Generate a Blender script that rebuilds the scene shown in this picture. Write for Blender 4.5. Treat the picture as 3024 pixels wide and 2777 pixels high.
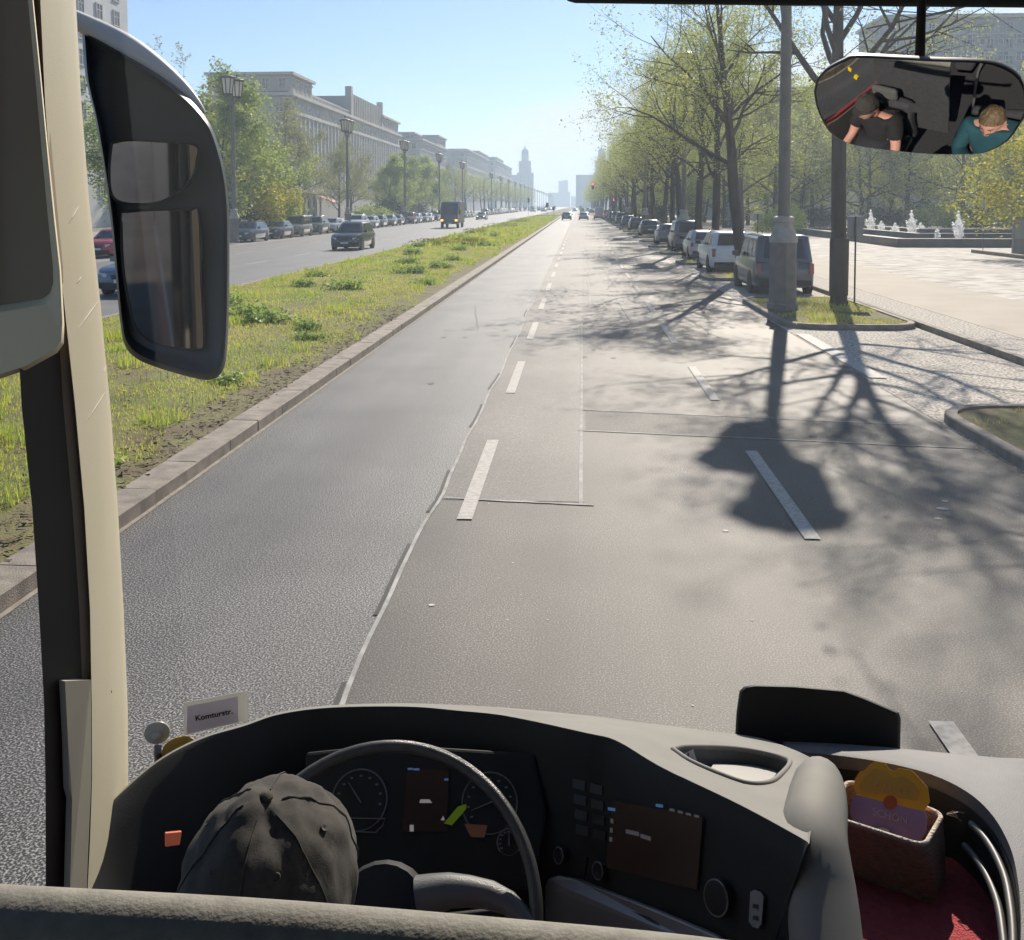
import bpy, bmesh, math, random
import numpy as np
from mathutils import Vector, Matrix, noise
from mathutils.bvhtree import BVHTree

R = math.radians
scene = bpy.context.scene
COL = scene.collection
for o in list(bpy.data.objects):
    bpy.data.objects.remove(o)

# ------------------------------------------------------------------ camera
FPX = 3000.0                      # focal length in pixels of the 3024 x 2777 photograph
EYE = Vector((0.0, 0.0, 2.75))
cd = bpy.data.cameras.new('camera')
cam = bpy.data.objects.new('camera', cd)
COL.objects.link(cam)
cam.location = EYE
cam.rotation_euler = (R(90 - 2.96), 0, R(3.74))
cd.sensor_fit = 'HORIZONTAL'
cd.sensor_width = 36
cd.lens = FPX / 3024 * 36
cd.shift_y = -627.5 / 3024
cd.clip_start = 0.05
cd.clip_end = 6000
scene.camera = cam
CAMM = cam.rotation_euler.to_matrix()

# ------------------------------------------------------------------ light
SUN_EL, SUN_AZ = 35.0, 11.7       # azimuth to the right of straight ahead (+Y)
world = bpy.data.worlds.new('World')
scene.world = world
world.use_nodes = True
wn, wl = world.node_tree.nodes, world.node_tree.links
wn.clear()
w_out = wn.new('ShaderNodeOutputWorld')
w_bg = wn.new('ShaderNodeBackground')
w_sky = wn.new('ShaderNodeTexSky')
w_sky.sky_type = 'NISHITA'
w_sky.sun_disc = False
w_sky.sun_elevation = R(SUN_EL)
w_sky.sun_rotation = R(SUN_AZ)
w_sky.altitude = 50
w_sky.air_density = 1.0
w_sky.dust_density = 0.3
w_sky.ozone_density = 6.0
w_bg.inputs['Strength'].default_value = 0.075
# a thin bank of cirrus low over the far end of the avenue, rising to the right
w_tc = wn.new('ShaderNodeTexCoord')
w_sep = wn.new('ShaderNodeSeparateXYZ')
wl.new(w_tc.outputs['Generated'], w_sep.inputs[0])


def w_math(op, a, b):
    n = wn.new('ShaderNodeMath')
    n.operation = op
    for k, v in enumerate((a, b)):
        if isinstance(v, (int, float)):
            n.inputs[k].default_value = v
        else:
            wl.new(v, n.inputs[k])
    return n.outputs[0]


w_map = wn.new('ShaderNodeMapping')
w_map.inputs['Scale'].default_value = (2.0, 2.0, 9.0)
wl.new(w_tc.outputs['Generated'], w_map.inputs['Vector'])
w_nz = wn.new('ShaderNodeTexNoise')
w_nz.inputs['Scale'].default_value = 1.7
w_nz.inputs['Detail'].default_value = 5
wl.new(w_map.outputs[0], w_nz.inputs['Vector'])
w_edge = w_math('ADD', w_math('MULTIPLY', w_sep.outputs['X'], 0.26), w_math('ADD', 0.092, w_math('MULTIPLY', w_math('SUBTRACT', w_nz.outputs['Fac'], 0.5), 0.10)))
w_mr = wn.new('ShaderNodeMapRange')
w_mr.interpolation_type = 'SMOOTHSTEP'
w_mr.inputs['From Min'].default_value = 0.018
w_mr.inputs['From Max'].default_value = -0.022
w_mr.inputs['To Max'].default_value = 0.85
wl.new(w_math('SUBTRACT', w_sep.outputs['Z'], w_edge), w_mr.inputs['Value'])
w_mix = wn.new('ShaderNodeMix')
w_mix.data_type = 'RGBA'
wl.new(w_mr.outputs[0], w_mix.inputs['Factor'])
wl.new(w_sky.outputs[0], w_mix.inputs['A'])
w_mix.inputs['B'].default_value = (7.4, 7.7, 8.1, 1)
wl.new(w_mix.outputs['Result'], w_bg.inputs['Color'])
wl.new(w_bg.outputs[0], w_out.inputs['Surface'])

sd = bpy.data.lights.new('sun', 'SUN')
sd.energy = 4.8
sd.angle = R(0.53)
sd.color = (1.0, 0.905, 0.77)
sun = bpy.data.objects.new('sun', sd)
COL.objects.link(sun)
SUN = Vector((math.sin(R(SUN_AZ)) * math.cos(R(SUN_EL)), math.cos(R(SUN_AZ)) * math.cos(R(SUN_EL)), math.sin(R(SUN_EL))))
sun.rotation_euler = SUN.to_track_quat('Z', 'Y').to_euler()
sun.location = SUN * 60

scene.view_settings.view_transform = 'Standard'
scene.view_settings.look = 'None'
scene.view_settings.exposure = 0.63
scene.view_settings.gamma = 1
scene.render.film_transparent = False
scene.cycles.volume_bounces = 1
scene.cycles.max_bounces = 10
scene.cycles.transparent_max_bounces = 12
scene.cycles.caustics_reflective = False
scene.cycles.caustics_refractive = False

# ------------------------------------------------------------------ helpers
K = 3024 / 2012


def ray(px, py):
    return CAMM @ Vector(((px - 1512) / FPX, (761 - py) / FPX, -1))


def at(px, py, Y):
    r = ray(px, py)
    t = Y / r.y
    return EYE + r * t


def d(x, y, Y):                    # same, in the coordinates of the 2012-pixel preview
    return at(x * K, y * K, Y)


def onp(x, y, p, n):               # preview pixel onto the plane (p, n)
    r = ray(x * K, y * K)
    return EYE + r * ((p - EYE).dot(n) / r.dot(n))


def gnd(px, py, z=0.0):
    r = ray(px, py)
    return EYE + r * ((z - EYE.z) / r.z)


def lerp(a, b, t):
    return a + (b - a) * t


def cr(pts, n):
    """Catmull-Rom through pts, n samples."""
    pts = [Vector(p) for p in pts]
    out = []
    m = len(pts) - 1
    for i in range(n):
        u = i / (n - 1) * m
        k = min(int(u), m - 1)
        t = u - k
        p1, p2 = pts[k], pts[k + 1]
        p0 = pts[k - 1] if k > 0 else p1 * 2 - p2
        p3 = pts[k + 2] if k + 2 <= m else p2 * 2 - p1
        out.append(0.5 * ((2 * p1) + (p2 - p0) * t + (2 * p0 - 5 * p1 + 4 * p2 - p3) * t * t + (3 * p1 - p0 - 3 * p2 + p3) * t ** 3))
    return out


class MB:
    def __init__(s):
        s.v, s.f, s.m = [], [], []

    def add(s, vs, fs, m=0):
        b = len(s.v)
        s.v += [tuple(x) for x in vs]
        s.f += [tuple(b + i for i in f) for f in fs]
        s.m += [m] * len(fs)

    def box(s, c, size, rot=None, m=0):
        hx, hy, hz = size[0] / 2, size[1] / 2, size[2] / 2
        vs = [Vector((x, y, z)) for z in (-hz, hz) for y in (-hy, hy) for x in (-hx, hx)]
        if rot is not None:
            vs = [rot @ v for v in vs]
        c = Vector(c)
        s.add([c + v for v in vs], [(0, 2, 3, 1), (4, 5, 7, 6), (0, 1, 5, 4), (2, 6, 7, 3), (0, 4, 6, 2), (1, 3, 7, 5)], m)

    def span(s, x0, x1, y0, y1, z0, z1, m=0):
        s.box(((x0 + x1) / 2, (y0 + y1) / 2, (z0 + z1) / 2), (abs(x1 - x0), abs(y1 - y0), abs(z1 - z0)), None, m)

    def prism(s, pts, off, m=0):
        n = len(pts)
        pts = [Vector(p) for p in pts]
        off = Vector(off)
        s.add(pts + [p + off for p in pts],
              [tuple(range(n)), tuple(range(2 * n - 1, n - 1, -1))] + [(i, n + i, n + (i + 1) % n, (i + 1) % n) for i in range(n)], m)

    def poly(s, pts, m=0):
        s.add(pts, [tuple(range(len(pts)))], m)

    def tube(s, path, radii, n=8, m=0, caps=True, closed=False):
        path = [Vector(p) for p in path]
        if not hasattr(radii, '__len__'):
            radii = [radii] * len(path)
        L = len(path)
        vs = []
        ref = None
        for i, p in enumerate(path):
            if closed:
                t = path[(i + 1) % L] - path[i - 1]
            else:
                t = path[min(i + 1, L - 1)] - path[max(i - 1, 0)]
            if t.length < 1e-9:
                t = Vector((0, 0, 1))
            t.normalize()
            if ref is None:
                ref = Vector((0, 0, 1)) if abs(t.z) < 0.9 else Vector((1, 0, 0))
            u = ref - t * ref.dot(t)
            if u.length < 1e-6:
                u = t.orthogonal()
            u.normalize()
            ref = u
            w = t.cross(u)
            for j in range(n):
                a = 2 * math.pi * j / n
                vs.append(p + (u * math.cos(a) + w * math.sin(a)) * radii[i])
        fs = []
        for i in range(L if closed else L - 1):
            i2 = (i + 1) % L
            for j in range(n):
                k = (j + 1) % n
                fs.append((i * n + j, i * n + k, i2 * n + k, i2 * n + j))
        if caps and not closed:
            fs += [tuple(range(n - 1, -1, -1)), tuple((L - 1) * n + j for j in range(n))]
        s.add(vs, fs, m)

    def lathe(s, prof, c=(0, 0, 0), n=16, m=0, axis=None):
        c = Vector(c)
        q = Matrix.Identity(3) if axis is None else Vector((0, 0, 1)).rotation_difference(Vector(axis)).to_matrix()
        vs = [c + q @ Vector((r * math.cos(2 * math.pi * j / n), r * math.sin(2 * math.pi * j / n), z)) for r, z in prof for j in range(n)]
        fs = [(i * n + j, i * n + (j + 1) % n, (i + 1) * n + (j + 1) % n, (i + 1) * n + j) for i in range(len(prof) - 1) for j in range(n)]
        if prof[0][0] > 1e-4:
            fs.append(tuple(range(n - 1, -1, -1)))
        if prof[-1][0] > 1e-4:
            fs.append(tuple((len(prof) - 1) * n + j for j in range(n)))
        s.add(vs, fs, m)

    def loft(s, rings, closed=True, caps=True, m=0):
        n = len(rings[0])
        vs = [p for r in rings for p in r]
        fs = []
        for i in range(len(rings) - 1):
            for j in range(n if closed else n - 1):
                k = (j + 1) % n
                fs.append((i * n + j, i * n + k, (i + 1) * n + k, (i + 1) * n + j))
        if caps and closed:
            fs += [tuple(range(n - 1, -1, -1)), tuple((len(rings) - 1) * n + j for j in range(n))]
        s.add(vs, fs, m)

    def ball(s, c, r, nu=12, nv=8, m=0):
        if not hasattr(r, '__len__'):
            r = (r, r, r)
        c = Vector(c)
        rings = []
        for i in range(nv + 1):
            t = math.pi * i / nv
            rr = max(math.sin(t), 0.002)
            rings.append([c + Vector((r[0] * rr * math.cos(2 * math.pi * j / nu), r[1] * rr * math.sin(2 * math.pi * j / nu), -r[2] * math.cos(t))) for j in range(nu)])
        s.loft(rings, True, True, m)

    def mesh(s, name, mats, smooth=None):
        me = bpy.data.meshes.new(name)
        me.from_pydata(s.v, [], s.f)
        for m in (mats if isinstance(mats, (list, tuple)) else [mats]):
            me.materials.append(m)
        if s.m:
            me.polygons.foreach_set('material_index', s.m)
        if smooth is not None:
            me.polygons.foreach_set('use_smooth', [True] * len(s.f))
            me.update()
            me.set_sharp_from_angle(angle=R(smooth))
        me.update()
        return me

    def build(s, name, mats, parent=None, smooth=None, bevel=0, fix=True):
        me = s.mesh(name, mats, smooth)
        if fix and len(s.f) < 20000:
            bm = bmesh.new()
            bm.from_mesh(me)
            bmesh.ops.recalc_face_normals(bm, faces=bm.faces)
            bm.to_mesh(me)
            bm.free()
        return link(name, me, parent, bevel)


def link(name, me, parent=None, bevel=0):
    o = bpy.data.objects.new(name, me)
    COL.objects.link(o)
    o.parent = parent
    if bevel:
        b = o.modifiers.new('bevel', 'BEVEL')
        b.width = bevel
        b.segments = 2
        b.limit_method = 'ANGLE'
        b.angle_limit = R(40)
    return o


def tag(o, label=None, cat=None, group=None, kind=None):
    if label: o['label'] = label
    if cat: o['category'] = cat
    if group: o['group'] = group
    if kind: o['kind'] = kind
    return o


def thing(name, label, cat, loc=(0, 0, 0), rz=0, group=None):
    o = bpy.data.objects.new(name, None)
    o.empty_display_size = 0.2
    COL.objects.link(o)
    o.location = loc
    o.rotation_euler = (0, 0, rz)
    return tag(o, label, cat, group)


def copy_tree(o, parent=None):
    c = o.copy()
    COL.objects.link(c)
    c.parent = parent
    for ch in list(o.children):
        copy_tree(ch, c)
    return c


# ------------------------------------------------------------------ materials
MATS = {}


def mat(name, c1, c2=None, scale=4.0, rough=0.6, metal=0.0, bump=0.0, bscale=None, detail=4, spec=0.5, coat=0.0, emit=None, estr=0.0, stretch=None, contrast=None, rough2=None):
    if name in MATS:
        return MATS[name]
    m = bpy.data.materials.new(name)
    m.use_nodes = True
    nt = m.node_tree
    b = nt.nodes['Principled BSDF']
    b.inputs['Roughness'].default_value = rough
    b.inputs['Metallic'].default_value = metal
    b.inputs['Specular IOR Level'].default_value = spec
    b.inputs['Coat Weight'].default_value = coat
    if c2 is None:
        c2 = tuple(x * 0.86 for x in c1)
    tc = nt.nodes.new('ShaderNodeTexCoord')
    src = tc.outputs['Object']
    if stretch:
        mp = nt.nodes.new('ShaderNodeMapping')
        mp.inputs['Scale'].default_value = stretch
        nt.links.new(src, mp.inputs['Vector'])
        src = mp.outputs[0]
    nz = nt.nodes.new('ShaderNodeTexNoise')
    nz.inputs['Scale'].default_value = scale
    nz.inputs['Detail'].default_value = detail
    nt.links.new(src, nz.inputs['Vector'])
    cr_ = nt.nodes.new('ShaderNodeValToRGB')
    lo, hi = contrast or (0.32, 0.68)
    cr_.color_ramp.elements[0].position = lo
    cr_.color_ramp.elements[1].position = hi
    cr_.color_ramp.elements[0].color = (*c1, 1)
    cr_.color_ramp.elements[1].color = (*c2, 1)
    nt.links.new(nz.outputs['Fac'], cr_.inputs['Fac'])
    nt.links.new(cr_.outputs['Color'], b.inputs['Base Color'])
    if rough2 is not None:
        mr = nt.nodes.new('ShaderNodeMapRange')
        mr.inputs['To Min'].default_value = rough
        mr.inputs['To Max'].default_value = rough2
        nt.links.new(nz.outputs['Fac'], mr.inputs['Value'])
        nt.links.new(mr.outputs[0], b.inputs['Roughness'])
    if bump:
        n2 = nt.nodes.new('ShaderNodeTexNoise')
        n2.inputs['Scale'].default_value = bscale or scale * 4
        n2.inputs['Detail'].default_value = 3
        nt.links.new(src, n2.inputs['Vector'])
        bp = nt.nodes.new('ShaderNodeBump')
        bp.inputs['Strength'].default_value = bump
        bp.inputs['Distance'].default_value = 0.02
        nt.links.new(n2.outputs['Fac'], bp.inputs['Height'])
        nt.links.new(bp.outputs[0], b.inputs['Normal'])
    if emit:
        b.inputs['Emission Color'].default_value = (*emit, 1)
        b.inputs['Emission Strength'].default_value = estr
    MATS[name] = m
    return m


def leaf_mat(name, c1, c2, trans=0.5, scale=0.9):
    """Thin leaf: diffuse plus light coming through, colour varying from leaf to leaf and clump to clump."""
    m = bpy.data.materials.new(name)
    m.use_nodes = True
    nt = m.node_tree
    nt.nodes.clear()
    out = nt.nodes.new('ShaderNodeOutputMaterial')
    tc = nt.nodes.new('ShaderNodeTexCoord')
    nz = nt.nodes.new('ShaderNodeTexNoise')
    nz.inputs['Scale'].default_value = scale
    nz.inputs['Detail'].default_value = 6
    nt.links.new(tc.outputs['Object'], nz.inputs['Vector'])
    rp = nt.nodes.new('ShaderNodeValToRGB')
    rp.color_ramp.elements[0].position = 0.36
    rp.color_ramp.elements[1].position = 0.64
    rp.color_ramp.elements[0].color = (*c1, 1)
    rp.color_ramp.elements[1].color = (*c2, 1)
    nt.links.new(nz.outputs['Fac'], rp.inputs['Fac'])
    df = nt.nodes.new('ShaderNodeBsdfDiffuse')
    tr = nt.nodes.new('ShaderNodeBsdfTranslucent')
    gl = nt.nodes.new('ShaderNodeBsdfGlossy')
    gl.inputs['Roughness'].default_value = 0.45
    gl.inputs['Color'].default_value = (1, 1, 1, 1)
    mx = nt.nodes.new('ShaderNodeMixShader')
    mx.inputs[0].default_value = trans
    m2 = nt.nodes.new('ShaderNodeMixShader')
    m2.inputs[0].default_value = 0.04
    nt.links.new(rp.outputs[0], df.inputs[0])
    nt.links.new(rp.outputs[0], tr.inputs[0])
    nt.links.new(df.outputs[0], mx.inputs[1])
    nt.links.new(tr.outputs[0], mx.inputs[2])
    nt.links.new(mx.outputs[0], m2.inputs[1])
    nt.links.new(gl.outputs[0], m2.inputs[2])
    nt.links.new(m2.outputs[0], out.inputs['Surface'])
    return m


def clear_glass(name, col=(0.96, 0.97, 0.97)):
    m = bpy.data.materials.new(name)
    m.use_nodes = True
    nt = m.node_tree
    nt.nodes.clear()
    out = nt.nodes.new('ShaderNodeOutputMaterial')
    t = nt.nodes.new('ShaderNodeBsdfTransparent')
    t.inputs[0].default_value = (*col, 1)
    nt.links.new(t.outputs[0], out.inputs['Surface'])
    return m


def mirror_mat(name, col=(0.85, 0.86, 0.86), rough=0.01):
    m = bpy.data.materials.new(name)
    m.use_nodes = True
    b = m.node_tree.nodes['Principled BSDF']
    b.inputs['Metallic'].default_value = 1
    b.inputs['Roughness'].default_value = rough
    b.inputs['Base Color'].default_value = (*col, 1)
    return m


def text_mesh(name, body, size, M, material, parent=None, bold=0.0):
    """Lettering as a mesh lying in the frame M (4x4: x along the line, y up, z out of the surface)."""
    cu = bpy.data.curves.new(name, 'FONT')
    cu.body = body
    cu.size = size
    cu.align_x = 'CENTER'
    cu.align_y = 'CENTER'
    cu.extrude = 0.0004
    cu.offset = bold
    tmp = bpy.data.objects.new(name, cu)
    COL.objects.link(tmp)
    dg = bpy.context.evaluated_depsgraph_get()
    me = bpy.data.meshes.new_from_object(tmp.evaluated_get(dg))
    bpy.data.objects.remove(tmp)
    me.transform(M)
    me.materials.clear()
    me.materials.append(material)
    return link(name, me, parent)


def frame(p, x, up_hint, flip=False):
    """4x4 frame at p with x axis x, y roughly up_hint, z = x cross y."""
    x = Vector(x).normalized()
    z = x.cross(Vector(up_hint)).normalized()
    y = z.cross(x).normalized()
    M = Matrix((x, y, z)).transposed().to_4x4()
    M.translation = p
    return M

# ------------------------------------------------------------------ ground, roads, kerbs
def asphalt(name, dark, light, speck=120.0, lo=0.38, hi=0.62, rough=0.62, tone=0.25, spec=0.4):
    m = bpy.data.materials.new(name)
    m.use_nodes = True
    nt = m.node_tree
    N, L = nt.nodes, nt.links
    b = N['Principled BSDF']
    b.inputs['Roughness'].default_value = rough
    b.inputs['Specular IOR Level'].default_value = spec
    tc = N.new('ShaderNodeTexCoord')
    fine = N.new('ShaderNodeTexNoise')
    fine.inputs['Scale'].default_value = speck
    fine.inputs['Detail'].default_value = 2
    L.new(tc.outputs['Object'], fine.inputs['Vector'])
    rp = N.new('ShaderNodeValToRGB')
    rp.color_ramp.elements[0].position = lo
    rp.color_ramp.elements[1].position = hi
    rp.color_ramp.elements[0].color = (*dark, 1)
    rp.color_ramp.elements[1].color = (*light, 1)
    L.new(fine.outputs['Fac'], rp.inputs['Fac'])
    mp = N.new('ShaderNodeMapping')
    mp.inputs['Scale'].default_value = (1.1, 0.06, 1)
    L.new(tc.outputs['Object'], mp.inputs['Vector'])
    wear = N.new('ShaderNodeTexNoise')
    wear.inputs['Scale'].default_value = 1.0
    wear.inputs['Detail'].default_value = 5
    L.new(mp.outputs[0], wear.inputs['Vector'])
    blot = N.new('ShaderNodeTexNoise')
    blot.inputs['Scale'].default_value = 0.55
    blot.inputs['Detail'].default_value = 6
    L.new(tc.outputs['Object'], blot.inputs['Vector'])
    ad = N.new('ShaderNodeMath')
    ad.operation = 'ADD'
    L.new(wear.outputs['Fac'], ad.inputs[0])
    L.new(blot.outputs['Fac'], ad.inputs[1])
    mr = N.new('ShaderNodeMapRange')
    mr.inputs['From Min'].default_value = 0.75
    mr.inputs['From Max'].default_value = 1.25
    mr.inputs['To Min'].default_value = 1 - tone
    mr.inputs['To Max'].default_value = 1 + tone
    L.new(ad.outputs[0], mr.inputs['Value'])
    mul = N.new('ShaderNodeVectorMath')
    mul.operation = 'SCALE'
    L.new(rp.outputs['Color'], mul.inputs[0])
    L.new(mr.outputs[0], mul.inputs['Scale'])
    L.new(mul.outputs['Vector'], b.inputs['Base Color'])
    bp = N.new('ShaderNodeBump')
    bp.inputs['Strength'].default_value = 0.35
    bp.inputs['Distance'].default_value = 0.003
    L.new(fine.outputs['Fac'], bp.inputs['Height'])
    L.new(bp.outputs[0], b.inputs['Normal'])
    return m


M_coarse = asphalt('coarse_asphalt', (0.012, 0.012, 0.0122), (0.27, 0.26, 0.245), 82, 0.46, 0.66, 0.60, 0.34, 0.4)
M_fine = asphalt('worn_asphalt', (0.031, 0.0275, 0.024), (0.22, 0.195, 0.168), 92, 0.49, 0.72, 0.65, 0.46, 0.36)
M_pale = asphalt('pale_asphalt', (0.042, 0.0375, 0.033), (0.235, 0.21, 0.182), 92, 0.48, 0.72, 0.64, 0.42, 0.36)
M_opp = asphalt('smooth_asphalt', (0.09, 0.088, 0.088), (0.16, 0.158, 0.156), 60, 0.36, 0.66, 0.6, 0.14)
M_white = mat('road_paint', (0.42, 0.395, 0.36), (0.24, 0.222, 0.20), 22, 0.75, contrast=(0.42, 0.72), detail=9)
M_seal = mat('joint_sealant', (0.40, 0.39, 0.37), (0.20, 0.195, 0.185), 5, 0.8, detail=8)
M_kerb = mat('kerb_stone', (0.29, 0.245, 0.20), (0.16, 0.137, 0.112), 5, 0.8, bump=0.5, bscale=90)
M_mortar = mat('gutter_mortar', (0.30, 0.265, 0.225), (0.18, 0.16, 0.135), 7, 0.9)
M_soil = mat('median_soil', (0.12, 0.085, 0.05), (0.17, 0.17, 0.05), 1.6, 0.95, bump=0.9, bscale=40, detail=8)
M_lawn = mat('island_turf', (0.20, 0.15, 0.075), (0.105, 0.125, 0.03), 1.4, 0.95, bump=0.9, bscale=50, detail=8)
M_gravel = mat('light_gravel', (0.60, 0.55, 0.48), (0.20, 0.178, 0.15), 20, 0.9, bump=1.0, bscale=40, detail=4, contrast=(0.42, 0.60))
M_slab = mat('path_concrete', (0.37, 0.325, 0.26), (0.31, 0.27, 0.215), 0.7, 0.85, bump=0.15, bscale=60)
M_mosaic = mat('plaza_mosaic', (0.48, 0.445, 0.395), (0.22, 0.198, 0.17), 2.2, 0.85, stretch=(0.6, 1.3, 1), contrast=(0.42, 0.60), bump=0.4, bscale=40, detail=8)
M_earth = mat('far_ground', (0.15, 0.14, 0.10), (0.11, 0.115, 0.06), 0.05, 0.95)
M_pave = mat('pavement_stone', (0.30, 0.28, 0.25), (0.22, 0.205, 0.185), 0.6, 0.85)


def struct(name, mb, mats, smooth=None):
    return tag(mb.build(name, mats, None, smooth), kind='structure')


def sheet(name, x0, x1, y0, y1, z, m, step=None):
    mb = MB()
    mb.poly([(x0, y0, z), (x1, y0, z), (x1, y1, z), (x0, y1, z)])
    return struct(name, mb, m)


sheet('ground', -3000, 3000, -600, 5500, -0.03, M_earth)


def seam_x(y):
    return -1.29 + 0.06 * noise.noise((y * 0.21, 3.1, 0)) + 0.035 * noise.noise((y * 0.9, 7.7, 0)) + 0.0009 * max(0, y - 12)


mb = MB()
ys = [-124 + 10 * i for i in range(11)] + [-14 + 0.25 * i for i in range(340)] + [72 + 10 * i for i in range(160)]
for a, b in zip(ys, ys[1:]):
    sa, sb = seam_x(a), seam_x(b)
    mb.poly([(-3.86, a, 0), (sa, a, 0), (sb, b, 0), (-3.86, b, 0)], 0)
    mb.poly([(sa, a, 0), (4.56, a, 0), (4.56, b, 0), (sb, b, 0)], 1)
struct('road', mb, [M_coarse, M_fine])
mb = MB()
ys2 = [9.3 + 0.75 * i for i in range(70)]
for a, b in zip(ys2, ys2[1:]):
    mb.poly([(seam_x(a) + 0.02, a, 0.004), (0.03 + 0.003 * a, a, 0.004), (0.03 + 0.003 * b, b, 0.004), (seam_x(b) + 0.02, b, 0.004)])
struct('road_patch', mb, M_pale)
sheet('opposite_road', -23.3, -11.3, -130, 1600, 0.0, M_opp)
sheet('parking_strip', -26.0, -23.3, -30, 1600, 0.0, mat('parking_cobble', (0.20, 0.19, 0.175), (0.14, 0.13, 0.12), 12, 0.85))
mb = MB()
mb.span(-48, -26.0, -30, 1600, -0.02, 0.11)
struct('pavement_1', mb, M_pave)
# road joints
mb = MB()


def strip(pts, w, z, m=0):
    for (x0, y0), (x1, y1) in zip(pts, pts[1:]):
        n = Vector((-(y1 - y0), x1 - x0)).normalized() * w / 2
        mb.poly([(x0 + n.x, y0 + n.y, z), (x1 + n.x, y1 + n.y, z), (x1 - n.x, y1 - n.y, z), (x0 - n.x, y0 - n.y, z)], m)


rj = random.Random(5)
for a_ in (4.2, 6.6, 8.9, 12.4, 15.0, 19.5, 25.0):
    strip([(seam_x(a_ + 0.12 * i) - 0.035 - 0.012 * noise.noise((a_ + i * 0.9, 1, 1)), a_ + 0.12 * i) for i in range(13)], 0.03, 0.0078, 1)
strip([(seam_x(y), y) for y in ys if 3 < y < 160], 0.03, 0.008)
for a, b, xo in ((9.2, 23.6, 0.03), (27.5, 38, 0.33), (38, 57, 0.42), (62, 78, 0.42), (84, 110, 0.5)):
    n = int((b - a) / 0.8)
    strip([(xo + 0.012 * noise.noise((i * 0.7, xo, 1)) + 0.004 * i * 0.8, a + (b - a) * i / n) for i in range(n + 1)], 0.035, 0.008)
for y0, y1, x0, x1 in ((13.55, 12.9, 0.06, 4.1), (12.3, 11.65, 0.0, 4.5), (9.35, 9.2, -1.25, 0.15)):
    strip([(lerp(x0, x1, i / 14), lerp(y0, y1, i / 14) + 0.015 * noise.noise((i * 0.8, y0, 2))) for i in range(15)], 0.04, 0.0085)
for y0 in (31, 41, 58):
    strip([(1.1 + 0.02 * i, y0 - i * 1.0) for i in range(8)], 0.03, 0.008)
struct('road_joint', mb, [M_seal, mat('tar_edge', (0.012, 0.012, 0.012), (0.03, 0.03, 0.03), 30, 0.8)])
# older, darker asphalt band between the two cross joints, tar-filled cracks, oil drips
mb = MB()
mb.poly([(0.1, 12.32, 0.003), (4.5, 11.68, 0.003), (4.2, 12.88, 0.003), (0.1, 13.5, 0.003)])
mb.poly([(2.4, 30, 0.003), (4.3, 29.6, 0.003), (4.3, 36, 0.003), (2.5, 36.3, 0.003)])
struct('road_repair', mb, asphalt('dark_asphalt', (0.010, 0.0088, 0.008), (0.20, 0.175, 0.15), 92, 0.48, 0.72, 0.70, 0.46, 0.35))
mb = MB()
for x, y, n_, dx in ((2.9, 21, 22, -0.02), (0.9, 33, 20, 0.03), (-2.2, 22, 20, -0.03)):
    strip([(x + dx * i + 0.10 * noise.noise((i * 0.45, x, y)), y + 0.28 * i) for i in range(n_)], 0.014, 0.0075)
struct('road_crack', mb, mat('tar', (0.02, 0.02, 0.02), (0.035, 0.033, 0.03), 6, 0.75))
mb = MB()
for _ in range(26):
    x, y = rj.choice((-2.5, 0.45, 0.5, 3.2)) + rj.gauss(0, 0.25), rj.uniform(15, 45)
    s = rj.uniform(0.02, 0.07)
    mb.poly([(x + s * rj.uniform(0.6, 1.2) * math.cos(q * 0.7), y + 1.6 * s * rj.uniform(0.6, 1.2) * math.sin(q * 0.7), 0.0062) for q in range(9)])
tag(mb.build('oil_stain', mat('oil_stain_dark', (0.03, 0.027, 0.024), (0.055, 0.05, 0.044), 9, 0.72)), 'small dark oil drips along the lanes', 'stain', kind='stuff')
# lane dashes
mb = MB()
for k in range(-1, 34):
    y = 2.72 + 5.98 * (k + 1)
    if k >= 0: strip([(-0.985, y), (-0.985, y + 3.0)], 0.135, 0.012)
    y = 2.4 + 5.96 * (k + 1)
    strip([(1.93, y), (1.93, y + 3.0)], 0.13, 0.012)
for k in range(40):
    y = 30 + 8.0 * k
    strip([(-15.3, y), (-15.3, y + 3.2)], 0.12, 0.012)
    strip([(-19.3, y + 2), (-19.3, y + 5.2)], 0.12, 0.012)
strip([(-23.1, -10), (-23.1, 700)], 0.14, 0.012)
strip([(4.74, 16.3), (4.74, 21.8)], 0.27, 0.022)
struct('road_marking', mb, M_white)
# paint flecks and leaf litter on the carriageway
mb = MB()
for i in range(90):
    x, y = rj.uniform(-1.0, 4.4), rj.uniform(3.5, 14)
    s = rj.uniform(0.003, 0.010)
    a = rj.random() * 3
    mb.poly([(x + s * math.cos(a + q * 1.57) * (1.4 if q % 2 else 1), y + s * math.sin(a + q * 1.57), 0.004) for q in range(4)])
for x, y, s in ((1.25, 8.55, 0.035), (-1.0, 6.8, 0.02), (3.3, 9.3, 0.05), (3.15, 9.0, 0.04), (3.4, 9.55, 0.03)):
    mb.poly([(x + s * rj.uniform(0.7, 1.5) * math.cos(q * 1.05), y + s * rj.uniform(0.6, 1.2) * math.sin(q * 1.05), 0.005) for q in range(6)])
tag(mb.build('litter_fleck', mat('pale_fleck', (0.6, 0.57, 0.52), (0.4, 0.38, 0.34), 20, 0.8)), 'pale specks and petals scattered on the asphalt', 'litter', kind='stuff')

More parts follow.
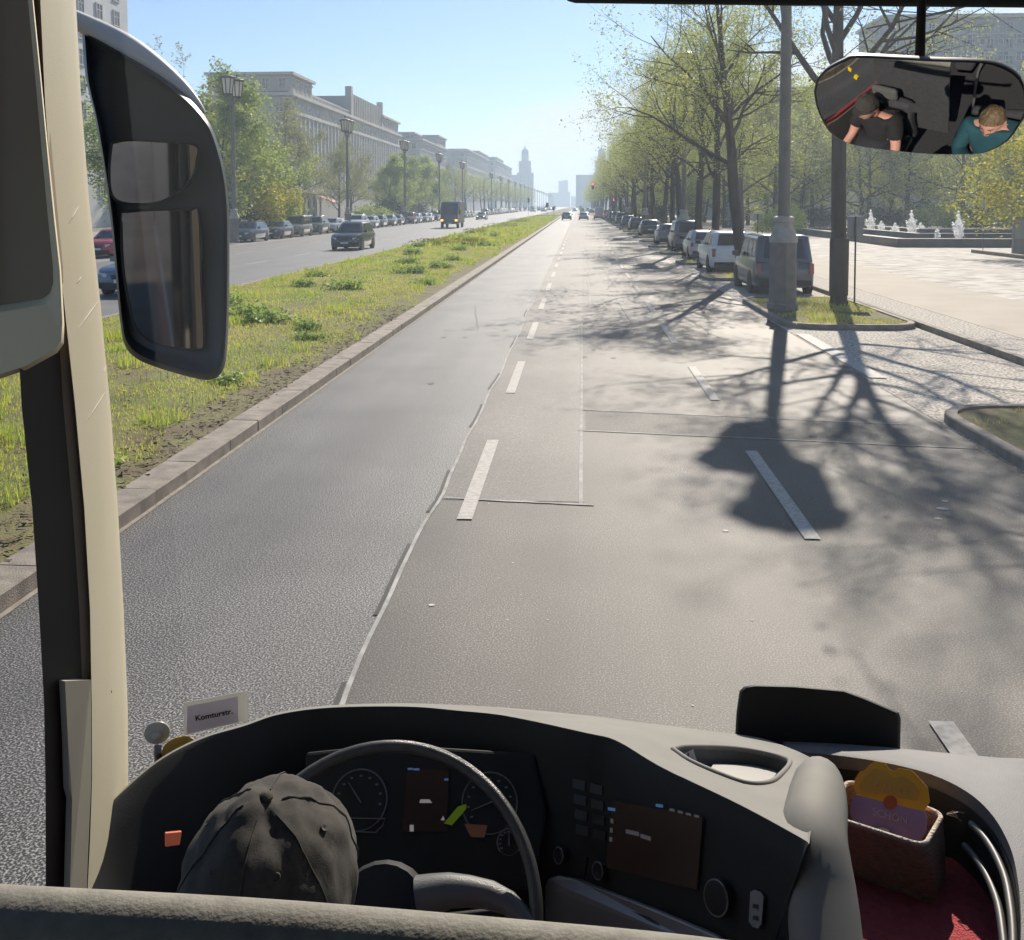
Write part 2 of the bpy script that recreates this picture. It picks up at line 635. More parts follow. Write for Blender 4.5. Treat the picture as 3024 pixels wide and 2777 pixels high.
# median strip
MED = (-11.1, -4.17)
GAPS = [(238, 262), (520, 540)]
spans = [(-20, 238), (262, 520), (540, 1500)]
mb = MB()
for a, b in spans:
    n = int((b - a) / 2.0) if a < 200 else int((b - a) / 20)
    xs = [MED[0] + (MED[1] - MED[0]) * i / 10 for i in range(11)]
    zz = lambda x, y: 0.10 + 0.10 * (1 - ((x + 7.6) / 3.6) ** 2) + 0.035 * noise.noise((x * 0.7, y * 0.5, 0))
    yy = [a + (b - a) * i / n for i in range(n + 1)]
    mb.loft([[Vector((x, y, zz(x, y))) for x in xs] for y in yy], False, False)
    mb.poly([(MED[0], a, 0), (MED[1], a, 0), (MED[1], a, 0.1), (MED[0], a, 0.1)])
struct('median', mb, M_soil, 60)


def med_z(x, y):
    return 0.10 + 0.10 * (1 - ((x + 7.6) / 3.6) ** 2) + 0.035 * noise.noise((x * 0.7, y * 0.5, 0))


mb = MB()
for a, b in spans:
    y = a
    while y < b:
        L = 1.0 if y < 110 else 12.0
        mb.prism([(-4.2, y, -0.02), (-3.87, y, -0.02), (-3.87, y, 0.125), (-3.885, y, 0.14 + 0.003 * math.sin(y * 9)), (-4.2, y, 0.142)], (0.006 * math.sin(y * 5), L - 0.014, 0), 0)
        y += L
struct('kerb_1', mb, M_kerb)
mb = MB()
for a, b in spans:
    mb.span(-11.3, -11.1, a, b, -0.02, 0.10)
struct('kerb_2', mb, M_kerb)
mb = MB()
for a, b in spans[:1]:
    strip([(-3.845, a + i) for i in range(int(b - a))], 0.05, 0.006)
struct('gutter', mb, M_mortar)
mb = MB()
y = -30
while y < 900:
    mb.span(-26.15, -26.0, y, y + 9.98, -0.02, 0.13)
    y += 10
struct('kerb_3', mb, M_kerb)

# right side: bays, islands, path, plaza
sheet('parking_bay', 4.56, 7.56, -14, 330, 0.006, M_gravel)
ISL = [(2.0, 13.7), (22.6, 29.6), (36.9, 39.7)] + [(46.6 + 9.6 * i, 49.2 + 9.6 * i) for i in range(27)]


def rrect(x0, x1, y0, y1, r, z, n=6):
    pts = []
    for cx, cy, a0 in ((x1 - r, y1 - r, 0), (x0 + r, y1 - r, 90), (x0 + r, y0 + r, 180), (x1 - r, y0 + r, 270)):
        for i in range(n + 1):
            a = R(a0 + 90 * i / n)
            pts.append(Vector((cx + r * math.cos(a), cy + r * math.sin(a), z)))
    return pts


mk, mg = MB(), MB()
for a, b in ISL:
    r = 0.85 if b - a > 4 else 0.6
    n = 6
    out0, out1 = rrect(4.60, 7.58, a, b, r, -0.02), rrect(4.60, 7.58, a, b, r, 0.115)
    out2, in1, in0 = rrect(4.615, 7.565, a + 0.015, b - 0.015, r, 0.13), rrect(4.74, 7.44, a + 0.14, b - 0.14, r - 0.1, 0.13), rrect(4.74, 7.44, a + 0.14, b - 0.14, r - 0.1, 0.05)
    mk.loft([out0, out1, out2, in1, in0], True, False)
    mg.poly(rrect(4.745, 7.435, a + 0.145, b - 0.145, r - 0.1, 0.10))
struct('kerb_4', mk, M_kerb)
struct('lawn_island', mg, M_lawn)
mb = MB()
y = -14
while y < 330:
    mb.span(7.6, 7.74, y, y + 0.99, -0.02, 0.13)
    y += 1.0
struct('kerb_5', mb, M_kerb)
mb = MB()
mb.span(7.745, 8.8, -14, 400, -0.02, 0.10)
struct('gravel_strip', mb, M_gravel)
mb = MB()
mb.span(8.8, 12.15, -14, 600, -0.02, 0.105)
struct('path', mb, M_slab)
mb = MB()
mb.span(12.15, 75, -14, 128, -0.02, 0.10)
struct('plaza', mb, M_mosaic)
mb = MB()
for i in range(60):
    x, y = rj.uniform(12.8, 26), rj.uniform(18, 62)
    mb.poly([(x, y, 0.104), (x + rj.uniform(0.4, 1.1), y, 0.104), (x + rj.uniform(0.5, 1.3), y + rj.uniform(0.15, 0.4), 0.104), (x + 0.1, y + rj.uniform(0.2, 0.4), 0.104)])
struct('plaza_inlay', mb, mat('inlay_stone', (0.60, 0.57, 0.52), (0.46, 0.43, 0.39), 3, 0.8))
# cross street beyond the waiting cars
sheet('cross_road', -48, 40, 238, 262, -0.012, M_opp)

# ------------------------------------------------------------------ buildings
M_wall = mat('pale_ceramic_wall', (0.40, 0.37, 0.32), (0.34, 0.315, 0.275), 0.25, 0.8)
M_wall2 = mat('grey_render_wall', (0.34, 0.335, 0.33), (0.28, 0.275, 0.27), 0.25, 0.85)
M_trim = mat('stone_trim', (0.50, 0.47, 0.42), (0.42, 0.39, 0.35), 0.7, 0.8)
M_pane = mat('window_glass', (0.05, 0.055, 0.06), (0.09, 0.10, 0.11), 0.2, 0.15, spec=0.6)
M_roof = mat('roof_sheet', (0.16, 0.15, 0.14), (0.12, 0.115, 0.11), 0.4, 0.7)


def window_mesh():
    mb = MB()
    w, h = 1.3, 1.9
    mb.box((0, 0, 0), (w, 0.06, h), m=0)
    for x in (-w / 2, w / 2):
        mb.box((x, -0.02, 0), (0.12, 0.14, h + 0.2), m=1)
    for z in (-h / 2, h / 2):
        mb.box((0, -0.02, z), (w + 0.26, 0.16, 0.14), m=1)
    mb.box((0, -0.045, 0.2), (w, 0.05, 0.09), m=1)
    mb.box((0, -0.045, 0), (0.09, 0.05, h), m=1)
    return mb


_wm = window_mesh()
WIN = _wm.mesh('window', [M_pane, M_trim])


def put_windows(root, lst, limit=100):
    """lst: (x, y, z, rz, sx, sz) in world space; the largest to the eye as parts, the rest as one part."""
    lst = sorted(lst, key=lambda q: (Vector(q[:3]) - EYE).length / (q[4] * q[5]) ** 0.5)
    o0 = Vector(root.location)
    for q in lst[:limit]:
        o = link('window', WIN, root)
        o.location = Vector(q[:3]) - o0
        o.rotation_euler = (0, 0, q[3])
        o.scale = (q[4], 1, q[5])
    if lst[limit:]:
        mb = MB()
        for q in lst[limit:]:
            Mx = Matrix.Translation(Vector(q[:3]) - o0) @ Matrix.Rotation(q[3], 4, 'Z') @ Matrix.Diagonal((q[4], 1, q[5], 1))
            b = len(mb.v)
            mb.v += [tuple(Mx @ Vector(v)) for v in _wm.v]
            mb.f += [tuple(b + i for i in f) for f in _wm.f]
            mb.m += _wm.m
        tag(mb.build('window', [M_pane, M_trim], root, fix=False), kind='stuff')


def building(name, label, x0, x1, y0, y1, h, wall=None, floors=8, pitch=3.6, street=+1, cat='building', attic=(), group=None, base=0.0, wins=True, gable=True, limit=100, ends=None):
    """Block along the street; street=+1: facade on the x1 side, -1: on the x0 side. attic: (ya, yb, top, inset)."""
    root = thing(name, label, cat, ((x0 + x1) / 2, y0, 0), 0, group)
    o0 = Vector(root.location)
    wall = wall or M_wall

    def part(nm, spans_, m):
        mb = MB()
        for s in spans_:
            mb.span(s[0] - o0.x, s[1] - o0.x, s[2] - o0.y, s[3] - o0.y, s[4], s[5])
        return mb.build(nm, m, root)
    part('wall', [(x0, x1, y0, y1, 0, h)], wall)
    part('roof', [(x0 + 0.4, x1 - 0.4, y0 + 0.4, y1 - 0.4, h, h + 0.25)], M_roof)
    part('cornice', [(x0 - 0.6, x1 + 0.9, y0 - 0.9, y1 + 0.6, h - 0.65, h - 0.1), (x0 - 0.3, x1 + 0.35, y0 - 0.35, y1 + 0.3, h - 3.6, h - 3.35)], M_trim)
    lst = []
    fx = x1 if street > 0 else x0
    rz = R(90) if street > 0 else R(-90)
    out = 0.04 * street
    fh = h / (floors + 0.3)
    ncol = int((y1 - y0 - 2) / pitch)
    for fl in range(1, floors):
        z = fl * fh + fh * 0.55
        for c in range(ncol):
            lst.append((fx + out, y0 + 1 + (c + 0.5) * (y1 - y0 - 2) / ncol, z, rz, 1.15, fh / 3.3 * 1.05))
        if gable:
            n = max(2, int((x1 - x0) / 3.4))
            for c in range(n):
                if fl in (floors - 1, floors - 2, floors - 3):
                    lst.append((x0 + (c + 0.5) * (x1 - x0) / n, y0 - 0.04, z, 0, 1.0, fh / 3.3))
    for (ya, yb, top, inset) in attic:
        part('attic', [(x0 + inset, x1 - inset if street > 0 else x1 - inset, ya, yb, h, top)], wall)
        part('attic_cornice', [(x0 + inset - 0.5, x1 - inset + 0.7, ya - 0.6, yb + 0.5, top - 0.5, top), (x0 + inset - 0.2, x1 - inset + 0.25, ya - 0.25, yb + 0.2, top - 1.1, top - 0.9)], M_trim)
        zc = h + (top - h) * 0.45
        n = max(2, int((yb - ya) / 2.6))
        for c in range(n):
            lst.append(((x1 - inset + 0.04) if street > 0 else x0 + inset - 0.04, ya + (c + 0.5) * (yb - ya) / n, zc, rz, 0.95, 0.95))
        n = max(2, int((x1 - x0 - 2 * inset) / 2.6))
        for c in range(n):
            if ya < y0 + 4:
                lst.append((x0 + inset + (c + 0.5) * (x1 - x0 - 2 * inset) / n, ya - 0.04, zc, 0, 0.95, 0.95))
    if wins:
        put_windows(root, lst, limit)
    return root, part


# the long block on the left
b1, part = building('apartment_block', 'long pale stone apartment block with stepped attic and roof fins, behind the left trees', -66, -51, 178, 287, 22.7, M_wall, 6, 3.3,
                    attic=((178.5, 193, 26.3, 0.0), (262, 286, 26.0, 0.0), (200, 226, 24.8, 3.0)))
part('balustrade', [(-51.4, -51.2, 193 + i * 1.1, 193.35 + i * 1.1, 22.7, 23.6) for i in range(62)] + [(-51.45, -51.15, 193, 262, 23.6, 23.8)], M_trim)
part('light_bay', [(-51, -50.7, 181 + 2.9 * i, 181.55 + 2.9 * i, 4.5, 19.0) for i in range(37)] + [(-51, -50.55, 178.3, 287, 19.0, 19.6)], M_trim)
part('attic_core', [(-62, -51.9, 227, 262, 22.7, 27.3)], M_wall2)
for i in range(17):
    part('fin', [(-51.9, -50.9, 228.4 + 1.97 * i, 229.0 + 1.97 * i, 22.7, 27.8)], M_wall)
for y in (226.0, 261.5):
    part('pylon', [(-52.2, -50.8, y, y + 1.6, 19.6, 29.3)], M_wall)
for i in range(4):
    part('chimney', [(-60, -59.2, 196 + 9 * i, 197.4 + 9 * i, 22.7, 26.6)], M_wall2)
# ground floor columns and awning of the pavilion in front of it
pav = thing('shop_pavilion', 'glazed shop pavilion with slim white columns and a red awning under trees', 'pavilion', (-44, 128, 0))
mb = MB(); mb.span(-5, 3, 0, 34, 4.6, 5.3); mb.build('roof', M_trim, pav)
mb = MB(); mb.span(-4.5, 2, 0.8, 33, 0.1, 4.59); mb.build('glass_wall', M_pane, pav)
for i in range(12):
    mb = MB(); mb.span(2.4, 2.75, 0.3 + 3.0 * i, 0.65 + 3.0 * i, 0.1, 4.59); mb.build('column', M_trim, pav)
for i in range(4):
    mb = MB(); mb.span(-4 + 2 * i, -3.7 + 2 * i, 0.2, 0.5, 0.1, 4.59); mb.build('column', M_trim, pav)
mb = MB(); mb.prism([(3.02, 30, 4.2), (3.02, 30, 4.05), (5.6, 30, 3.0), (5.6, 30, 3.15)], (0, 4.5, 0))
mb.build('awning', mat('red_awning', (0.42, 0.10, 0.05), (0.36, 0.08, 0.04), 3, 0.8), pav)

building('apartment_block', 'second pale stone block along the left side, past the finned roof', -64, -51, 327, 390, 24.3, M_wall, 7, 3.4, attic=((366, 389, 28.0, 0.0), (330, 345, 26.5, 3.0)), limit=80)
building('apartment_block', 'third flat-topped block along the left side in pale haze', -64, -51, 465, 575, 28.3, M_wall2, 8, 3.6, attic=((520, 574, 30.5, 0.5),), limit=60)
building('apartment_block', 'hazy block just left of the domed tower', -64, -50, 610, 760, 30.0, M_wall2, 8, 4.5, attic=((640, 700, 33, 2.0),), limit=40)
building('tower_block', 'tall pale high-rise above the top of the outside mirror', -76, -58.6, 114, 130, 41, mat('white_panel_wall', (0.55, 0.55, 0.55), (0.47, 0.47, 0.48), 0.3, 0.8), 13, 3.6, limit=100)
bR, partR = building('tower_block', 'bluish slab block seen through branches above the inside mirror', 55, 120, 190, 206, 37.0, M_wall2, 12, 3.2, street=-1, limit=60)
lst = []
put_windows(bR, [(57 + 3.2 * c, 189.96, 3 + 2.95 * fl, 0, 1.45, 0.9) for fl in range(11) for c in range(19)], 40)
building('apartment_block', 'long flat-roofed block half hidden behind the right-hand trees', 27, 62, 228, 244, 28.5, M_wall2, 8, 3.6, street=-1, limit=60)
building('apartment_block', 'grey block behind the right-hand street trees in haze', 26, 44, 330, 520, 27, M_wall2, 8, 4.5, street=-1, limit=40)


def domed_tower(label, x, y, s=1.0):
    t = thing('domed_tower', label, 'tower', (x, y, 0))
    mb = MB(); mb.span(-7.5 * s, 8 * s, 0, 14 * s, 0, 33 * s); mb.build('base', M_wall2, t)
    mb = MB(); mb.span(-24 * s, -7.5 * s, 1, 13 * s, 0, 31 * s); mb.build('wing', M_wall2, t)
    mb = MB(); mb.span(-5.6 * s, 5.8 * s, 1.4 * s, 12.6 * s, 33 * s, 38 * s); mb.span(-5.0 * s, 5.0 * s, 2 * s, 12 * s, 38 * s, 44.0 * s); mb.build('shaft', M_wall2, t)
    for sx in (-1, 1):
        mb = MB(); mb.lathe([(0.45 * s, 38 * s), (0.45 * s, 43.2 * s), (0.1, 44.6 * s)], (sx * 5.4 * s, 2.2 * s, 0), 8); mb.build('corner_column', M_trim, t)
    mb = MB(); mb.lathe([(3.5 * s, 44 * s), (3.5 * s, 45 * s), (3.1 * s, 45.1 * s), (3.1 * s, 51 * s), (3.5 * s, 51.2 * s), (3.5 * s, 51.8 * s)], (0, 7 * s, 0), 16); mb.build('lantern_drum', M_wall2, t, 30)
    for k in range(8):
        mb = MB(); mb.box((3.15 * s * math.cos(k * R(45) + R(22)), 7 * s + 3.15 * s * math.sin(k * R(45) + R(22)), 48 * s), (0.9, 0.9, 4.4 * s), Matrix.Rotation(k * R(45) + R(22), 3, 'Z')); mb.build('lantern_window', M_trim, t)
    mb = MB(); mb.lathe([(3.4 * s * math.cos(a), (51.8 + 4.6 * math.sin(a)) * s) for a in [i * math.pi / 2 / 8 for i in range(8)]] + [(0.5 * s, 56.3 * s)], (0, 7 * s, 0), 16); mb.build('dome', mat('copper_dome', (0.20, 0.26, 0.26), (0.16, 0.20, 0.21), 1, 0.6), t, 60)
    mb = MB(); mb.lathe([(0.7 * s, 56.2 * s), (0.7 * s, 57.8 * s), (0.25 * s, 58.4 * s), (0.08, 61.5 * s)], (0, 7 * s, 0), 8); mb.build('spire', M_trim, t)
    lst = [(sx * 3.5 * s + x, y - 0.05, (5 + 3.4 * f) * s, 0, 1, 0.9) for sx in (-1, 0, 1) for f in range(8)]
    put_windows(t, lst, 40)
    return t


domed_tower('domed tower with spire above the left-hand trees, far along the avenue', -50.5, 955)
domed_tower('twin domed tower mostly hidden by the right-hand trees', 21.5, 955)
ft = thing('office_tower', 'plain hazy office tower at the far end of the avenue', 'tower', (-21.5, 1500, 0))
mb = MB(); mb.span(-8, 6, 0, 14, 0, 38); mb.span(-1.5, 5, 2, 12, 38, 39.2); mb.build('shaft', M_wall2, ft)
mb = MB(); mb.span(-23, -8, 0, 16, 0, 21); mb.build('low_wing', M_wall2, ft)
mb = MB(); mb.span(6, 9, 0, 16, 0, 22); mb.build('low_wing', M_wall2, ft)
ft = thing('office_tower', 'small pale block low on the horizon right of the far office tower', 'tower', (-7, 1750, 0))
mb = MB(); mb.span(-6, 4, 0, 14, 0, 17.5); mb.span(4, 8, 0, 14, 0, 15); mb.build('block', M_wall2, ft)

# ------------------------------------------------------------------ trees
M_bark = mat('bark', (0.085, 0.072, 0.06), (0.045, 0.04, 0.035), 5, 0.9, bump=0.8, bscale=30, stretch=(1, 1, 0.25))
M_bark2 = mat('grey_bark', (0.12, 0.105, 0.09), (0.07, 0.062, 0.054), 5, 0.9, bump=0.8, bscale=30, stretch=(1, 1, 0.25))
L_spring = leaf_mat('spring_leaf', (0.26, 0.31, 0.065), (0.42, 0.44, 0.105), 0.62)
L_green = leaf_mat('fresh_leaf', (0.20, 0.27, 0.065), (0.40, 0.46, 0.10), 0.58, 0.5)
L_yellow = leaf_mat('yellow_green_leaf', (0.30, 0.29, 0.02), (0.40, 0.38, 0.03), 0.62)
L_dull = leaf_mat('young_dull_leaf', (0.20, 0.22, 0.09), (0.29, 0.30, 0.10), 0.55)
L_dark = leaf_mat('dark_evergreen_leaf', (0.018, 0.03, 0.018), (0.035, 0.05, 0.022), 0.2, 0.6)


def leaf_quads(pts, size, rnd, mb_v, mb_f, per=1, spread=0.1):
    for p in pts:
        for _ in range(per):
            q = p + Vector((rnd.gauss(0, spread), rnd.gauss(0, spread), rnd.gauss(0, spread)))
            u = Vector((rnd.gauss(0, 1), rnd.gauss(0, 1), rnd.gauss(0, 0.6))).normalized()
            w = u.orthogonal().normalized()
            w = (w * math.cos(a := rnd.random() * 6.28) + u.cross(w) * math.sin(a))
            s = size * rnd.uniform(0.6, 1.3)
            b = len(mb_v)
            mb_v += [tuple(q - u * s), tuple(q + w * s * 0.55), tuple(q + u * s), tuple(q - w * s * 0.55)]
            mb_f.append((b, b + 1, b + 2, b + 3))


def tree_meshes(seed, H=11.0, clear=2.7, spread=3.8, limbs=8, r0=0.17, leaf=0.055, per=7, up=0.06, levels=3, lmat=None, bark=None, angle=(42, 62), lspread=0.14, kids=(6, 5, 4), twig=1.0, thick=0.46):
    rnd = random.Random(seed)
    mb = MB()
    tips = []

    def rnd_dir(dr, ang):
        o = dr.orthogonal().normalized()
        a = rnd.random() * 6.283
        o = o * math.cos(a) + dr.cross(o) * math.sin(a)
        return (dr * math.cos(ang) + o * math.sin(ang)).normalized()

    def grow(p, dr, L, r, lv):
        n = 5 if lv < 2 else 3
        pts, rad = [p.copy()], [r]
        for i in range(n):
            dr = (dr + Vector((rnd.gauss(0, 0.13), rnd.gauss(0, 0.13), rnd.gauss(0, 0.10) + up))).normalized()
            p = p + dr * (L / n)
            pts.append(p.copy())
            rad.append(r * (1 - 0.75 * (i + 1) / n))
        mb.tube(pts, rad, (7, 6, 4, 3, 3)[lv], caps=lv < 2)
        if lv >= levels:
            tips.extend(pts[1:])
            return
        for c in range(kids[min(lv - 1, 2)] if lv else limbs):
            t = rnd.uniform(0.28, 1.0)
            k = min(int(t * n), n - 1)
            q = pts[k].lerp(pts[k + 1], t * n - k)
            grow(q, rnd_dir((pts[k + 1] - pts[k]).normalized(), R(rnd.uniform(28, 65))), L * rnd.uniform(0.38, 0.62) * twig, max(rad[k] * 0.55, 0.006), lv + 1)
        if lv >= levels - 1:
            tips.extend(pts[2:])

    # trunk with leader
    p, dr = Vector((0, 0, 0)), Vector((rnd.gauss(0, 0.03), rnd.gauss(0, 0.03), 1)).normalized()
    pts, rad = [p - Vector((0, 0, 0.05)), Vector((0, 0, 0.15))], [r0 * 1.45, r0 * 1.12]
    n = 10
    p = pts[-1]
    top = H * 0.72
    for i in range(n):
        dr = (dr + Vector((rnd.gauss(0, 0.035), rnd.gauss(0, 0.035), 0.09))).normalized()
        p = p + dr * (top / n)
        pts.append(p.copy())
        f = (i + 1) / n
        rad.append(r0 * (1 - 0.12 * f) if p.z < clear else r0 * max(0.14, (1 - 0.95 * (p.z - clear * 0.8) / top)))
    mb.tube(pts, rad, 9)
    for i in range(limbs):
        f = (i + rnd.random() * 0.6) / limbs
        z = clear + (top - clear) * f ** 1.1
        k = max(1, min(len(pts) - 2, int(np.searchsorted([q.z for q in pts], z)) - 1))
        q = pts[k].lerp(pts[k + 1], max(0, min(1, (z - pts[k].z) / max(0.01, pts[k + 1].z - pts[k].z))))
        az = i * 2.4 + rnd.uniform(-0.4, 0.4)
        el = R(lerp(angle[0], angle[1], f) + rnd.uniform(-8, 8))
        grow(q, Vector((math.cos(az) * math.cos(el), math.sin(az) * math.cos(el), math.sin(el))), spread * lerp(1.15, 0.72, f) * rnd.uniform(0.85, 1.1), rad[k] * thick, 1)
    grow(pts[-1], dr, H * 0.3, rad[-1], 1)
    lv_, lf_ = [], []
    leaf_quads(tips, leaf, rnd, lv_, lf_, per, lspread)
    me = bpy.data.meshes.new('crown')
    me.from_pydata(lv_, [], lf_)
    me.materials.append(lmat or L_spring)
    return mb.mesh('trunk', bark or M_bark, 50), me


class TreeKind:
    def __init__(s, *a, **k):
        s.tm, s.cm = tree_meshes(*a, **k)

    def put(s, name, label, x, y, sc=1.0, rz=0.0, group=None, z=0.0, cat='tree', sz=None):
        t = thing(name, label, cat, (x, y, z), rz, group)
        t.scale = (sc, sc, sz or sc)
        link('trunk', s.tm, t)
        link('crown', s.cm, t)
        return t


rt = random.Random(11)
STREET = [TreeKind(s, H=11.8, clear=3.9, spread=4.0, limbs=10, r0=0.2, leaf=0.050, per=8, lmat=L_spring, kids=(9, 6, 3), lspread=0.17, angle=(36, 68)) for s in (3, 8, 21)]
FAR = [TreeKind(s, H=11.6, clear=3.4, spread=4.1, limbs=10, r0=0.2, leaf=0.10, per=9, lmat=L_spring, kids=(8, 6, 3), levels=2, lspread=0.36, angle=(25, 64)) for s in (5, 6)]
DENSE = [TreeKind(s, H=12, clear=1.6, spread=4.6, limbs=12, r0=0.22, leaf=0.13, per=13, lmat=L_green, bark=M_bark2, kids=(8, 5, 4), angle=(5, 62), levels=3, lspread=0.30) for s in (31, 32)]
LOOSE = [TreeKind(s, H=12, clear=2.2, spread=4.4, limbs=10, r0=0.2, leaf=0.09, per=8, lmat=L_dull, bark=M_bark2, kids=(7, 5, 4), angle=(20, 60), levels=3, lspread=0.22) for s in (41, 42)]
GOLD = TreeKind(51, H=10, clear=3.4, spread=4.2, limbs=18, r0=0.16, leaf=0.085, per=30, lmat=L_yellow, kids=(7, 5, 4), angle=(4, 55), up=0.0, lspread=0.34)
PARK = TreeKind(61, H=13, clear=1.5, spread=5.0, limbs=12, r0=0.22, leaf=0.12, per=4, lmat=leaf_mat('park_leaf', (0.34, 0.38, 0.06), (0.52, 0.52, 0.085), 0.62), kids=(8, 5, 4), levels=3, angle=(0, 58), lspread=0.32)

NEAR_TREE = TreeKind(13, H=14.8, clear=4.9, spread=4.5, limbs=14, thick=0.55, r0=0.2, leaf=0.034, per=10, lmat=L_spring, kids=(8, 6, 4), lspread=0.14, angle=(34, 70))
G_R = 'street trees along the right kerb'
ORD = ['first', 'second', 'third', 'fourth', 'fifth', 'sixth', 'seventh', 'eighth', 'ninth', 'tenth']
row = [(6.95, 27.6), (6.1, 38.3), (6.35, 48.0), (6.75, 57.6), (6.9, 67.2), (7.0, 76.8), (7.0, 86.5), (7.1, 96), (7.0, 105.5), (7.1, 115)]
for i, (x, y) in enumerate(row):
    lb = ('trunk with swollen bark directly right of the nearest lamp post, sparse spring leaves' if i == 0 else
          f'{ORD[i]} kerbside tree counting back from the nearest lamp post, sparse yellow-green spring leaves')
    kind = NEAR_TREE if i == 0 else STREET[(0, 1, 2, 0, 1, 2, 1, 0, 2, 1)[i]]
    kind.put('street_tree', lb, x, y, 1.0 + 0.05 * math.sin(i * 2.1), i * 1.9 + 0.4, G_R, 0.09)
for i in range(46):
    y = 124.5 + 9.6 * i
    if 236 < y < 264:
        continue
    FAR[i % 2].put('street_tree', 'small far tree deep in the right-hand kerb row, merging into haze', 7.1 + rt.uniform(-0.2, 0.2), y, rt.uniform(0.95, 1.12), rt.random() * 6, G_R, 0.09)
# trees just outside the right edge of the frame: their limbs and shadows reach in
TreeKind(77, H=13.5, clear=3.9, spread=6.0, limbs=15, thick=0.52, r0=0.24, leaf=0.034, per=6, lmat=L_yellow, kids=(7, 6, 4), angle=(16, 60), up=0.02).put(
    'street_tree', 'big tree at the right edge whose bare bent limbs cross above the inside mirror', 9.6, 14.6, 1.0, 4.6, G_R, 0.09)
STREET[1].put('street_tree', 'tree on the near grass island at right, mostly seen as shadow on the road', 6.6, 10.4, 1.0, 4.0, G_R, 0.09)

# park trees right of the path
G_P = 'park trees beyond the fountain'
park = [(19, 100, 3, 'L'), (24, 112, 2, 'P'), (33, 118, 1, 'L'), (38.5, 128, 0, 'P'), (45, 135, 2, 'P'), (17, 120, 0, 'D'), (23, 140, 1, 'P'), (35, 150, 1, 'D'), (52, 118, 0, 'P'), (58, 140, 1, 'D'), (30, 165, 0, 'P'), (20, 165, 1, 'L'),
        (51, 117, 0, 'P'), (14.5, 92, 1, 'L'), (15, 140, 0, 'P'), (15, 165, 1, 'D'), (41, 112, 1, 'P'), (64, 122, 0, 'P'), (27, 128, 0, 'D'),
        (37.5, 119, 0, 'P'), (45, 118, 1, 'P'), (51.5, 121, 0, 'L'), (59, 120, 0, 'P'), (63, 123, 1, 'P'), (28, 124, 0, 'P'), (38, 126, 1, 'L'), (72, 119, 0, 'P'), (33, 121, 0, 'P'), (52, 116, 1, 'P')]
plab = ['slim grey-barked park tree left of the fountain', 'tall yellow-green park tree behind the left end of the fountain', 'loose dull-leaved park tree behind the fountain', 'dark-trunked park tree behind the middle jets',
        'leaning park tree behind the middle of the fountain', 'dense green tree beside the blue advertising column', 'yellow-green park tree deep behind the nearest kerb tree', 'dense park tree in front of the dim grey block',
        'yellow-green park tree behind the right-hand fountain jet', 'dense park tree behind the grey stele', 'far yellow-green park tree seen under the inside mirror', 'far loose park tree right of the red-clothed walker',
        'yellow-green park tree near the fountain benches', 'loose tree at the edge of the path left of the nearest lamp post', 'far yellow-green tree right of the advertising column', 'far dense tree behind the advertising column',
        'tall bright park tree behind the fountain benches', 'far park tree at the right edge behind the golden tree', 'dense park tree between the fountain and the long flat-roofed block',
        'loose bright tree behind the gap between the left and middle jets', 'bright tree right of the middle fountain group', 'dull green loose tree under the right half of the inside mirror', 'bright yellow-green tree above the largest jet', 'bright open tree right of the largest jet', 'bright tree left of the fountain, behind the trunk guard', 'dull loose tree in the second rank behind the fountain', 'bright tree at the far right edge', 'bright tree just behind the left corner of the fountain', 'open bright tree above the fountain benches']
for (x, y, k, t), lb in zip(park, plab):
    kd = {'L': LOOSE[k % 2], 'D': DENSE[k % 2], 'P': PARK}[t]
    kd.put('park_tree', lb, x, y, rt.uniform(1.05, 1.3), rt.random() * 6, G_P, 0.08)
GOLD.put('golden_tree', 'bright yellow-green tree with drooping foliage at the right edge below the inside mirror', 27.0, 51.5, 1.05, 0.5, None, 0.08)

# left side trees
G_L = 'trees along the left pavement'
left = [(-30.5, 84, 'D', 1.02), (-31.5, 93, 'D', 0.95), (-33, 76, 'D', 1.0), (-31.5, 108, 'L', 1.04), (-33, 118, 'L', 1.0), (-30, 126, 'L', 0.8), (-32, 141, 'L', 1.0), (-30.5, 163, 'D', 0.8), (-31, 178, 'D', 0.85), (-31, 196, 'D', 0.9), (-31, 214, 'D', 0.85), (-30.5, 232, 'L', 0.9)]
llab = ['large dense bright green tree right of the first lamp post on the left', 'dense green tree partly behind the first large green tree on the left', 'green tree left of the first left lamp post, beside the outside mirror', 'grey-green loose tree in front of the pale block gable',
        'grey-green loose tree left of the second lamp post', 'small spreading tree left of the glazed pavilion', 'open-branched spring tree right of the second lamp post', 'rounded green tree right of the third lamp post',
        'green tree between the third and fourth lamp posts', 'green tree behind the box truck', 'green tree right of the fourth lamp post', 'loose tree before the third pale block']
for i, ((x, y, t, s), lb) in enumerate(zip(left, llab)):
    (DENSE if t == 'D' else LOOSE)[i % 2].put('pavement_tree', lb, x, y, s, rt.random() * 6, G_L, 0.1)
for i in range(26):
    y = 250 + 15.5 * i
    FAR[i % 2].put('pavement_tree', 'far tree in the left-hand row fading into haze', -30 + rt.uniform(-1, 1), y, rt.uniform(0.95, 1.1), rt.random() * 6, G_L, 0.1)
pop = TreeKind(91, H=16, clear=1.0, spread=2.4, limbs=16, r0=0.18, leaf=0.12, per=5, lmat=L_dull, kids=(5, 4, 3), angle=(72, 80), levels=3)
for x, y, s, lb in ((-56.5, 140, 1.42, 'tall slim poplar right behind the first lamp post lantern'), (-60, 142, 1.25, 'shorter slim poplar left of the first lamp post lantern')):
    pop.put('poplar', lb, x, y, s, 1, 'slim poplars by the pale block', 0.1)


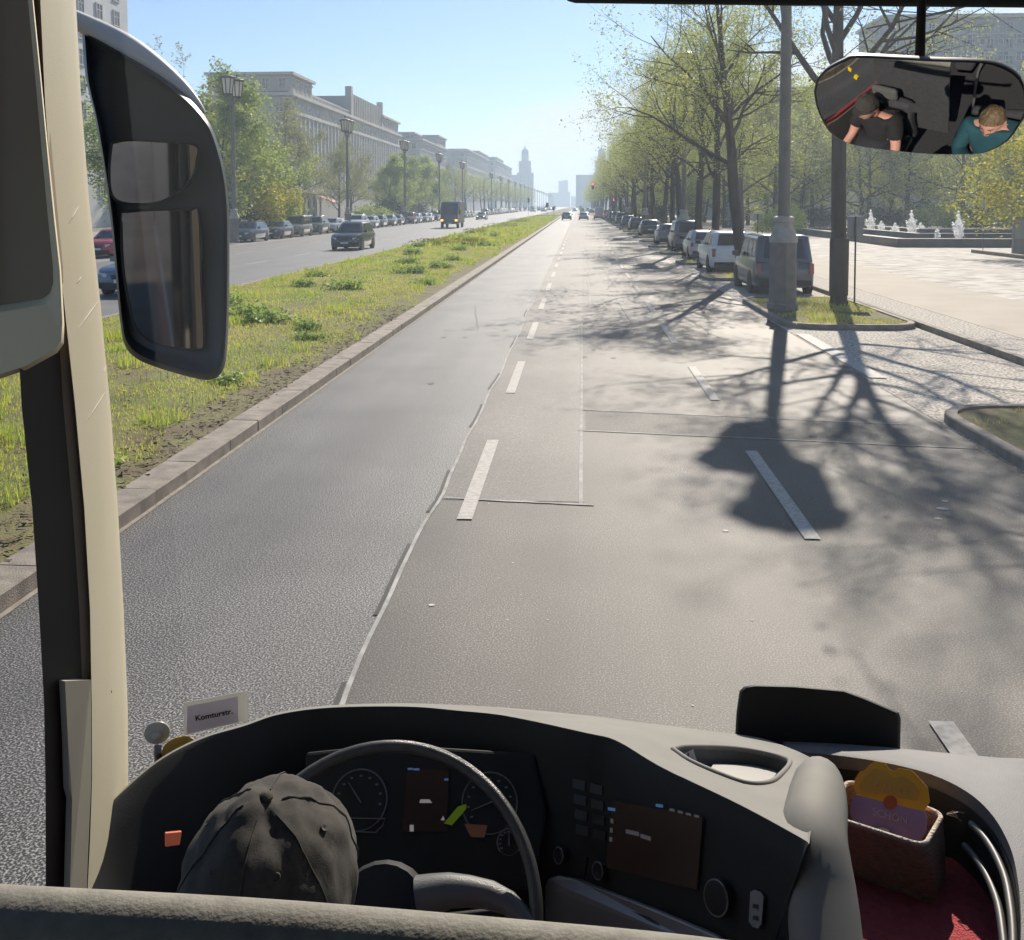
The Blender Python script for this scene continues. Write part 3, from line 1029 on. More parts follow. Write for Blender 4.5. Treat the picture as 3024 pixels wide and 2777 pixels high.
# shrubs: leaf clouds on a few stems
def shrub_mesh(seed, rx, ry, rz, n, size, lm, lumps=7):
    rnd = random.Random(seed)
    cs = [(Vector((rnd.uniform(-0.6, 0.6) * rx, rnd.uniform(-0.6, 0.6) * ry, rz * rnd.uniform(0.3, 0.75))), rnd.uniform(0.4, 0.62)) for _ in range(lumps)]
    pts = []
    for _ in range(n):
        c, s = rnd.choice(cs)
        u = Vector((rnd.gauss(0, 1), rnd.gauss(0, 1), rnd.gauss(0, 1))).normalized() * rnd.random() ** 0.45
        p = c + Vector((u.x * rx * s, u.y * ry * s, u.z * rz * s))
        if p.z > 0.02:
            pts.append(p)
    v, f = [], []
    leaf_quads(pts, size, rnd, v, f, 1, 0.02)
    me = bpy.data.meshes.new('foliage')
    me.from_pydata(v, [], f)
    me.materials.append(lm)
    mb = MB()
    for c, s in cs:
        mb.tube([Vector((c.x * 0.2, c.y * 0.2, 0)), Vector((c.x * 0.6, c.y * 0.6, c.z * 0.5)), c], [0.03, 0.02, 0.008], 4)
    return mb.mesh('stem', M_bark), me


def put_shrub(name, label, meshes, x, y, z=0.08, sc=1.0, rz=0.0, group=None, cat='shrub'):
    t = thing(name, label, cat, (x, y, z), rz, group)
    t.scale = (sc, sc, sc)
    link('stem', meshes[0], t)
    link('foliage', meshes[1], t)
    return t


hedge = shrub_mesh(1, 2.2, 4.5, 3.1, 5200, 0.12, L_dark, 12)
green_bush = shrub_mesh(2, 2.0, 2.4, 2.2, 3200, 0.10, L_green, 8)
gold_bush = shrub_mesh(3, 2.6, 4.2, 3.6, 5200, 0.11, L_yellow, 10)
low_bush = shrub_mesh(4, 1.8, 1.6, 1.5, 3600, 0.05, L_green, 8)
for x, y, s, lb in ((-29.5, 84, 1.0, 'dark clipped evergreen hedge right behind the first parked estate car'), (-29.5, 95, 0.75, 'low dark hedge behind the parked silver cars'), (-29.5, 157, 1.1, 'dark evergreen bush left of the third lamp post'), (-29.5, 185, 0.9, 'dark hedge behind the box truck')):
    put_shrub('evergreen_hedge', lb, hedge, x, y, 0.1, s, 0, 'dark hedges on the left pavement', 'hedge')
for i in range(22):
    y = 128 + 9.3 * i
    if 236 < y < 264:
        continue
    for q, x in enumerate((13.6, 19.5)):
        FAR[(i + q) % 2].put('park_tree', 'tree of the shady double row behind the right-hand kerb trees', x + rt.uniform(-0.6, 0.6), y + q * 4, rt.uniform(0.85, 1.0), rt.random() * 6, 'shady double tree row beyond the right path', 0.08)
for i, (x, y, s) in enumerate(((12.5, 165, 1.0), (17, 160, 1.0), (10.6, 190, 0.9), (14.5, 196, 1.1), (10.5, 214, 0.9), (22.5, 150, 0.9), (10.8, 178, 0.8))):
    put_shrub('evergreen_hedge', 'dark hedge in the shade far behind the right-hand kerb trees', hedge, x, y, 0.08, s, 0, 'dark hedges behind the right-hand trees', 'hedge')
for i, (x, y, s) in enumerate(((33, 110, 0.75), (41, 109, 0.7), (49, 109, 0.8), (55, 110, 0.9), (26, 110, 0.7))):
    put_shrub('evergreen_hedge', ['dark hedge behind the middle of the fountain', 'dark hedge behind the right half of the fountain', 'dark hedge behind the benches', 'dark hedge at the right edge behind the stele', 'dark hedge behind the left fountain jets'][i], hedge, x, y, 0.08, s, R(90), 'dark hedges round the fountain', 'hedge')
for x, y, s, lb in ((-28.4, 89.5, 1.15, 'yellow-green spreading shrub above the dark hedge on the left'), (-28.8, 97.5, 1.0, 'yellow-green shrub right of the dark hedge, over the parked cars')):
    put_shrub('spring_shrub', lb, gold_bush, x, y, 0.9, s, 0.2)
for x, y, s, lb in ((-28.5, 137, 1.2, 'light green bush below the open-branched tree on the left'), (-28.6, 146, 0.9, 'light green bush left of the third lamp post'), (16.8, 88, 1.0, 'pale scrubby bush left of the nearest lamp post cap'), (19.5, 96, 1.15, 'pale scrubby bush behind the nearest lamp post'), (36, 104, 1.2, 'low bush behind the fountain basin'), (42, 100, 1.0, 'low bush behind the right-hand fountain jet')):
    put_shrub('bush', lb, green_bush, x, y, 0.09, s, x)
for i, (x, y, s) in enumerate(((25.6, 50, 1.25), (27.4, 48, 1.3), (28.0, 52, 1.45), (24.0, 48.8, 0.62), (22.6, 47.2, 0.5))):
    put_shrub('garden_bush', ['leafy bush right of the grey stele', 'leafy bush at the right edge in front of the stele', 'tallest leafy bush at the right edge behind the stele', 'low grey-green bush left of the stele foot', 'lowest grey-green tuft at the bed corner on the plaza'][i], low_bush, x, y, 0.1, s, i * 1.3, 'bushes in the bed round the stele')
mb = MB(); mb.span(21.8, 32, 46, 46.3, 0, 0.28); mb.span(21.8, 22.1, 46.3, 58, 0, 0.28)
tag(mb.build('bed_edging', M_kerb), 'low stone edging round the planted bed at right', 'edging')

# ------------------------------------------------------------------ median grass, weeds, flowers
G1 = leaf_mat('bright_grass', (0.42, 0.48, 0.06), (0.56, 0.55, 0.09), 0.55, 1.2)
G2 = leaf_mat('deep_grass', (0.21, 0.34, 0.05), (0.33, 0.44, 0.07), 0.55, 1.2)
G3 = leaf_mat('dry_grass', (0.48, 0.41, 0.17), (0.54, 0.50, 0.17), 0.45, 1.2)


def blades(name, label, n, area, zf, hfun, mats, pick, width, seed, lean=0.45):
    r = np.random.RandomState(seed)
    P = area(r, n)
    n = len(P)
    z = np.array([zf(x, y) for x, y in P])
    h = np.array([hfun(x, y) for x, y in P]) * r.uniform(0.55, 1.3, n)
    a = r.uniform(0, 6.283, n)
    b = r.uniform(0, 6.283, n)
    le = r.uniform(0.1, 1, n) * lean
    wd = width * (1 + np.maximum(0, P[:, 1] - 12) / 22)
    v = np.zeros((n, 3, 3))
    v[:, 0] = np.c_[P[:, 0] - np.cos(a) * wd, P[:, 1] - np.sin(a) * wd, z]
    v[:, 1] = np.c_[P[:, 0] + np.cos(a) * wd, P[:, 1] + np.sin(a) * wd, z]
    v[:, 2] = np.c_[P[:, 0] + np.cos(b) * h * le, P[:, 1] + np.sin(b) * h * le, z + h]
    me = bpy.data.meshes.new(name)
    me.vertices.add(n * 3)
    me.vertices.foreach_set('co', v.reshape(-1))
    me.loops.add(n * 3)
    me.loops.foreach_set('vertex_index', np.arange(n * 3))
    me.polygons.add(n)
    me.polygons.foreach_set('loop_start', np.arange(0, n * 3, 3))
    for m in mats:
        me.materials.append(m)
    me.polygons.foreach_set('material_index', np.array([pick(x, y, q) for (x, y), q in zip(P, r.uniform(0, 1, n))], dtype=np.int32))
    me.update(calc_edges=True)
    me.validate()
    o = link(name, me)
    return tag(o, label, 'grass', kind='stuff')


def med_area(y0, y1, bias):
    def f(r, n):
        u = r.uniform(0, 1, n)
        y = y0 * (y1 / y0) ** u if bias else r.uniform(y0, y1, n)
        x = r.uniform(MED[0] + 0.05, MED[1] - 0.02, n)
        keep = np.array([noise.noise((a * 0.8, b * 0.55, 5)) + 0.55 - max(0, (a + 5.0) * 1.3) > -0.04 + 0.25 * noise.noise((a * 3, b * 3, 9)) for a, b in zip(x, y)])
        return np.c_[x, y][keep]
    return f


def med_h(x, y):
    q = noise.noise((x * 0.55, y * 0.35, 2.0))
    t = noise.noise((x * 1.3, y * 1.0, 12.0))
    return 0.042 + 0.045 * max(0, q + 0.2) + (0.13 if t > 0.36 else 0.0)


def med_pick(x, y, q):
    n_ = noise.noise((x * 0.45, y * 0.28, 8.0)) * 0.7
    t = noise.noise((x * 1.3, y * 1.0, 12.0))
    if t > 0.33:
        return 0 if q < 0.55 else 1
    s = n_ + q * 0.75
    return 1 if s < 0.12 else (2 if s > 0.74 else 0)


blades('grass', 'bright spring grass and weeds covering the median strip', 120000, med_area(5, 60, True), med_z, med_h, [G1, G2, G3], med_pick, 0.006, 1)
blades('grass', 'grass of the far half of the median strip', 45000, med_area(60, 236, True), med_z, lambda x, y: med_h(x, y) * 1.5, [G1, G2, G3], med_pick, 0.011, 2)


def isl_area(r, n):
    a = np.array([ISL[i] for i in r.choice(4, n, p=[0.5, 0.36, 0.07, 0.07])])
    y = a[:, 0] + 0.2 + (a[:, 1] - a[:, 0] - 0.4) * r.uniform(0, 1, n)
    x = r.uniform(4.8, 7.38, n)
    k = np.array([noise.noise((p * 0.9, q * 0.7, 3)) > -0.12 and not (p < 5.6 and abs(q - b) < 1.0) for p, q, b in zip(x, y, a[:, 1])])
    return np.c_[x, y][k]


blades('island_grass', 'patchy grass on the kerbed islands at right', 16000, isl_area, lambda x, y: 0.1, lambda x, y: 0.06 + 0.1 * max(0, noise.noise((x, y, 4))), [G1, G2, G3], lambda x, y, q: 0 if q < 0.35 else (1 if q < 0.5 else 2), 0.007, 3)

rw = random.Random(8)
weed = [shrub_mesh(s, 0.40, 0.40, 0.20, 420, 0.034, leaf_mat(f'weed_leaf', (0.18, 0.28, 0.06), (0.32, 0.42, 0.09), 0.55, 3), 6) for s in (70, 71)]
wpos = [(-5.05, 9.6, 1.0), (-6.7, 21.5, 1.6), (-7.9, 23.0, 1.5), (-9.1, 25.5, 1.8), (-7.3, 30.5, 1.7), (-8.6, 31.5, 1.4), (-5.2, 14.6, 1.0), (-5.6, 20.8, 1.2), (-5.0, 19.2, 1.0), (-6.4, 38, 1.8), (-5.6, 41, 1.6), (-7.6, 44, 1.5), (-6.1, 47, 1.5), (-9.4, 36, 1.3), (-5.2, 33, 1.2), (-8.5, 52, 1.8), (-6.9, 57, 1.6), (-9.8, 62, 1.6), (-7.5, 70, 2.0), (-5.6, 63, 1.6), (-9.0, 78, 1.8), (-6.6, 82, 2.0)]
for i, (x, y, s) in enumerate(wpos):
    put_shrub('weed_clump', 'lone dark green weed clump beside the near kerb stones' if i == 0 else 'knee-high leafy weed clump on the median grass', weed[i % 2], x, y, med_z(x, y) - 0.03, s, rw.random() * 6, 'leafy weed clumps on the median' if i else None, 'weed')

M_petal = mat('yellow_petal', (0.75, 0.52, 0.02), (0.62, 0.40, 0.01), 30, 0.6)
M_daf = mat('daffodil_leaf', (0.08, 0.14, 0.04), (0.12, 0.18, 0.05), 8, 0.7)


def flower_bed(label, x0, x1, y0, y1, n, seed, h=0.32):
    r = random.Random(seed)
    ml, mp = MB(), MB()
    for _ in range(n):
        x, y = r.uniform(x0, x1), r.uniform(y0, y1)
        z = med_z(x, y)
        for q in range(3):
            a = r.random() * 6.28
            hh = h * r.uniform(0.6, 1.0)
            ml.add([(x - 0.012, y, z), (x + 0.012, y, z), (x + math.cos(a) * 0.1, y + math.sin(a) * 0.1, z + hh)], [(0, 1, 2)])
        hz = z + h * r.uniform(0.9, 1.2)
        fx, fy = x + r.uniform(-0.06, 0.06), y + r.uniform(-0.06, 0.06)
        s = 0.042
        for q in range(5):
            a = q * 1.257 + r.random()
            mp.add([(fx, fy, hz), (fx + s * math.cos(a - 0.4), fy + 0.01, hz + s * math.sin(a - 0.4)), (fx + s * 1.3 * math.cos(a), fy - 0.02, hz + s * 1.3 * math.sin(a)), (fx + s * math.cos(a + 0.4), fy + 0.01, hz + s * math.sin(a + 0.4))], [(0, 1, 2, 3)])
    t = thing('daffodil_bed', label, 'flowers', ((x0 + x1) / 2, (y0 + y1) / 2, 0), 0, 'daffodil beds on the median')
    off = Vector(t.location)
    for mb_ in (ml, mp):
        mb_.v = [tuple(Vector(v) - off) for v in mb_.v]
    tag(ml.build('leaf', M_daf, t, fix=False), kind='stuff')
    tag(mp.build('bloom', M_petal, t, fix=False), kind='stuff')


flower_bed('nearest bed of yellow daffodils on the median, left of the weed clumps', -10.6, -6.0, 62, 68, 190, 1)
flower_bed('second, smaller bed of daffodils on the median', -10.6, -8.6, 90, 96, 70, 2, 0.36)
flower_bed('third bed of daffodils on the median beyond the truck', -10.5, -7.0, 112, 122, 90, 3, 0.4)
flower_bed('far bed of pale daffodils on the median near its end', -10.5, -7.5, 148, 160, 90, 4, 0.45)
mb = MB()
for cx, cy, n in ((-5.9, 14.6, 9), (-4.75, 13.0, 2), (-7.0, 14.2, 1), (-6.45, 12.5, 4)):
    for _ in range(n):
        x, y = cx + rw.gauss(0, 0.28), cy + rw.gauss(0, 0.3)
        z = med_z(x, y) + rw.uniform(0.10, 0.2)
        mb.tube([(x, y, med_z(x, y)), (x, y, z)], 0.003, 4)
        mb.lathe([(0.004, z - 0.006), (0.022, z), (0.020, z + 0.007), (0.002, z + 0.010)], (x, y, 0), 8, m=1)
tag(mb.build('dandelion', [M_daf, M_petal]), 'scattered dandelions flowering in the near median grass', 'flowers', kind='stuff')
# dry stalks and leaf litter at the kerb
mb = MB()
for _ in range(2600):
    y = rw.uniform(5, 26)
    x = -4.2 - abs(rw.gauss(0, 0.42))
    if rw.random() < 0.25:
        x = rw.uniform(MED[0], MED[1])
    a, L = rw.random() * 6.28, rw.uniform(0.03, 0.12)
    z = med_z(x, y) + rw.uniform(0.004, 0.03)
    c, s = math.cos(a), math.sin(a)
    w = 0.004 if rw.random() < 0.7 else 0.014
    mb.poly([(x - s * w, y + c * w, z), (x + s * w, y - c * w, z), (x + c * L + s * w, y + s * L - c * w, z + rw.uniform(0, 0.03)), (x + c * L - s * w, y + s * L + c * w, z + 0.01)])
tag(mb.build('dry_litter', mat('dry_stalk', (0.22, 0.16, 0.10), (0.10, 0.07, 0.045), 3, 0.9), fix=False), 'dry stalks and leaf litter along the median edge', 'litter', kind='stuff')

# ------------------------------------------------------------------ fountain
M_basin = mat('basin_stone', (0.15, 0.135, 0.12), (0.105, 0.095, 0.085), 1.2, 0.7)
M_water = mat('water', (0.03, 0.04, 0.045), (0.05, 0.06, 0.065), 2, 0.05, bump=0.35, bscale=2.5)
M_foam = leaf_mat('water_foam', (0.97, 0.97, 0.97), (0.93, 0.94, 0.95), 0.65, 9)
fo = thing('fountain', 'low wide stone fountain basin with stepped rims on the right-hand plaza', 'fountain', (26, 65, 0.1))
mb = MB()
for x0, x1, y0, y1, z in ((-6.1, 12, 0, 30, 0.55),):
    mb.span(x0, x1, y0, y0 + 0.7, 0, z); mb.span(x0, x1, y1 - 0.7, y1, 0, z); mb.span(x0, x0 + 0.7, y0 + 0.7, y1 - 0.7, 0, z); mb.span(x1 - 0.7, x1, y0 + 0.7, y1 - 0.7, 0, z)
mb.build('rim', M_basin, fo, bevel=0.03)
mb = MB()
mb.span(-3, 11, 6, 6.5, 0.2, 0.72); mb.span(-3, -2.5, 6.5, 28, 0.2, 0.72); mb.span(-0.5, 11, 13, 13.5, 0.2, 0.86); mb.span(-0.5, 0, 13.5, 28, 0.2, 0.86)
mb.build('inner_step', M_basin, fo, bevel=0.02)
mb = MB(); mb.poly([(-5.4, 0.7, 0.42), (11.3, 0.7, 0.42), (11.3, 29.3, 0.42), (-5.4, 29.3, 0.42)]); mb.build('water', M_water, fo)


def jet_mesh(seed, h, r):
    """A foaming jet: thin ropes of water breaking into sheets of spray."""
    rnd = random.Random(seed)
    v, f_ = [], []
    for k in range(26):
        a, rr = rnd.random() * 6.28, r * rnd.random() ** 0.7
        hh = h * (1 - 0.55 * (rr / r) ** 1.1) * rnd.uniform(0.6, 1.05)
        n = int(70 * hh)
        for q in range(n):
            t = q / n
            w = 0.10 + 0.35 * t + 0.9 * max(0, t - 0.75)
            p = Vector((rr * math.cos(a) * (0.35 + 0.65 * t), rr * math.sin(a) * (0.35 + 0.65 * t), hh * (t if k % 2 else 1 - t * t)))
            p += Vector((rnd.gauss(0, 0.03 + 0.05 * w * r), rnd.gauss(0, 0.03 + 0.05 * w * r), rnd.gauss(0, 0.02)))
            leaf_quads([p], rnd.uniform(0.018, 0.05), rnd, v, f_, 1, 0.0)
    me = bpy.data.meshes.new('water_jet')
    me.from_pydata(v, [], f_)
    me.materials.append(M_foam)
    return me


jm = [jet_mesh(1, 1.75, 0.42), jet_mesh(2, 0.95, 0.32), jet_mesh(3, 0.6, 0.22)]
jets = [(24.15, 86, 0, 'tall jet of the far left fountain group'), (22.9, 86, 1, 'short jet at the left of the far left fountain group'), (25.2, 86.5, 1, 'short jet at the right of the far left fountain group'),
        (24.9, 78, 0, 'tall jet of the middle fountain group'), (23.45, 77, 1, 'lower jet at the left of the middle fountain group'), (25.75, 78.4, 1, 'short jet at the right of the middle fountain group'),
        (25.6, 70.5, 0, 'largest white jet, nearest at the right of the basin'), (23.9, 69.5, 2, 'tiny jet left of the largest fountain jet')]
for x, y, k, lb in jets:
    o = link('water_jet', jm[k])
    o.location = (x, y, 0.52)
    o.scale = (1.15, 1.15, 1.12)
    tag(o, lb + ', white spray', 'fountain jet', 'fountain jets')


def bench(x, y, rz, lb):
    t = thing('park_bench', lb, 'bench', (x, y, 0.1), rz, 'benches beyond the fountain')
    m1 = mat('bench_wood', (0.36, 0.32, 0.27), (0.28, 0.25, 0.21), 6, 0.7)
    for nm, c, s in (('seat', (0, 0, 0.45), (1.9, 0.45, 0.06)), ('backrest', (0, 0.24, 0.75), (1.9, 0.05, 0.4))):
        mb = MB(); mb.box(c, s); mb.build(nm, m1, t)
    for sx in (-0.8, 0.8):
        mb = MB(); mb.box((sx, 0, 0.21), (0.08, 0.42, 0.42)); mb.build('leg', M_basin, t)


for x, y, lb in ((37.5, 86, 'pale bench right of the largest fountain jet'), (41.5, 87, 'middle pale bench beyond the fountain, left of the stele'), (45.8, 87, 'pale bench beyond the fountain, right of the stele')):
    bench(x, y, 0.15, lb)

# ------------------------------------------------------------------ candelabra lamp posts
M_post = mat('lamp_post_paint', (0.20, 0.18, 0.16), (0.155, 0.14, 0.125), 3, 0.6)
M_plinth = mat('lamp_plinth_stone', (0.46, 0.43, 0.38), (0.36, 0.335, 0.30), 6, 0.8, bump=0.3)
M_plinth2 = mat('lamp_plinth_casing', (0.24, 0.215, 0.19), (0.18, 0.165, 0.145), 4, 0.75)
M_opal = bpy.data.materials.new('opal_glass')
M_opal.use_nodes = True
_b = M_opal.node_tree.nodes['Principled BSDF']
_b.inputs['Base Color'].default_value = (0.78, 0.77, 0.72, 1)
_b.inputs['Roughness'].default_value = 0.3
_b.inputs['Subsurface Weight'].default_value = 0.0
_t = M_opal.node_tree.nodes.new('ShaderNodeBsdfTranslucent')
_t.inputs[0].default_value = (0.85, 0.83, 0.76, 1)
_m = M_opal.node_tree.nodes.new('ShaderNodeMixShader')
_m.inputs[0].default_value = 0.55
M_opal.node_tree.links.new(_b.outputs[0], _m.inputs[1])
M_opal.node_tree.links.new(_t.outputs[0], _m.inputs[2])
M_opal.node_tree.links.new(_m.outputs[0], M_opal.node_tree.nodes['Material Output'].inputs['Surface'])
M_iron = mat('lantern_iron', (0.10, 0.09, 0.085), (0.07, 0.065, 0.06), 5, 0.5)


def make_lamp(label):
    t = thing('lamp_post', label, 'street lamp', (0, 0, 0), 0, None)
    mb = MB()
    mb.lathe([(0.40, 0), (0.40, 0.14), (0.355, 0.18), (0.345, 1.70), (0.30, 1.74)], n=8)
    mb.build('plinth', M_plinth2, t, 30)
    mb = MB()
    mb.lathe([(0.36, 1.70), (0.36, 1.82), (0.31, 1.90), (0.245, 2.10), (0.225, 2.2), (0.26, 2.22), (0.26, 2.34), (0.16, 2.38)], n=16)
    mb.build('collar', M_plinth, t, 40)
    mb = MB()
    mb.lathe([(0.155, 2.3), (0.145, 5), (0.115, 9.4), (0.15, 9.5), (0.15, 9.62), (0.10, 9.75), (0.08, 10.1)], n=14)
    mb.build('pole', M_post, t, 40)
    for sy in (-1, 1):
        mb = MB()
        mb.tube(cr([(0, 0, 9.3), (0, sy * 0.35, 9.75), (0, sy * 0.75, 9.95), (0, sy * 0.95, 10.25)], 9), [0.09, 0.085, 0.08, 0.075, 0.07, 0.07, 0.075, 0.09, 0.12], 8)
        mb.build('bracket', M_post, t, 50)
        lan = MB()
        c = (0, sy * 0.95, 0)
        lan.lathe([(0.30, 10.32), (0.45, 11.42)], c, 8)
        ln = lan.build('lantern', M_opal, t)
        mb = MB()
        mb.lathe([(0.10, 10.2), (0.32, 10.26), (0.34, 10.33), (0.30, 10.35)], c, 8)
        mb.lathe([(0.46, 11.38), (0.58, 11.44), (0.58, 11.49), (0.50, 11.53), (0.2, 11.62), (0.03, 11.64)], c, 8)
        mb.lathe([(0.03, 11.6), (0.03, 11.72), (0.09, 11.80), (0.06, 11.9), (0.0, 11.92)], c, 8)
        for k in range(8):
            a = k * R(45)
            mb.tube([(0.31 * math.cos(a), c[1] + 0.31 * math.sin(a), 10.32), (0.465 * math.cos(a), c[1] + 0.465 * math.sin(a), 11.42)], 0.035, 4)
        mb.build('lantern_frame', M_iron, ln)
    return t


lamp0 = make_lamp('nearest lamp post, at right, its pole cut off by the frame top, with pale collar')
lamp0.location = (5.2, 26.2, 0.1)
lamp0.rotation_euler = (0, 0, R(2))
lamp0['group'] = 'candelabra lamp posts'


def put_lamp(x, y, lb):
    c = copy_tree(lamp0)
    c.location = (x, y, 0.1)
    c.rotation_euler = (0, 0, 0)
    c['label'] = lb
    return c


for i, y in enumerate((61.5, 97, 133, 168.5, 204)):
    put_lamp(6.3, y, 'lamp post half hidden among the right-hand kerb trees, second from the near one' if i == 0 else 'lamp post lost behind the far right-hand kerb trees')
k = 0
for i in range(27):
    y = 70.3 + 35.4 * i
    if i == 5:
        continue
    put_lamp(-24.25, y, ['tall double-lantern lamp post beside the outside mirror, first of the left row', 'second double-lantern lamp post of the left row, behind the dark people carrier', 'third lamp post of the left row, before the second block', 'fourth lamp post of the left row, behind the box truck', 'fifth lamp post of the left row, right of the box truck', '', 'sixth lamp post of the left row, just past the single-arm mast'][i] if i < 7 else 'small double-lantern lamp post far down the left row')

ms = thing('lamp_mast', 'thin single-arm lighting mast between the fifth and sixth left lamp posts', 'street lamp', (-24.4, 262, 0))
mb = MB(); mb.tube([(0, 0, 0), (0, 0, 9)], [0.12, 0.07], 8); mb.build('mast', M_iron, ms)
mb = MB(); mb.tube(cr([(0, 0, 8.9), (0.3, 0, 9.5), (1.5, 0, 9.7), (3.2, 0, 9.7)], 8), 0.05, 6); mb.build('arm', M_iron, ms)
mb = MB(); mb.box((3.5, 0, 9.7), (0.9, 0.3, 0.15)); mb.build('lamp_head', M_iron, ms)

# ------------------------------------------------------------------ vehicles
M_tyre = mat('tyre_rubber', (0.025, 0.025, 0.026), (0.018, 0.018, 0.018), 8, 0.85)
M_rim = mat('wheel_rim', (0.38, 0.38, 0.39), (0.28, 0.28, 0.29), 8, 0.35, 0.8)
M_cglass = mat('car_glass', (0.028, 0.033, 0.038), (0.045, 0.05, 0.055), 2, 0.06, spec=0.8)
M_clamp = mat('headlamp_glass', (0.55, 0.56, 0.58), (0.42, 0.43, 0.45), 20, 0.1, spec=0.9, coat=0.6)
M_tail = mat('tail_lamp', (0.32, 0.015, 0.012), (0.25, 0.012, 0.01), 20, 0.25, coat=0.5)
M_taillit = mat('tail_lamp_lit', (0.5, 0.02, 0.02), (0.4, 0.015, 0.015), 20, 0.3, emit=(1, 0.05, 0.04), estr=1.4)
M_headlit = mat('headlamp_lit', (0.8, 0.8, 0.75), (0.8, 0.8, 0.75), 20, 0.2, emit=(1.0, 0.95, 0.82), estr=2.2)
M_indic = mat('indicator_lit', (0.7, 0.3, 0.05), (0.7, 0.3, 0.05), 20, 0.3, emit=(1, 0.42, 0.08), estr=2.0)
M_plate = mat('number_plate', (0.70, 0.70, 0.68), (0.62, 0.62, 0.60), 15, 0.5)
M_trimb = mat('black_trim', (0.025, 0.025, 0.027), (0.018, 0.018, 0.02), 6, 0.6)
PAINT = {}


def paint(nm):
    c = {'black': (0.018, 0.019, 0.022), 'charcoal': (0.055, 0.058, 0.065), 'grey': (0.16, 0.165, 0.17), 'silver': (0.42, 0.43, 0.44), 'white': (0.72, 0.73, 0.74), 'navy': (0.03, 0.045, 0.09),
         'blue': (0.11, 0.17, 0.26), 'red': (0.38, 0.03, 0.025), 'maroon': (0.12, 0.035, 0.03), 'green': (0.03, 0.04, 0.035), 'slate': (0.085, 0.10, 0.118), 'taupe': (0.17, 0.155, 0.14), 'bluegrey': (0.16, 0.19, 0.225)}[nm]
    return mat('car_paint_' + nm, c, tuple(x * 0.88 for x in c), 1.5, 0.28, 0.25 if nm not in ('white', 'red') else 0.0, coat=0.7)


#        L    W     H    hood  belt  cowl  rf    rr     rb    deck
TYPES = {
    'hatch': (4.2, 1.78, 1.47, 0.93, 0.96, 0.98, 0.25, -1.35, -1.95, None),
    'sedan': (4.65, 1.82, 1.44, 0.92, 0.95, 1.0, 0.25, -1.05, -1.75, 1.02),
    'estate': (4.7, 1.82, 1.50, 0.93, 0.97, 1.0, 0.3, -1.75, -2.2, None),
    'suv': (4.5, 1.86, 1.68, 1.06, 1.08, 1.0, 0.35, -1.5, -2.02, None),
    'mpv': (4.5, 1.84, 1.70, 1.0, 1.04, 1.25, 0.35, -1.65, -2.1, None),
    'boxy': (4.45, 1.86, 1.84, 1.05, 1.06, 1.15, 0.45, -1.95, -2.12, None),
    'van': (5.2, 2.0, 2.35, 1.15, 1.2, 1.75, 1.2, -2.45, -2.55, None),
}


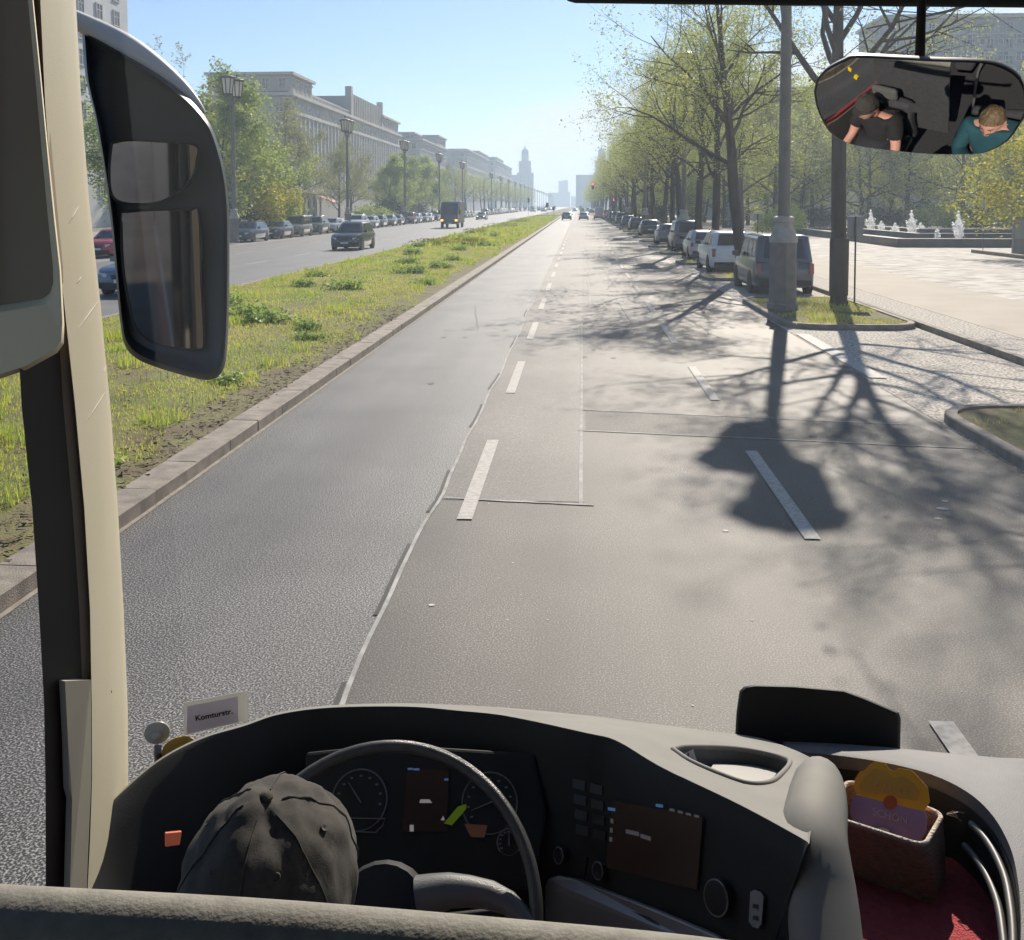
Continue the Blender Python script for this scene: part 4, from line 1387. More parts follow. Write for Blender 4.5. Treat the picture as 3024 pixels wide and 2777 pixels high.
def car(name, label, cat, typ, col, x, y, rz, group=None, detail=True, lit=None, roofbars=False, rack=False, glassrear=True, sc=1.0):
    L, W, H, hood, belt, yc, rf, rr, rb, deck = TYPES[typ]
    w = W / 2
    pt = paint(col)
    P = []                                            # (name, MB, material, parent name)
    b = MB()
    tail = deck if deck else belt
    st = [(L / 2, 0.34, hood - 0.34, 0.80), (L / 2 - 0.05, 0.24, hood - 0.18, 0.88), (L / 2 - 0.22, 0.2, hood - 0.07, 0.955), (L / 2 - 0.6, 0.2, hood - 0.01, 0.985), (yc, 0.2, belt, 1.0), (0, 0.2, belt + 0.01, 1.0),
          (rb + 0.3, 0.21, tail + 0.01, 1.0), (-L / 2 + 0.2, 0.24, tail, 0.97), (-L / 2 + 0.05, 0.28, tail - 0.10, 0.92), (-L / 2, 0.36, tail - 0.24, 0.86)]
    rings = []
    for (yy, zb, zt, k) in st:
        ww = w * k
        h = zt - zb
        half = [(0.90 * ww, zb), (0.985 * ww, zb + 0.12 * h), (ww, zb + 0.45 * h), (0.985 * ww, zb + 0.78 * h), (0.93 * ww, zt - 0.02), (0.80 * ww, zt + 0.012), (0.3 * ww, zt + 0.03)]
        rings.append([Vector((sx, yy, z)) for sx, z in half] + [Vector((-sx, yy, z)) for sx, z in reversed(half)])
    b.loft(rings, True, True)
    wb, wt = w * 0.925, w * (0.74 if typ not in ('boxy', 'van') else 0.82)
    zb = belt - 0.04

    def ring(t, inset=0.0):
        f = lambda a, c: lerp(a, c, t)
        ww = f(wb, wt) - inset
        yf, yr = f(yc, rf) - inset, f(rb, rr) + inset
        z = f(zb, H - 0.05)
        return [Vector((ww, yf - 0.10, z)), Vector((ww * 0.82, yf, z)), Vector((-ww * 0.82, yf, z)), Vector((-ww, yf - 0.10, z)), Vector((-ww, yr + 0.10, z)), Vector((-ww * 0.82, yr, z)), Vector((ww * 0.82, yr, z)), Vector((ww, yr + 0.10, z))]
    top = ring(1.0, 0.12)
    for v in top: v.z = H
    b.loft([ring(0), ring(0.5), ring(0.97), ring(1.02, 0.03), top], True, True)
    P.append(('body', b, pt, None))

    def face(u, pts, off, m, nm):                      # quads lying 6 mm proud of the cabin
        mb_ = MB()
        for q in pts:
            mb_.poly([Vector(p) + Vector(off) for p in q])
        P.append((nm, mb_, m, None))
    r1, r2 = ring(0.14), ring(0.90)
    ins = lambda a, c, k: a.lerp(c, k)
    face(0, [[ins(r1[1], r1[2], 0.02), ins(r1[2], r1[1], 0.02), ins(r2[2], r2[1], 0.03), ins(r2[1], r2[2], 0.03)]], (0, 0.008, 0.008), M_cglass, 'windscreen')
    if glassrear:
        face(0, [[ins(r1[6], r1[5], 0.05), ins(r1[5], r1[6], 0.05), ins(r2[5], r2[6], 0.07), ins(r2[6], r2[5], 0.07)]], (0, -0.008, 0.004), M_cglass, 'rear_window')
    for sx, i0, i1 in ((1, 0, 7), (-1, 3, 4)):
        a0, a1, c0, c1 = r1[i0], r1[i1], r2[i0], r2[i1]
        cuts = ((0.03, 0.42), (0.45, 0.73), (0.76, 0.96)) if typ in ('estate', 'suv', 'mpv', 'boxy') else ((0.04, 0.48), (0.52, 0.93))
        if typ == 'van':
            cuts = ((0.03, 0.26),)
        for u0, u1 in cuts:
            face(0, [[a0.lerp(a1, u0), a0.lerp(a1, u1), c0.lerp(c1, u1), c0.lerp(c1, u0)]], (0.008 * sx, 0, 0.003), M_cglass, 'side_window')
    wr = 0.335 if typ in ('suv', 'boxy', 'van', 'mpv') else 0.315
    for sx in (-1, 1):
        for yy in (L / 2 - 0.86, -L / 2 + 0.82):
            mb_ = MB()
            q = w - 0.10
            mb_.lathe([(wr * 0.62, 0), (wr * 0.96, 0.0), (wr, 0.03), (wr, 0.17), (wr * 0.96, 0.205), (wr * 0.66, 0.205)], (sx * (q - 0.09), yy, wr), 18, axis=(sx, 0, 0))
            P.append(('wheel', mb_, M_tyre, None))
            m2 = MB()
            m2.lathe([(wr * 0.66, 0.19), (wr * 0.62, 0.17), (wr * 0.2, 0.185), (0.0, 0.19)], (sx * (q - 0.09), yy, wr), 10, axis=(sx, 0, 0))
            P.append(('rim', m2, M_rim, 'wheel'))
            m3 = MB()
            m3.lathe([(wr + 0.055, 0), (wr + 0.055, 0.012), (wr * 0.9, 0.012)], (sx * (w * 0.995), yy, wr + 0.02), 18, axis=(sx, 0, 0))
            P.append(('wheel_arch', m3, M_trimb, None))
        mb_ = MB()
        mb_.prism([(sx * w * 0.80, L / 2 - 0.065, hood - 0.20), (sx * w * 0.52, L / 2 - 0.015, hood - 0.235), (sx * w * 0.54, L / 2 - 0.005, hood - 0.34), (sx * w * 0.83, L / 2 - 0.07, hood - 0.32)], (0, 0.03, 0.01))
        P.append(('headlight', mb_, M_headlit if lit == 'head' else M_clamp, None))
        mb_ = MB()
        tz = tail - 0.16
        th = 0.24 if typ in ('suv', 'mpv', 'boxy', 'van') else 0.12
        mb_.prism([(sx * w * 0.93, -L / 2 + 0.06, tz + 0.08), (sx * w * 0.78, -L / 2 + 0.02, tz + 0.08), (sx * w * 0.79, -L / 2 + 0.0, tz - th), (sx * w * 0.93, -L / 2 + 0.04, tz - th)], (0, -0.04, 0))
        P.append(('tail_light', mb_, M_taillit if lit == 'tail' else M_tail, None))
        mb_ = MB()
        mb_.box((sx * (w + 0.10), yc - 0.28, belt + 0.10), (0.20, 0.12, 0.15)); mb_.box((sx * (w - 0.01), yc - 0.26, belt + 0.05), (0.08, 0.06, 0.05))
        P.append(('wing_mirror', mb_, M_trimb if col in ('white', 'silver') else pt, None))
    mb_ = MB(); mb_.prism([(-w * 0.42, L / 2 - 0.005, hood - 0.26), (w * 0.42, L / 2 - 0.005, hood - 0.26), (w * 0.36, L / 2 + 0.002, hood - 0.40), (-w * 0.36, L / 2 + 0.002, hood - 0.40)], (0, 0.012, 0))
    P.append(('grille', mb_, M_trimb, None))
    mb_ = MB(); mb_.box((0, L / 2 - 0.06, 0.34), (W * 0.80, 0.16, 0.16))
    P.append(('bumper', mb_, M_trimb, None))
    mb_ = MB(); mb_.box((0, -L / 2 + 0.05, 0.38), (W * 0.84, 0.14, 0.18))
    P.append(('bumper', mb_, M_trimb, None))
    for sy in (1, -1):
        mb_ = MB(); mb_.box((0, sy * (L / 2 + 0.035), 0.47 if sy > 0 else (0.72 if tail > 0.99 else 0.62)), (0.5, 0.02, 0.11))
        P.append(('number_plate', mb_, M_plate, None))
    if roofbars:
        for sx in (-1, 1):
            mb_ = MB(); mb_.tube(cr([(sx * wt * 0.92, rf - 0.25, H - 0.02), (sx * wt * 0.92, rf - 0.4, H + 0.05), (sx * wt * 0.92, rr + 0.5, H + 0.05), (sx * wt * 0.92, rr + 0.3, H - 0.02)], 8), 0.02, 5)
            P.append(('roof_rail', mb_, M_rim, None))
    if detail:
        t = thing(name, label, cat, (x, y, 0.0), rz, group)
        last = None
        for nm, mb_, m, par in P:
            o = mb_.build(nm, m, last if par else t, 35)
            if nm == 'wheel':
                last = o
        t.scale = (sc, sc, sc)
        return t
    allm, ms_ = MB(), []
    for nm, mb_, m, par in P:
        if nm in ('wheel_arch', 'rim', 'bumper', 'number_plate'):
            continue
        if m not in ms_: ms_.append(m)
        allm.add(mb_.v, mb_.f, ms_.index(m))
    o = allm.build(name, ms_, None, 35)
    o.location = (x, y, 0)
    o.rotation_euler = (0, 0, rz)
    return tag(o, label, cat, group)


PI = math.pi
GL = 'cars parked along the left kerb'
px_ = -24.85
lp = [(53, 'hatch', 'red', 'red parked car glimpsed between the pillar and the outside mirror'),
      (75.3, 'estate', 'navy', 'dark blue-grey estate car, first in the parked row beside the left lamp post'), (82.6, 'hatch', 'charcoal', 'dark low hatchback with a glinting headlight, second in the left parked row'),
      (88.3, 'boxy', 'taupe', 'boxy grey-brown van-like car, third in the left parked row'), (95, 'suv', 'charcoal', 'dark off-roader with a bright headlight glint, fourth in the left parked row'),
      (101, 'hatch', 'silver', 'silver car half hidden behind the oncoming dark people carrier'), (113.5, 'suv', 'white', 'white off-roader parked just right of the second left lamp post'),
      (119.6, 'hatch', 'silver', 'silver hatchback second behind the second left lamp post'), (125.4, 'estate', 'charcoal', 'dark estate car in the middle of the left parked row'), (131.6, 'hatch', 'grey', 'mid grey hatchback left of the third lamp post'),
      (138, 'sedan', 'charcoal', 'dark saloon right before the third left lamp post'), (148, 'mpv', 'maroon', 'tall reddish people carrier right of the third left lamp post'), (154.5, 'hatch', 'silver', 'silver car behind the reddish people carrier'),
      (160.5, 'hatch', 'grey', 'grey car two behind the reddish people carrier'), (167, 'sedan', 'white', 'white saloon left of the box truck'), (173.5, 'suv', 'black', 'black off-roader directly behind the box truck')]
for i, (y, ty, co, lb) in enumerate(lp):
    car('parked_car', lb, 'car', ty, co, px_ + 0.08 * math.sin(i * 3), y, PI + 0.01 * math.sin(i * 5), GL, True, roofbars=ty in ('estate', 'suv'))
rc = random.Random(4)
cols = ['silver', 'charcoal', 'white', 'grey', 'black', 'navy', 'silver', 'bluegrey', 'maroon']
tys = ['hatch', 'estate', 'suv', 'hatch', 'sedan', 'mpv']
for i in range(34):
    y = 186 + 6.5 * i
    if 236 < y < 266:
        continue
    car('parked_car', 'tiny parked car far down the left kerb row', 'car', tys[rc.randrange(6)], cols[rc.randrange(9)], px_, y, PI, GL, False)

G_R2 = 'cars parked between the right-hand trees'
car('parked_car', 'grey-blue tall family car with dark rear window, parked behind the nearest lamp post', 'car', 'boxy', 'slate', 6.25, 33.4, 0.0, G_R2)
car('parked_car', 'white off-roader parked second from the nearest lamp post', 'car', 'suv', 'white', 6.15, 43.2, 0.02, G_R2, roofbars=True)
car('parked_car', 'tall silver-grey people carrier, third in the right parked row', 'car', 'boxy', 'grey', 6.5, 62.4, 0.0, G_R2)
car('parked_car', 'silver car in the shade between the third and fourth right-hand trees', 'car', 'hatch', 'silver', 6.4, 53.0, 0.0, G_R2)
for i in range(24):
    y = 72 + 9.6 * i
    if 236 < y < 264 or i % 2:
        continue
    car('parked_car', 'silver-blue car parked deep in the shade of the right-hand trees' if i == 0 else 'small shaded car far back between the right-hand trees', 'car', tys[rc.randrange(6)], ['bluegrey', 'charcoal', 'charcoal', 'grey', 'black'][i % 5], 6.3, y, 0, G_R2, i < 3)

G_O = 'oncoming traffic on the left carriageway'
car('oncoming_car', 'dark people carrier driving towards the camera beside the median grass', 'car', 'mpv', 'black', -14.0, 62.6, PI - 0.03, G_O, roofbars=True)
car('oncoming_car', 'silver-blue saloon with clear headlamps glimpsed left of the outside mirror', 'car', 'sedan', 'blue', -13.6, 31.8, PI, G_O)
car('oncoming_car', 'dark saloon with shining headlights behind the box truck', 'car', 'sedan', 'charcoal', -18.0, 189, PI, G_O, lit='head')
for i, (x, y, ty, co) in enumerate(((-17.6, 395, 'suv', 'silver'), (-13.8, 405, 'estate', 'charcoal'), (-14.6, 440, 'hatch', 'grey'), (-20.5, 450, 'van', 'white'), (-18, 470, 'suv', 'charcoal'), (-14, 500, 'hatch', 'silver'), (-17, 540, 'van', 'grey'), (-14.0, 560, 'sedan', 'white'), (-20, 600, 'suv', 'silver'), (-15, 640, 'van', 'white'))):
    car('oncoming_car', 'tiny oncoming car in the distant queue left of the median', 'car', ty, co, x, y, PI, G_O, False)
G_A = 'traffic ahead on our carriageway'
car('driving_car', 'dark car ahead in the left lane beside the median kerb', 'car', 'hatch', 'charcoal', -2.15, 186, 0, G_A)
car('driving_car', 'small car with lit brake lights ahead in the middle lane', 'car', 'hatch', 'silver', 0.95, 188, 0, G_A, lit='tail')
car('delivery_van', 'tall pale grey panel van with red brake lights ahead in the right lane', 'van', 'van', 'silver', 4.0, 200, 0, G_A, lit='tail', glassrear=False)
for x, y, ty, co in ((-1.6, 420, 'hatch', 'white'), (1.4, 380, 'suv', 'black'), (4.6, 345, 'sedan', 'charcoal'), (1.2, 560, 'van', 'grey'), (3.6, 390, 'suv', 'silver')):
    car('driving_car', 'tiny car far ahead on our carriageway', 'car', ty, co, x, y, 0, G_A, False)

# oncoming box truck
tk = thing('box_truck', 'dark boxy delivery truck with orange indicator lights coming towards the camera', 'truck', (-15.2, 122, 0), PI)
tp = paint('green')
mb = MB(); mb.loft([[Vector((sx * ww, yy, z)) for sx, z in ((1, 0.55), (1, zt), (-1, zt), (-1, 0.55))] for ww, yy, zt in ((1.04, 1.3, 3.0), (1.04, 2.3, 3.0), (1.02, 2.75, 2.6), (0.98, 3.05, 1.55), (0.96, 3.1, 0.6))]); mb.build('cab', tp, tk, bevel=0.05)
mb = MB(); mb.span(-1.08, 1.08, -3.6, 1.25, 0.62, 3.15); mb.build('cargo_box', mat('truck_box', (0.10, 0.105, 0.10), (0.08, 0.085, 0.08), 1, 0.5), tk, bevel=0.04)
mb = MB(); mb.poly([(-0.9, 3.04, 1.63), (0.9, 3.04, 1.63), (0.92, 2.775, 2.56), (-0.92, 2.775, 2.56)]); mb.build('windscreen', M_cglass, tk)
for sx in (-1, 1):
    mb = MB(); mb.poly([(sx * 1.05, 1.6, 1.6), (sx * 1.05, 2.6, 1.6), (sx * 1.05, 2.4, 2.5), (sx * 1.05, 1.6, 2.5)]); mb.build('side_window', M_cglass, tk)
    mb = MB(); mb.box((sx * 0.84, 3.13, 0.95), (0.28, 0.06, 0.2)); mb.build('indicator', M_indic, tk)
    mb = MB(); mb.box((sx * 1.22, 2.75, 1.9), (0.2, 0.08, 0.45)); mb.build('wing_mirror', M_trimb, tk)
    for yy in (2.1, -2.3):
        mb = MB(); mb.lathe([(0.25, 0), (0.40, 0.0), (0.42, 0.04), (0.42, 0.22), (0.40, 0.26), (0.05, 0.24)], (sx * 0.80, yy, 0.42), 18, axis=(sx, 0, 0)); mb.build('wheel', M_tyre, tk, 35)
mb = MB(); mb.box((0, 3.13, 0.62), (1.9, 0.1, 0.22)); mb.build('bumper', M_trimb, tk)
mb = MB(); mb.box((0, 3.19, 0.62), (0.5, 0.02, 0.11)); mb.build('number_plate', M_plate, tk)

# ------------------------------------------------------------------ signals, signs, street furniture
M_sig = mat('signal_housing', (0.03, 0.035, 0.033), (0.02, 0.022, 0.022), 6, 0.6)
M_red = mat('red_signal', (0.6, 0.02, 0.03), (0.6, 0.02, 0.03), 5, 0.3, emit=(1, 0.03, 0.06), estr=6)
M_lens = mat('dark_lens', (0.02, 0.03, 0.025), (0.015, 0.02, 0.018), 5, 0.2)


def signal(label, x, y, z, arm=None):
    t = thing('traffic_light', label, 'traffic light', (x, y, 0))
    mb = MB(); mb.box((0, 0, z), (0.55, 0.3, 1.35)); mb.build('housing', M_sig, t, bevel=0.05)
    for k, m in ((0.42, M_red), (0, M_lens), (-0.42, M_lens)):
        mb = MB(); mb.lathe([(0.19, 0), (0.15, 0.04), (0.0, 0.06)], (0, -0.155, z + k), 12, axis=(0, -1, 0)); mb.build('signal_lens', m, t)
    mb = MB()
    if arm:
        mb.tube(cr([(arm, 0.2, 0), (arm, 0.2, z - 1), (arm - 0.4, 0.2, z + 0.2), (arm - 1.5, 0.2, z + 0.45), (0, 0.2, z + 0.3)], 14), 0.09, 8)
    else:
        mb.tube([(0, 0.2, 0), (0, 0.2, z + 0.6)], 0.06, 8)
    mb.build('pole', M_iron, t, 50)


signal('overhead red traffic light hung from a mast arm over the right lanes', 3.1, 222, 6.8, 3.6)
signal('red traffic light at the right kerb under the trees', 7.9, 226, 3.4)


def back_sign(label, x, y, w, h, z, plate=M_plate, name='street_sign', rz=0, n=1):
    t = thing(name, label, 'sign', (x, y, 0.08), rz)
    mb = MB(); mb.tube([(0, 0, 0), (0, 0, z + h)], 0.024, 8); mb.build('post', M_iron, t)
    for q in range(n):
        mb = MB(); mb.box((0, 0.05, z + h / 2 - q * h * 1.1), (w, 0.03, h)); mb.build('plate', plate, t, bevel=0.01)
    return t


M_back = mat('sign_back', (0.30, 0.31, 0.32), (0.25, 0.26, 0.27), 4, 0.55)
back_sign('grey back of a parking sign right of the nearest kerb tree', 7.45, 27.9, 0.42, 0.62, 1.75, M_back)
back_sign('slim dark sign post in the median before the crossing', -6.0, 196, 0.5, 0.9, 2.2, M_sig)
back_sign('pair partner of slim dark sign posts, nearer the kerb in the median', -4.9, 200, 0.45, 0.7, 1.6, M_sig)
back_sign('lone sign post on the left edge of the median far ahead', -10.9, 222, 0.4, 1.0, 3.2, M_sig)
back_sign('tall thin post with a narrow pale plate left of the grey stele', 23.6, 61, 0.45, 0.9, 2.4, mat('pale_plate', (0.5, 0.52, 0.53), (0.42, 0.44, 0.45), 4, 0.6))
back_sign('thin post between the second and third right-hand trees', 7.9, 45.5, 0.3, 0.3, 2.0, M_back)
st_ = thing('info_stele', 'grey metal information stele standing in the planted bed at right', 'stele', (22.9, 54.5, 0.1))
mb = MB(); mb.span(-0.32, 0.32, -0.13, 0.13, 0, 2.0); mb.build('body', mat('stele_metal', (0.26, 0.27, 0.28), (0.21, 0.22, 0.23), 2, 0.5, 0.3), st_, bevel=0.02)
mb = MB(); mb.span(-0.27, 0.27, -0.14, -0.135, 0.9, 1.9); mb.build('panel', mat('stele_panel', (0.34, 0.35, 0.36), (0.30, 0.31, 0.32), 2, 0.3), st_)
mb = MB(); mb.span(-0.34, 0.34, -0.15, 0.15, 2.0, 2.05); mb.build('cap', M_iron, st_)
ac = thing('advertising_column', 'round blue advertising column behind the right-hand kerb trees', 'advertising column', (18.2, 121, 0.08))
mb = MB(); mb.lathe([(0.85, 0), (0.85, 0.5), (0.78, 0.55), (0.78, 3.6)], n=24); mb.build('drum', mat('column_blue', (0.05, 0.10, 0.24), (0.07, 0.14, 0.28), 0.8, 0.5), ac, 40)
mb = MB(); mb.lathe([(0.9, 3.6), (0.95, 3.75), (0.7, 4.1), (0.2, 4.4), (0.0, 4.45)], n=24); mb.build('cap', M_iron, ac, 40)
for a0 in (200, 262):
    mb = MB()
    mb.loft([[Vector((0.79 * math.cos(R(a0 + 8 * i)), 0.79 * math.sin(R(a0 + 8 * i)), z)) for i in range(6)] for z in (0.9, 3.1)], False, False)
    mb.build('poster', mat('poster_pale', (0.35, 0.40, 0.48), (0.12, 0.2, 0.36), 1.6, 0.5), ac)
# concrete collars round the near kerb tree, as in the picture: a sleeve at the trunk foot
ts = MB(); ts.lathe([(0.245, 0.25), (0.25, 1.70), (0.235, 1.78), (0.18, 1.80)], n=20)
o = ts.build('trunk_guard', mat('trunk_sleeve', (0.10, 0.085, 0.07), (0.065, 0.056, 0.047), 3, 0.85, stretch=(1, 1, 0.3), bump=0.4), None, 40)
o.location = (6.95, 27.6, 0.09)
tag(o, 'dark sleeve wrapped round the foot of the nearest kerb tree', 'trunk guard')


# ------------------------------------------------------------------ people
def skin_body(name, verts, edges, radii, material, parent=None, sub=1, root=0):
    me = bpy.data.meshes.new(name)
    me.from_pydata([tuple(v) for v in verts], edges, [])
    me.materials.append(material)
    o = link(name, me, parent)
    sk = o.modifiers.new('skin', 'SKIN')
    sk.use_smooth_shade = True
    for i, r in enumerate(radii):
        r = r if hasattr(r, '__len__') else (r, r)
        me.skin_vertices[0].data[i].radius = r
        me.skin_vertices[0].data[i].use_root = i == root
    s = o.modifiers.new('sub', 'SUBSURF')
    s.levels = s.render_levels = sub
    return o


def walker(label, x, y, rz, top, legs, hair, skin=(0.45, 0.28, 0.2)):
    t = thing('person', label, 'person', (x, y, 0.1), rz)
    V = [(0, 0, 0.95), (0, 0, 1.15), (0, 0, 1.38), (0, 0.01, 1.50), (0, 0.03, 1.60), (0, 0.03, 1.70), (0.17, 0, 1.42), (0.23, -0.08, 1.15), (0.22, 0.06, 0.92), (-0.17, 0, 1.42), (-0.23, 0.08, 1.15), (-0.22, 0.2, 0.95),
         (0.09, 0, 0.9), (0.10, 0.16, 0.5), (0.10, 0.2, 0.08), (0.10, 0.34, 0.04), (-0.09, 0, 0.9), (-0.10, -0.05, 0.5), (-0.10, -0.28, 0.10), (-0.10, -0.18, 0.04)]
    E = [(0, 1), (1, 2), (2, 3), (3, 4), (4, 5), (2, 6), (6, 7), (7, 8), (2, 9), (9, 10), (10, 11), (0, 12), (12, 13), (13, 14), (14, 15), (0, 16), (16, 17), (17, 18), (18, 19)]
    Rr = [0.14, 0.13, 0.15, 0.06, 0.10, 0.09, 0.065, 0.05, 0.04, 0.065, 0.05, 0.04, 0.095, 0.07, 0.05, 0.04, 0.095, 0.07, 0.05, 0.04]
    skin_body('body', V, E, Rr, mat('skin_tone', skin, tuple(c * 0.9 for c in skin), 4, 0.6), t)
    skin_body('jacket', V[:3] + V[6:8] + V[9:11], [(0, 1), (1, 2), (2, 3), (3, 4), (2, 5), (5, 6)], [0.165, 0.16, 0.175, 0.085, 0.068, 0.085, 0.068], mat('cloth_' + top[0], top[1], None, 8, 0.9), t)
    skin_body('trousers', [V[0], V[12], V[13], V[14], V[16], V[17], V[18]], [(0, 1), (1, 2), (2, 3), (0, 4), (4, 5), (5, 6)], [0.155, 0.11, 0.085, 0.065, 0.11, 0.085, 0.065], mat('cloth_' + legs[0], legs[1], None, 8, 0.9), t)
    mb = MB(); mb.ball((0, 0.01, 1.72), (0.105, 0.115, 0.09)); mb.build('hair', mat('hair_' + hair[0], hair[1], None, 20, 0.8), t, 60)
    return t


walker('person in red clothes walking along the path between the right-hand trees', 15.5, 133, PI, ('red', (0.35, 0.06, 0.04)), ('dark_red', (0.22, 0.05, 0.04)), ('brown', (0.08, 0.05, 0.03)))
walker('dark figure standing left of the fountain beside the nearest lamp post', 25.6, 117, 0.4, ('black', (0.02, 0.02, 0.025)), ('dark', (0.025, 0.025, 0.03)), ('black', (0.02, 0.018, 0.015)))

# ================================================================== the coach we sit in
M_cream = mat('cream_plastic', (0.48, 0.44, 0.325), (0.43, 0.395, 0.29), 2.0, 0.55, bump=0.08, bscale=400)
M_taupe = mat('taupe_plastic', (0.24, 0.21, 0.17), (0.20, 0.175, 0.145), 2, 0.7)
M_gasket = mat('dark_gasket', (0.045, 0.04, 0.034), (0.034, 0.03, 0.026), 3, 0.8)
M_dash = mat('dash_black', (0.012, 0.0125, 0.013), (0.009, 0.0092, 0.0095), 5, 0.6, bump=0.12, bscale=500, spec=0.3)
M_dashgrey = mat('dash_grey_skin', (0.20, 0.193, 0.176), (0.17, 0.164, 0.15), 8, 0.72, bump=0.08, bscale=900, spec=0.3)
M_silver = mat('silver_trim', (0.24, 0.24, 0.25), (0.20, 0.20, 0.21), 5, 0.45, 0.5)
M_bezel = mat('bezel_ring', (0.30, 0.30, 0.30), (0.22, 0.22, 0.22), 10, 0.35, 0.8)
M_rail = mat('padded_rail', (0.24, 0.23, 0.20), (0.15, 0.144, 0.125), 60, 0.8, bump=0.12, bscale=300, contrast=(0.25, 0.75))
M_wheelrim = mat('wheel_leather', (0.06, 0.057, 0.052), (0.045, 0.043, 0.039), 20, 0.30, bump=0.25, bscale=500)
M_mirhouse = mat('mirror_housing_black', (0.034, 0.036, 0.039), (0.052, 0.054, 0.058), 3, 0.38, bump=0.05)
M_mirsilver = mat('mirror_cover_silver', (0.72, 0.69, 0.64), (0.64, 0.61, 0.57), 5, 0.45)
M_mirror = mirror_mat('mirror_glass', (0.58, 0.58, 0.58))
M_mirror2 = mirror_mat('dusty_brown_mirror', (0.52, 0.47, 0.42), 0.03)  # warm brown of the reflection is put into the glass colour
M_screen = bpy.data.materials.new('screen')
M_screen.use_nodes = True
_n = M_screen.node_tree.nodes['Principled BSDF']
_n.inputs['Base Color'].default_value = (0.018, 0.014, 0.013, 1)
_n.inputs['Roughness'].default_value = 0.25
_n.inputs['Emission Color'].default_value = (0.30, 0.12, 0.09, 1)
_n.inputs['Emission Strength'].default_value = 0.007
M_icon = mat('lit_icon', (0.2, 0.2, 0.2), (0.18, 0.18, 0.18), 5, 0.4, emit=(0.8, 0.75, 0.75), estr=0.12)
M_blue = mat('blue_icon', (0.1, 0.2, 0.4), (0.1, 0.2, 0.4), 5, 0.4, emit=(0.15, 0.35, 0.8), estr=0.10)
M_green = mat('green_icon', (0.02, 0.03, 0.005), (0.02, 0.03, 0.005), 5, 0.4, emit=(0.35, 0.55, 0.02), estr=0.07)
M_mark = mat('gauge_marking', (0.16, 0.165, 0.17), (0.13, 0.135, 0.14), 5, 0.5)
M_amber = mat('red_switch', (0.55, 0.13, 0.06), (0.45, 0.10, 0.05), 6, 0.5, emit=(0.8, 0.2, 0.1), estr=0.08)
M_seatcloth = mat('seat_cloth', (0.05, 0.052, 0.058), (0.035, 0.037, 0.042), 30, 0.9)
M_headliner = mat('grey_lining', (0.13, 0.127, 0.124), (0.10, 0.098, 0.096), 2, 0.85)
M_maroon = mat('maroon_livery', (0.34, 0.06, 0.05), (0.28, 0.05, 0.04), 2, 0.3, coat=0.5)
M_blackgl = mat('black_side_glass', (0.015, 0.017, 0.02), (0.02, 0.022, 0.026), 1, 0.06, spec=0.8)

coach = thing('coach', 'interior of the touring coach: cream pillar, black dashboard, mirrors and padded rail framing the view', 'coach', (0, 0, 0))
XL, XR = -0.87, 1.70

# shell ---------------------------------------------------------------
def cpart(nm, m, fn, smooth=None, bevel=0, parent=None, fix=True):
    mb = MB()
    fn(mb)
    return mb.build(nm, m, parent or coach, smooth, bevel, fix)


def f(mb):
    mb.span(XL - 0.06, XL - 0.02, -9, 1.55, 0.35, 1.60)
    mb.span(XR + 0.02, XR + 0.06, -9, 1.9, 0.35, 1.60)
    mb.span(XL - 0.06, XR + 0.06, -9.05, -9, 0.35, 3.65)
cpart('side_wall', M_maroon, f)
def f(mb):
    mb.span(XL - 0.055, XL - 0.015, -9, -1.0, 1.60, 3.0)
    mb.span(XR + 0.015, XR + 0.055, -9, -1.0, 1.60, 3.0)
cpart('side_glazing', M_blackgl, f)
def f(mb):
    mb.span(XL, XL + 0.02, -8.9, 1.55, 1.0, 1.58)
    mb.span(XR - 0.02, XR, -8.9, 1.9, 1.0, 1.9)
    mb.span(XL, XL + 0.02, -8.9, 1.28, 2.85, 3.6)
    mb.span(XR - 0.02, XR, -8.9, 1.9, 2.85, 3.6)
    mb.span(XL, XL + 0.02, -1.0, -0.7, 1.58, 2.85)
    mb.span(XL, XR, -3.6, -3.55, 1.0, 3.6)
cpart('inner_lining', M_headliner, f)
cpart('floor', M_seatcloth, lambda mb: mb.span(XL, XR, -8.9, 2.3, 0.92, 1.0))
def f(mb):
    xs = [XL + (XR - XL) * i / 12 for i in range(13)]
    mb.loft([[Vector((x, y, 3.60 + 0.05 * (1 - ((x - 0.41) / 1.3) ** 2))) for x in xs] for y in (-9, 1.86)], False, False)
    mb.loft([[Vector((x, y, 3.66 + 0.05 * (1 - ((x - 0.41) / 1.3) ** 2))) for x in xs] for y in (-9, 1.90)], False, False)
cpart('roof', M_headliner, f, 60)
cpart('front_panel', M_maroon, lambda mb: mb.span(XL - 0.05, XR + 0.05, 2.44, 2.50, 0.35, 1.28), bevel=0.03)

# windscreen and side pane: clean laminated glass
M_clear = clear_glass('clear_glass', (0.97, 0.98, 0.975))
M_film = bpy.data.materials.new('dusty_windscreen')      # laminated glass with a film of road dust that catches the sun
M_film.use_nodes = True
_f = M_film.node_tree
_f.nodes.clear()
_o = _f.nodes.new('ShaderNodeOutputMaterial')
_v = _f.nodes.new('ShaderNodeVolumeScatter')
_v.inputs['Color'].default_value = (0.88, 0.94, 1.0, 1)
_v.inputs['Density'].default_value = 2.6
_v.inputs['Anisotropy'].default_value = 0.55
_f.links.new(_v.outputs[0], _o.inputs['Volume'])


def ws(x, z):
    return 2.47 - 0.10 * ((x - 0.41) / 1.25) ** 2 - 0.13 * abs((x - 0.41) / 1.25) ** 4 - 0.20 * (z - 1.46)


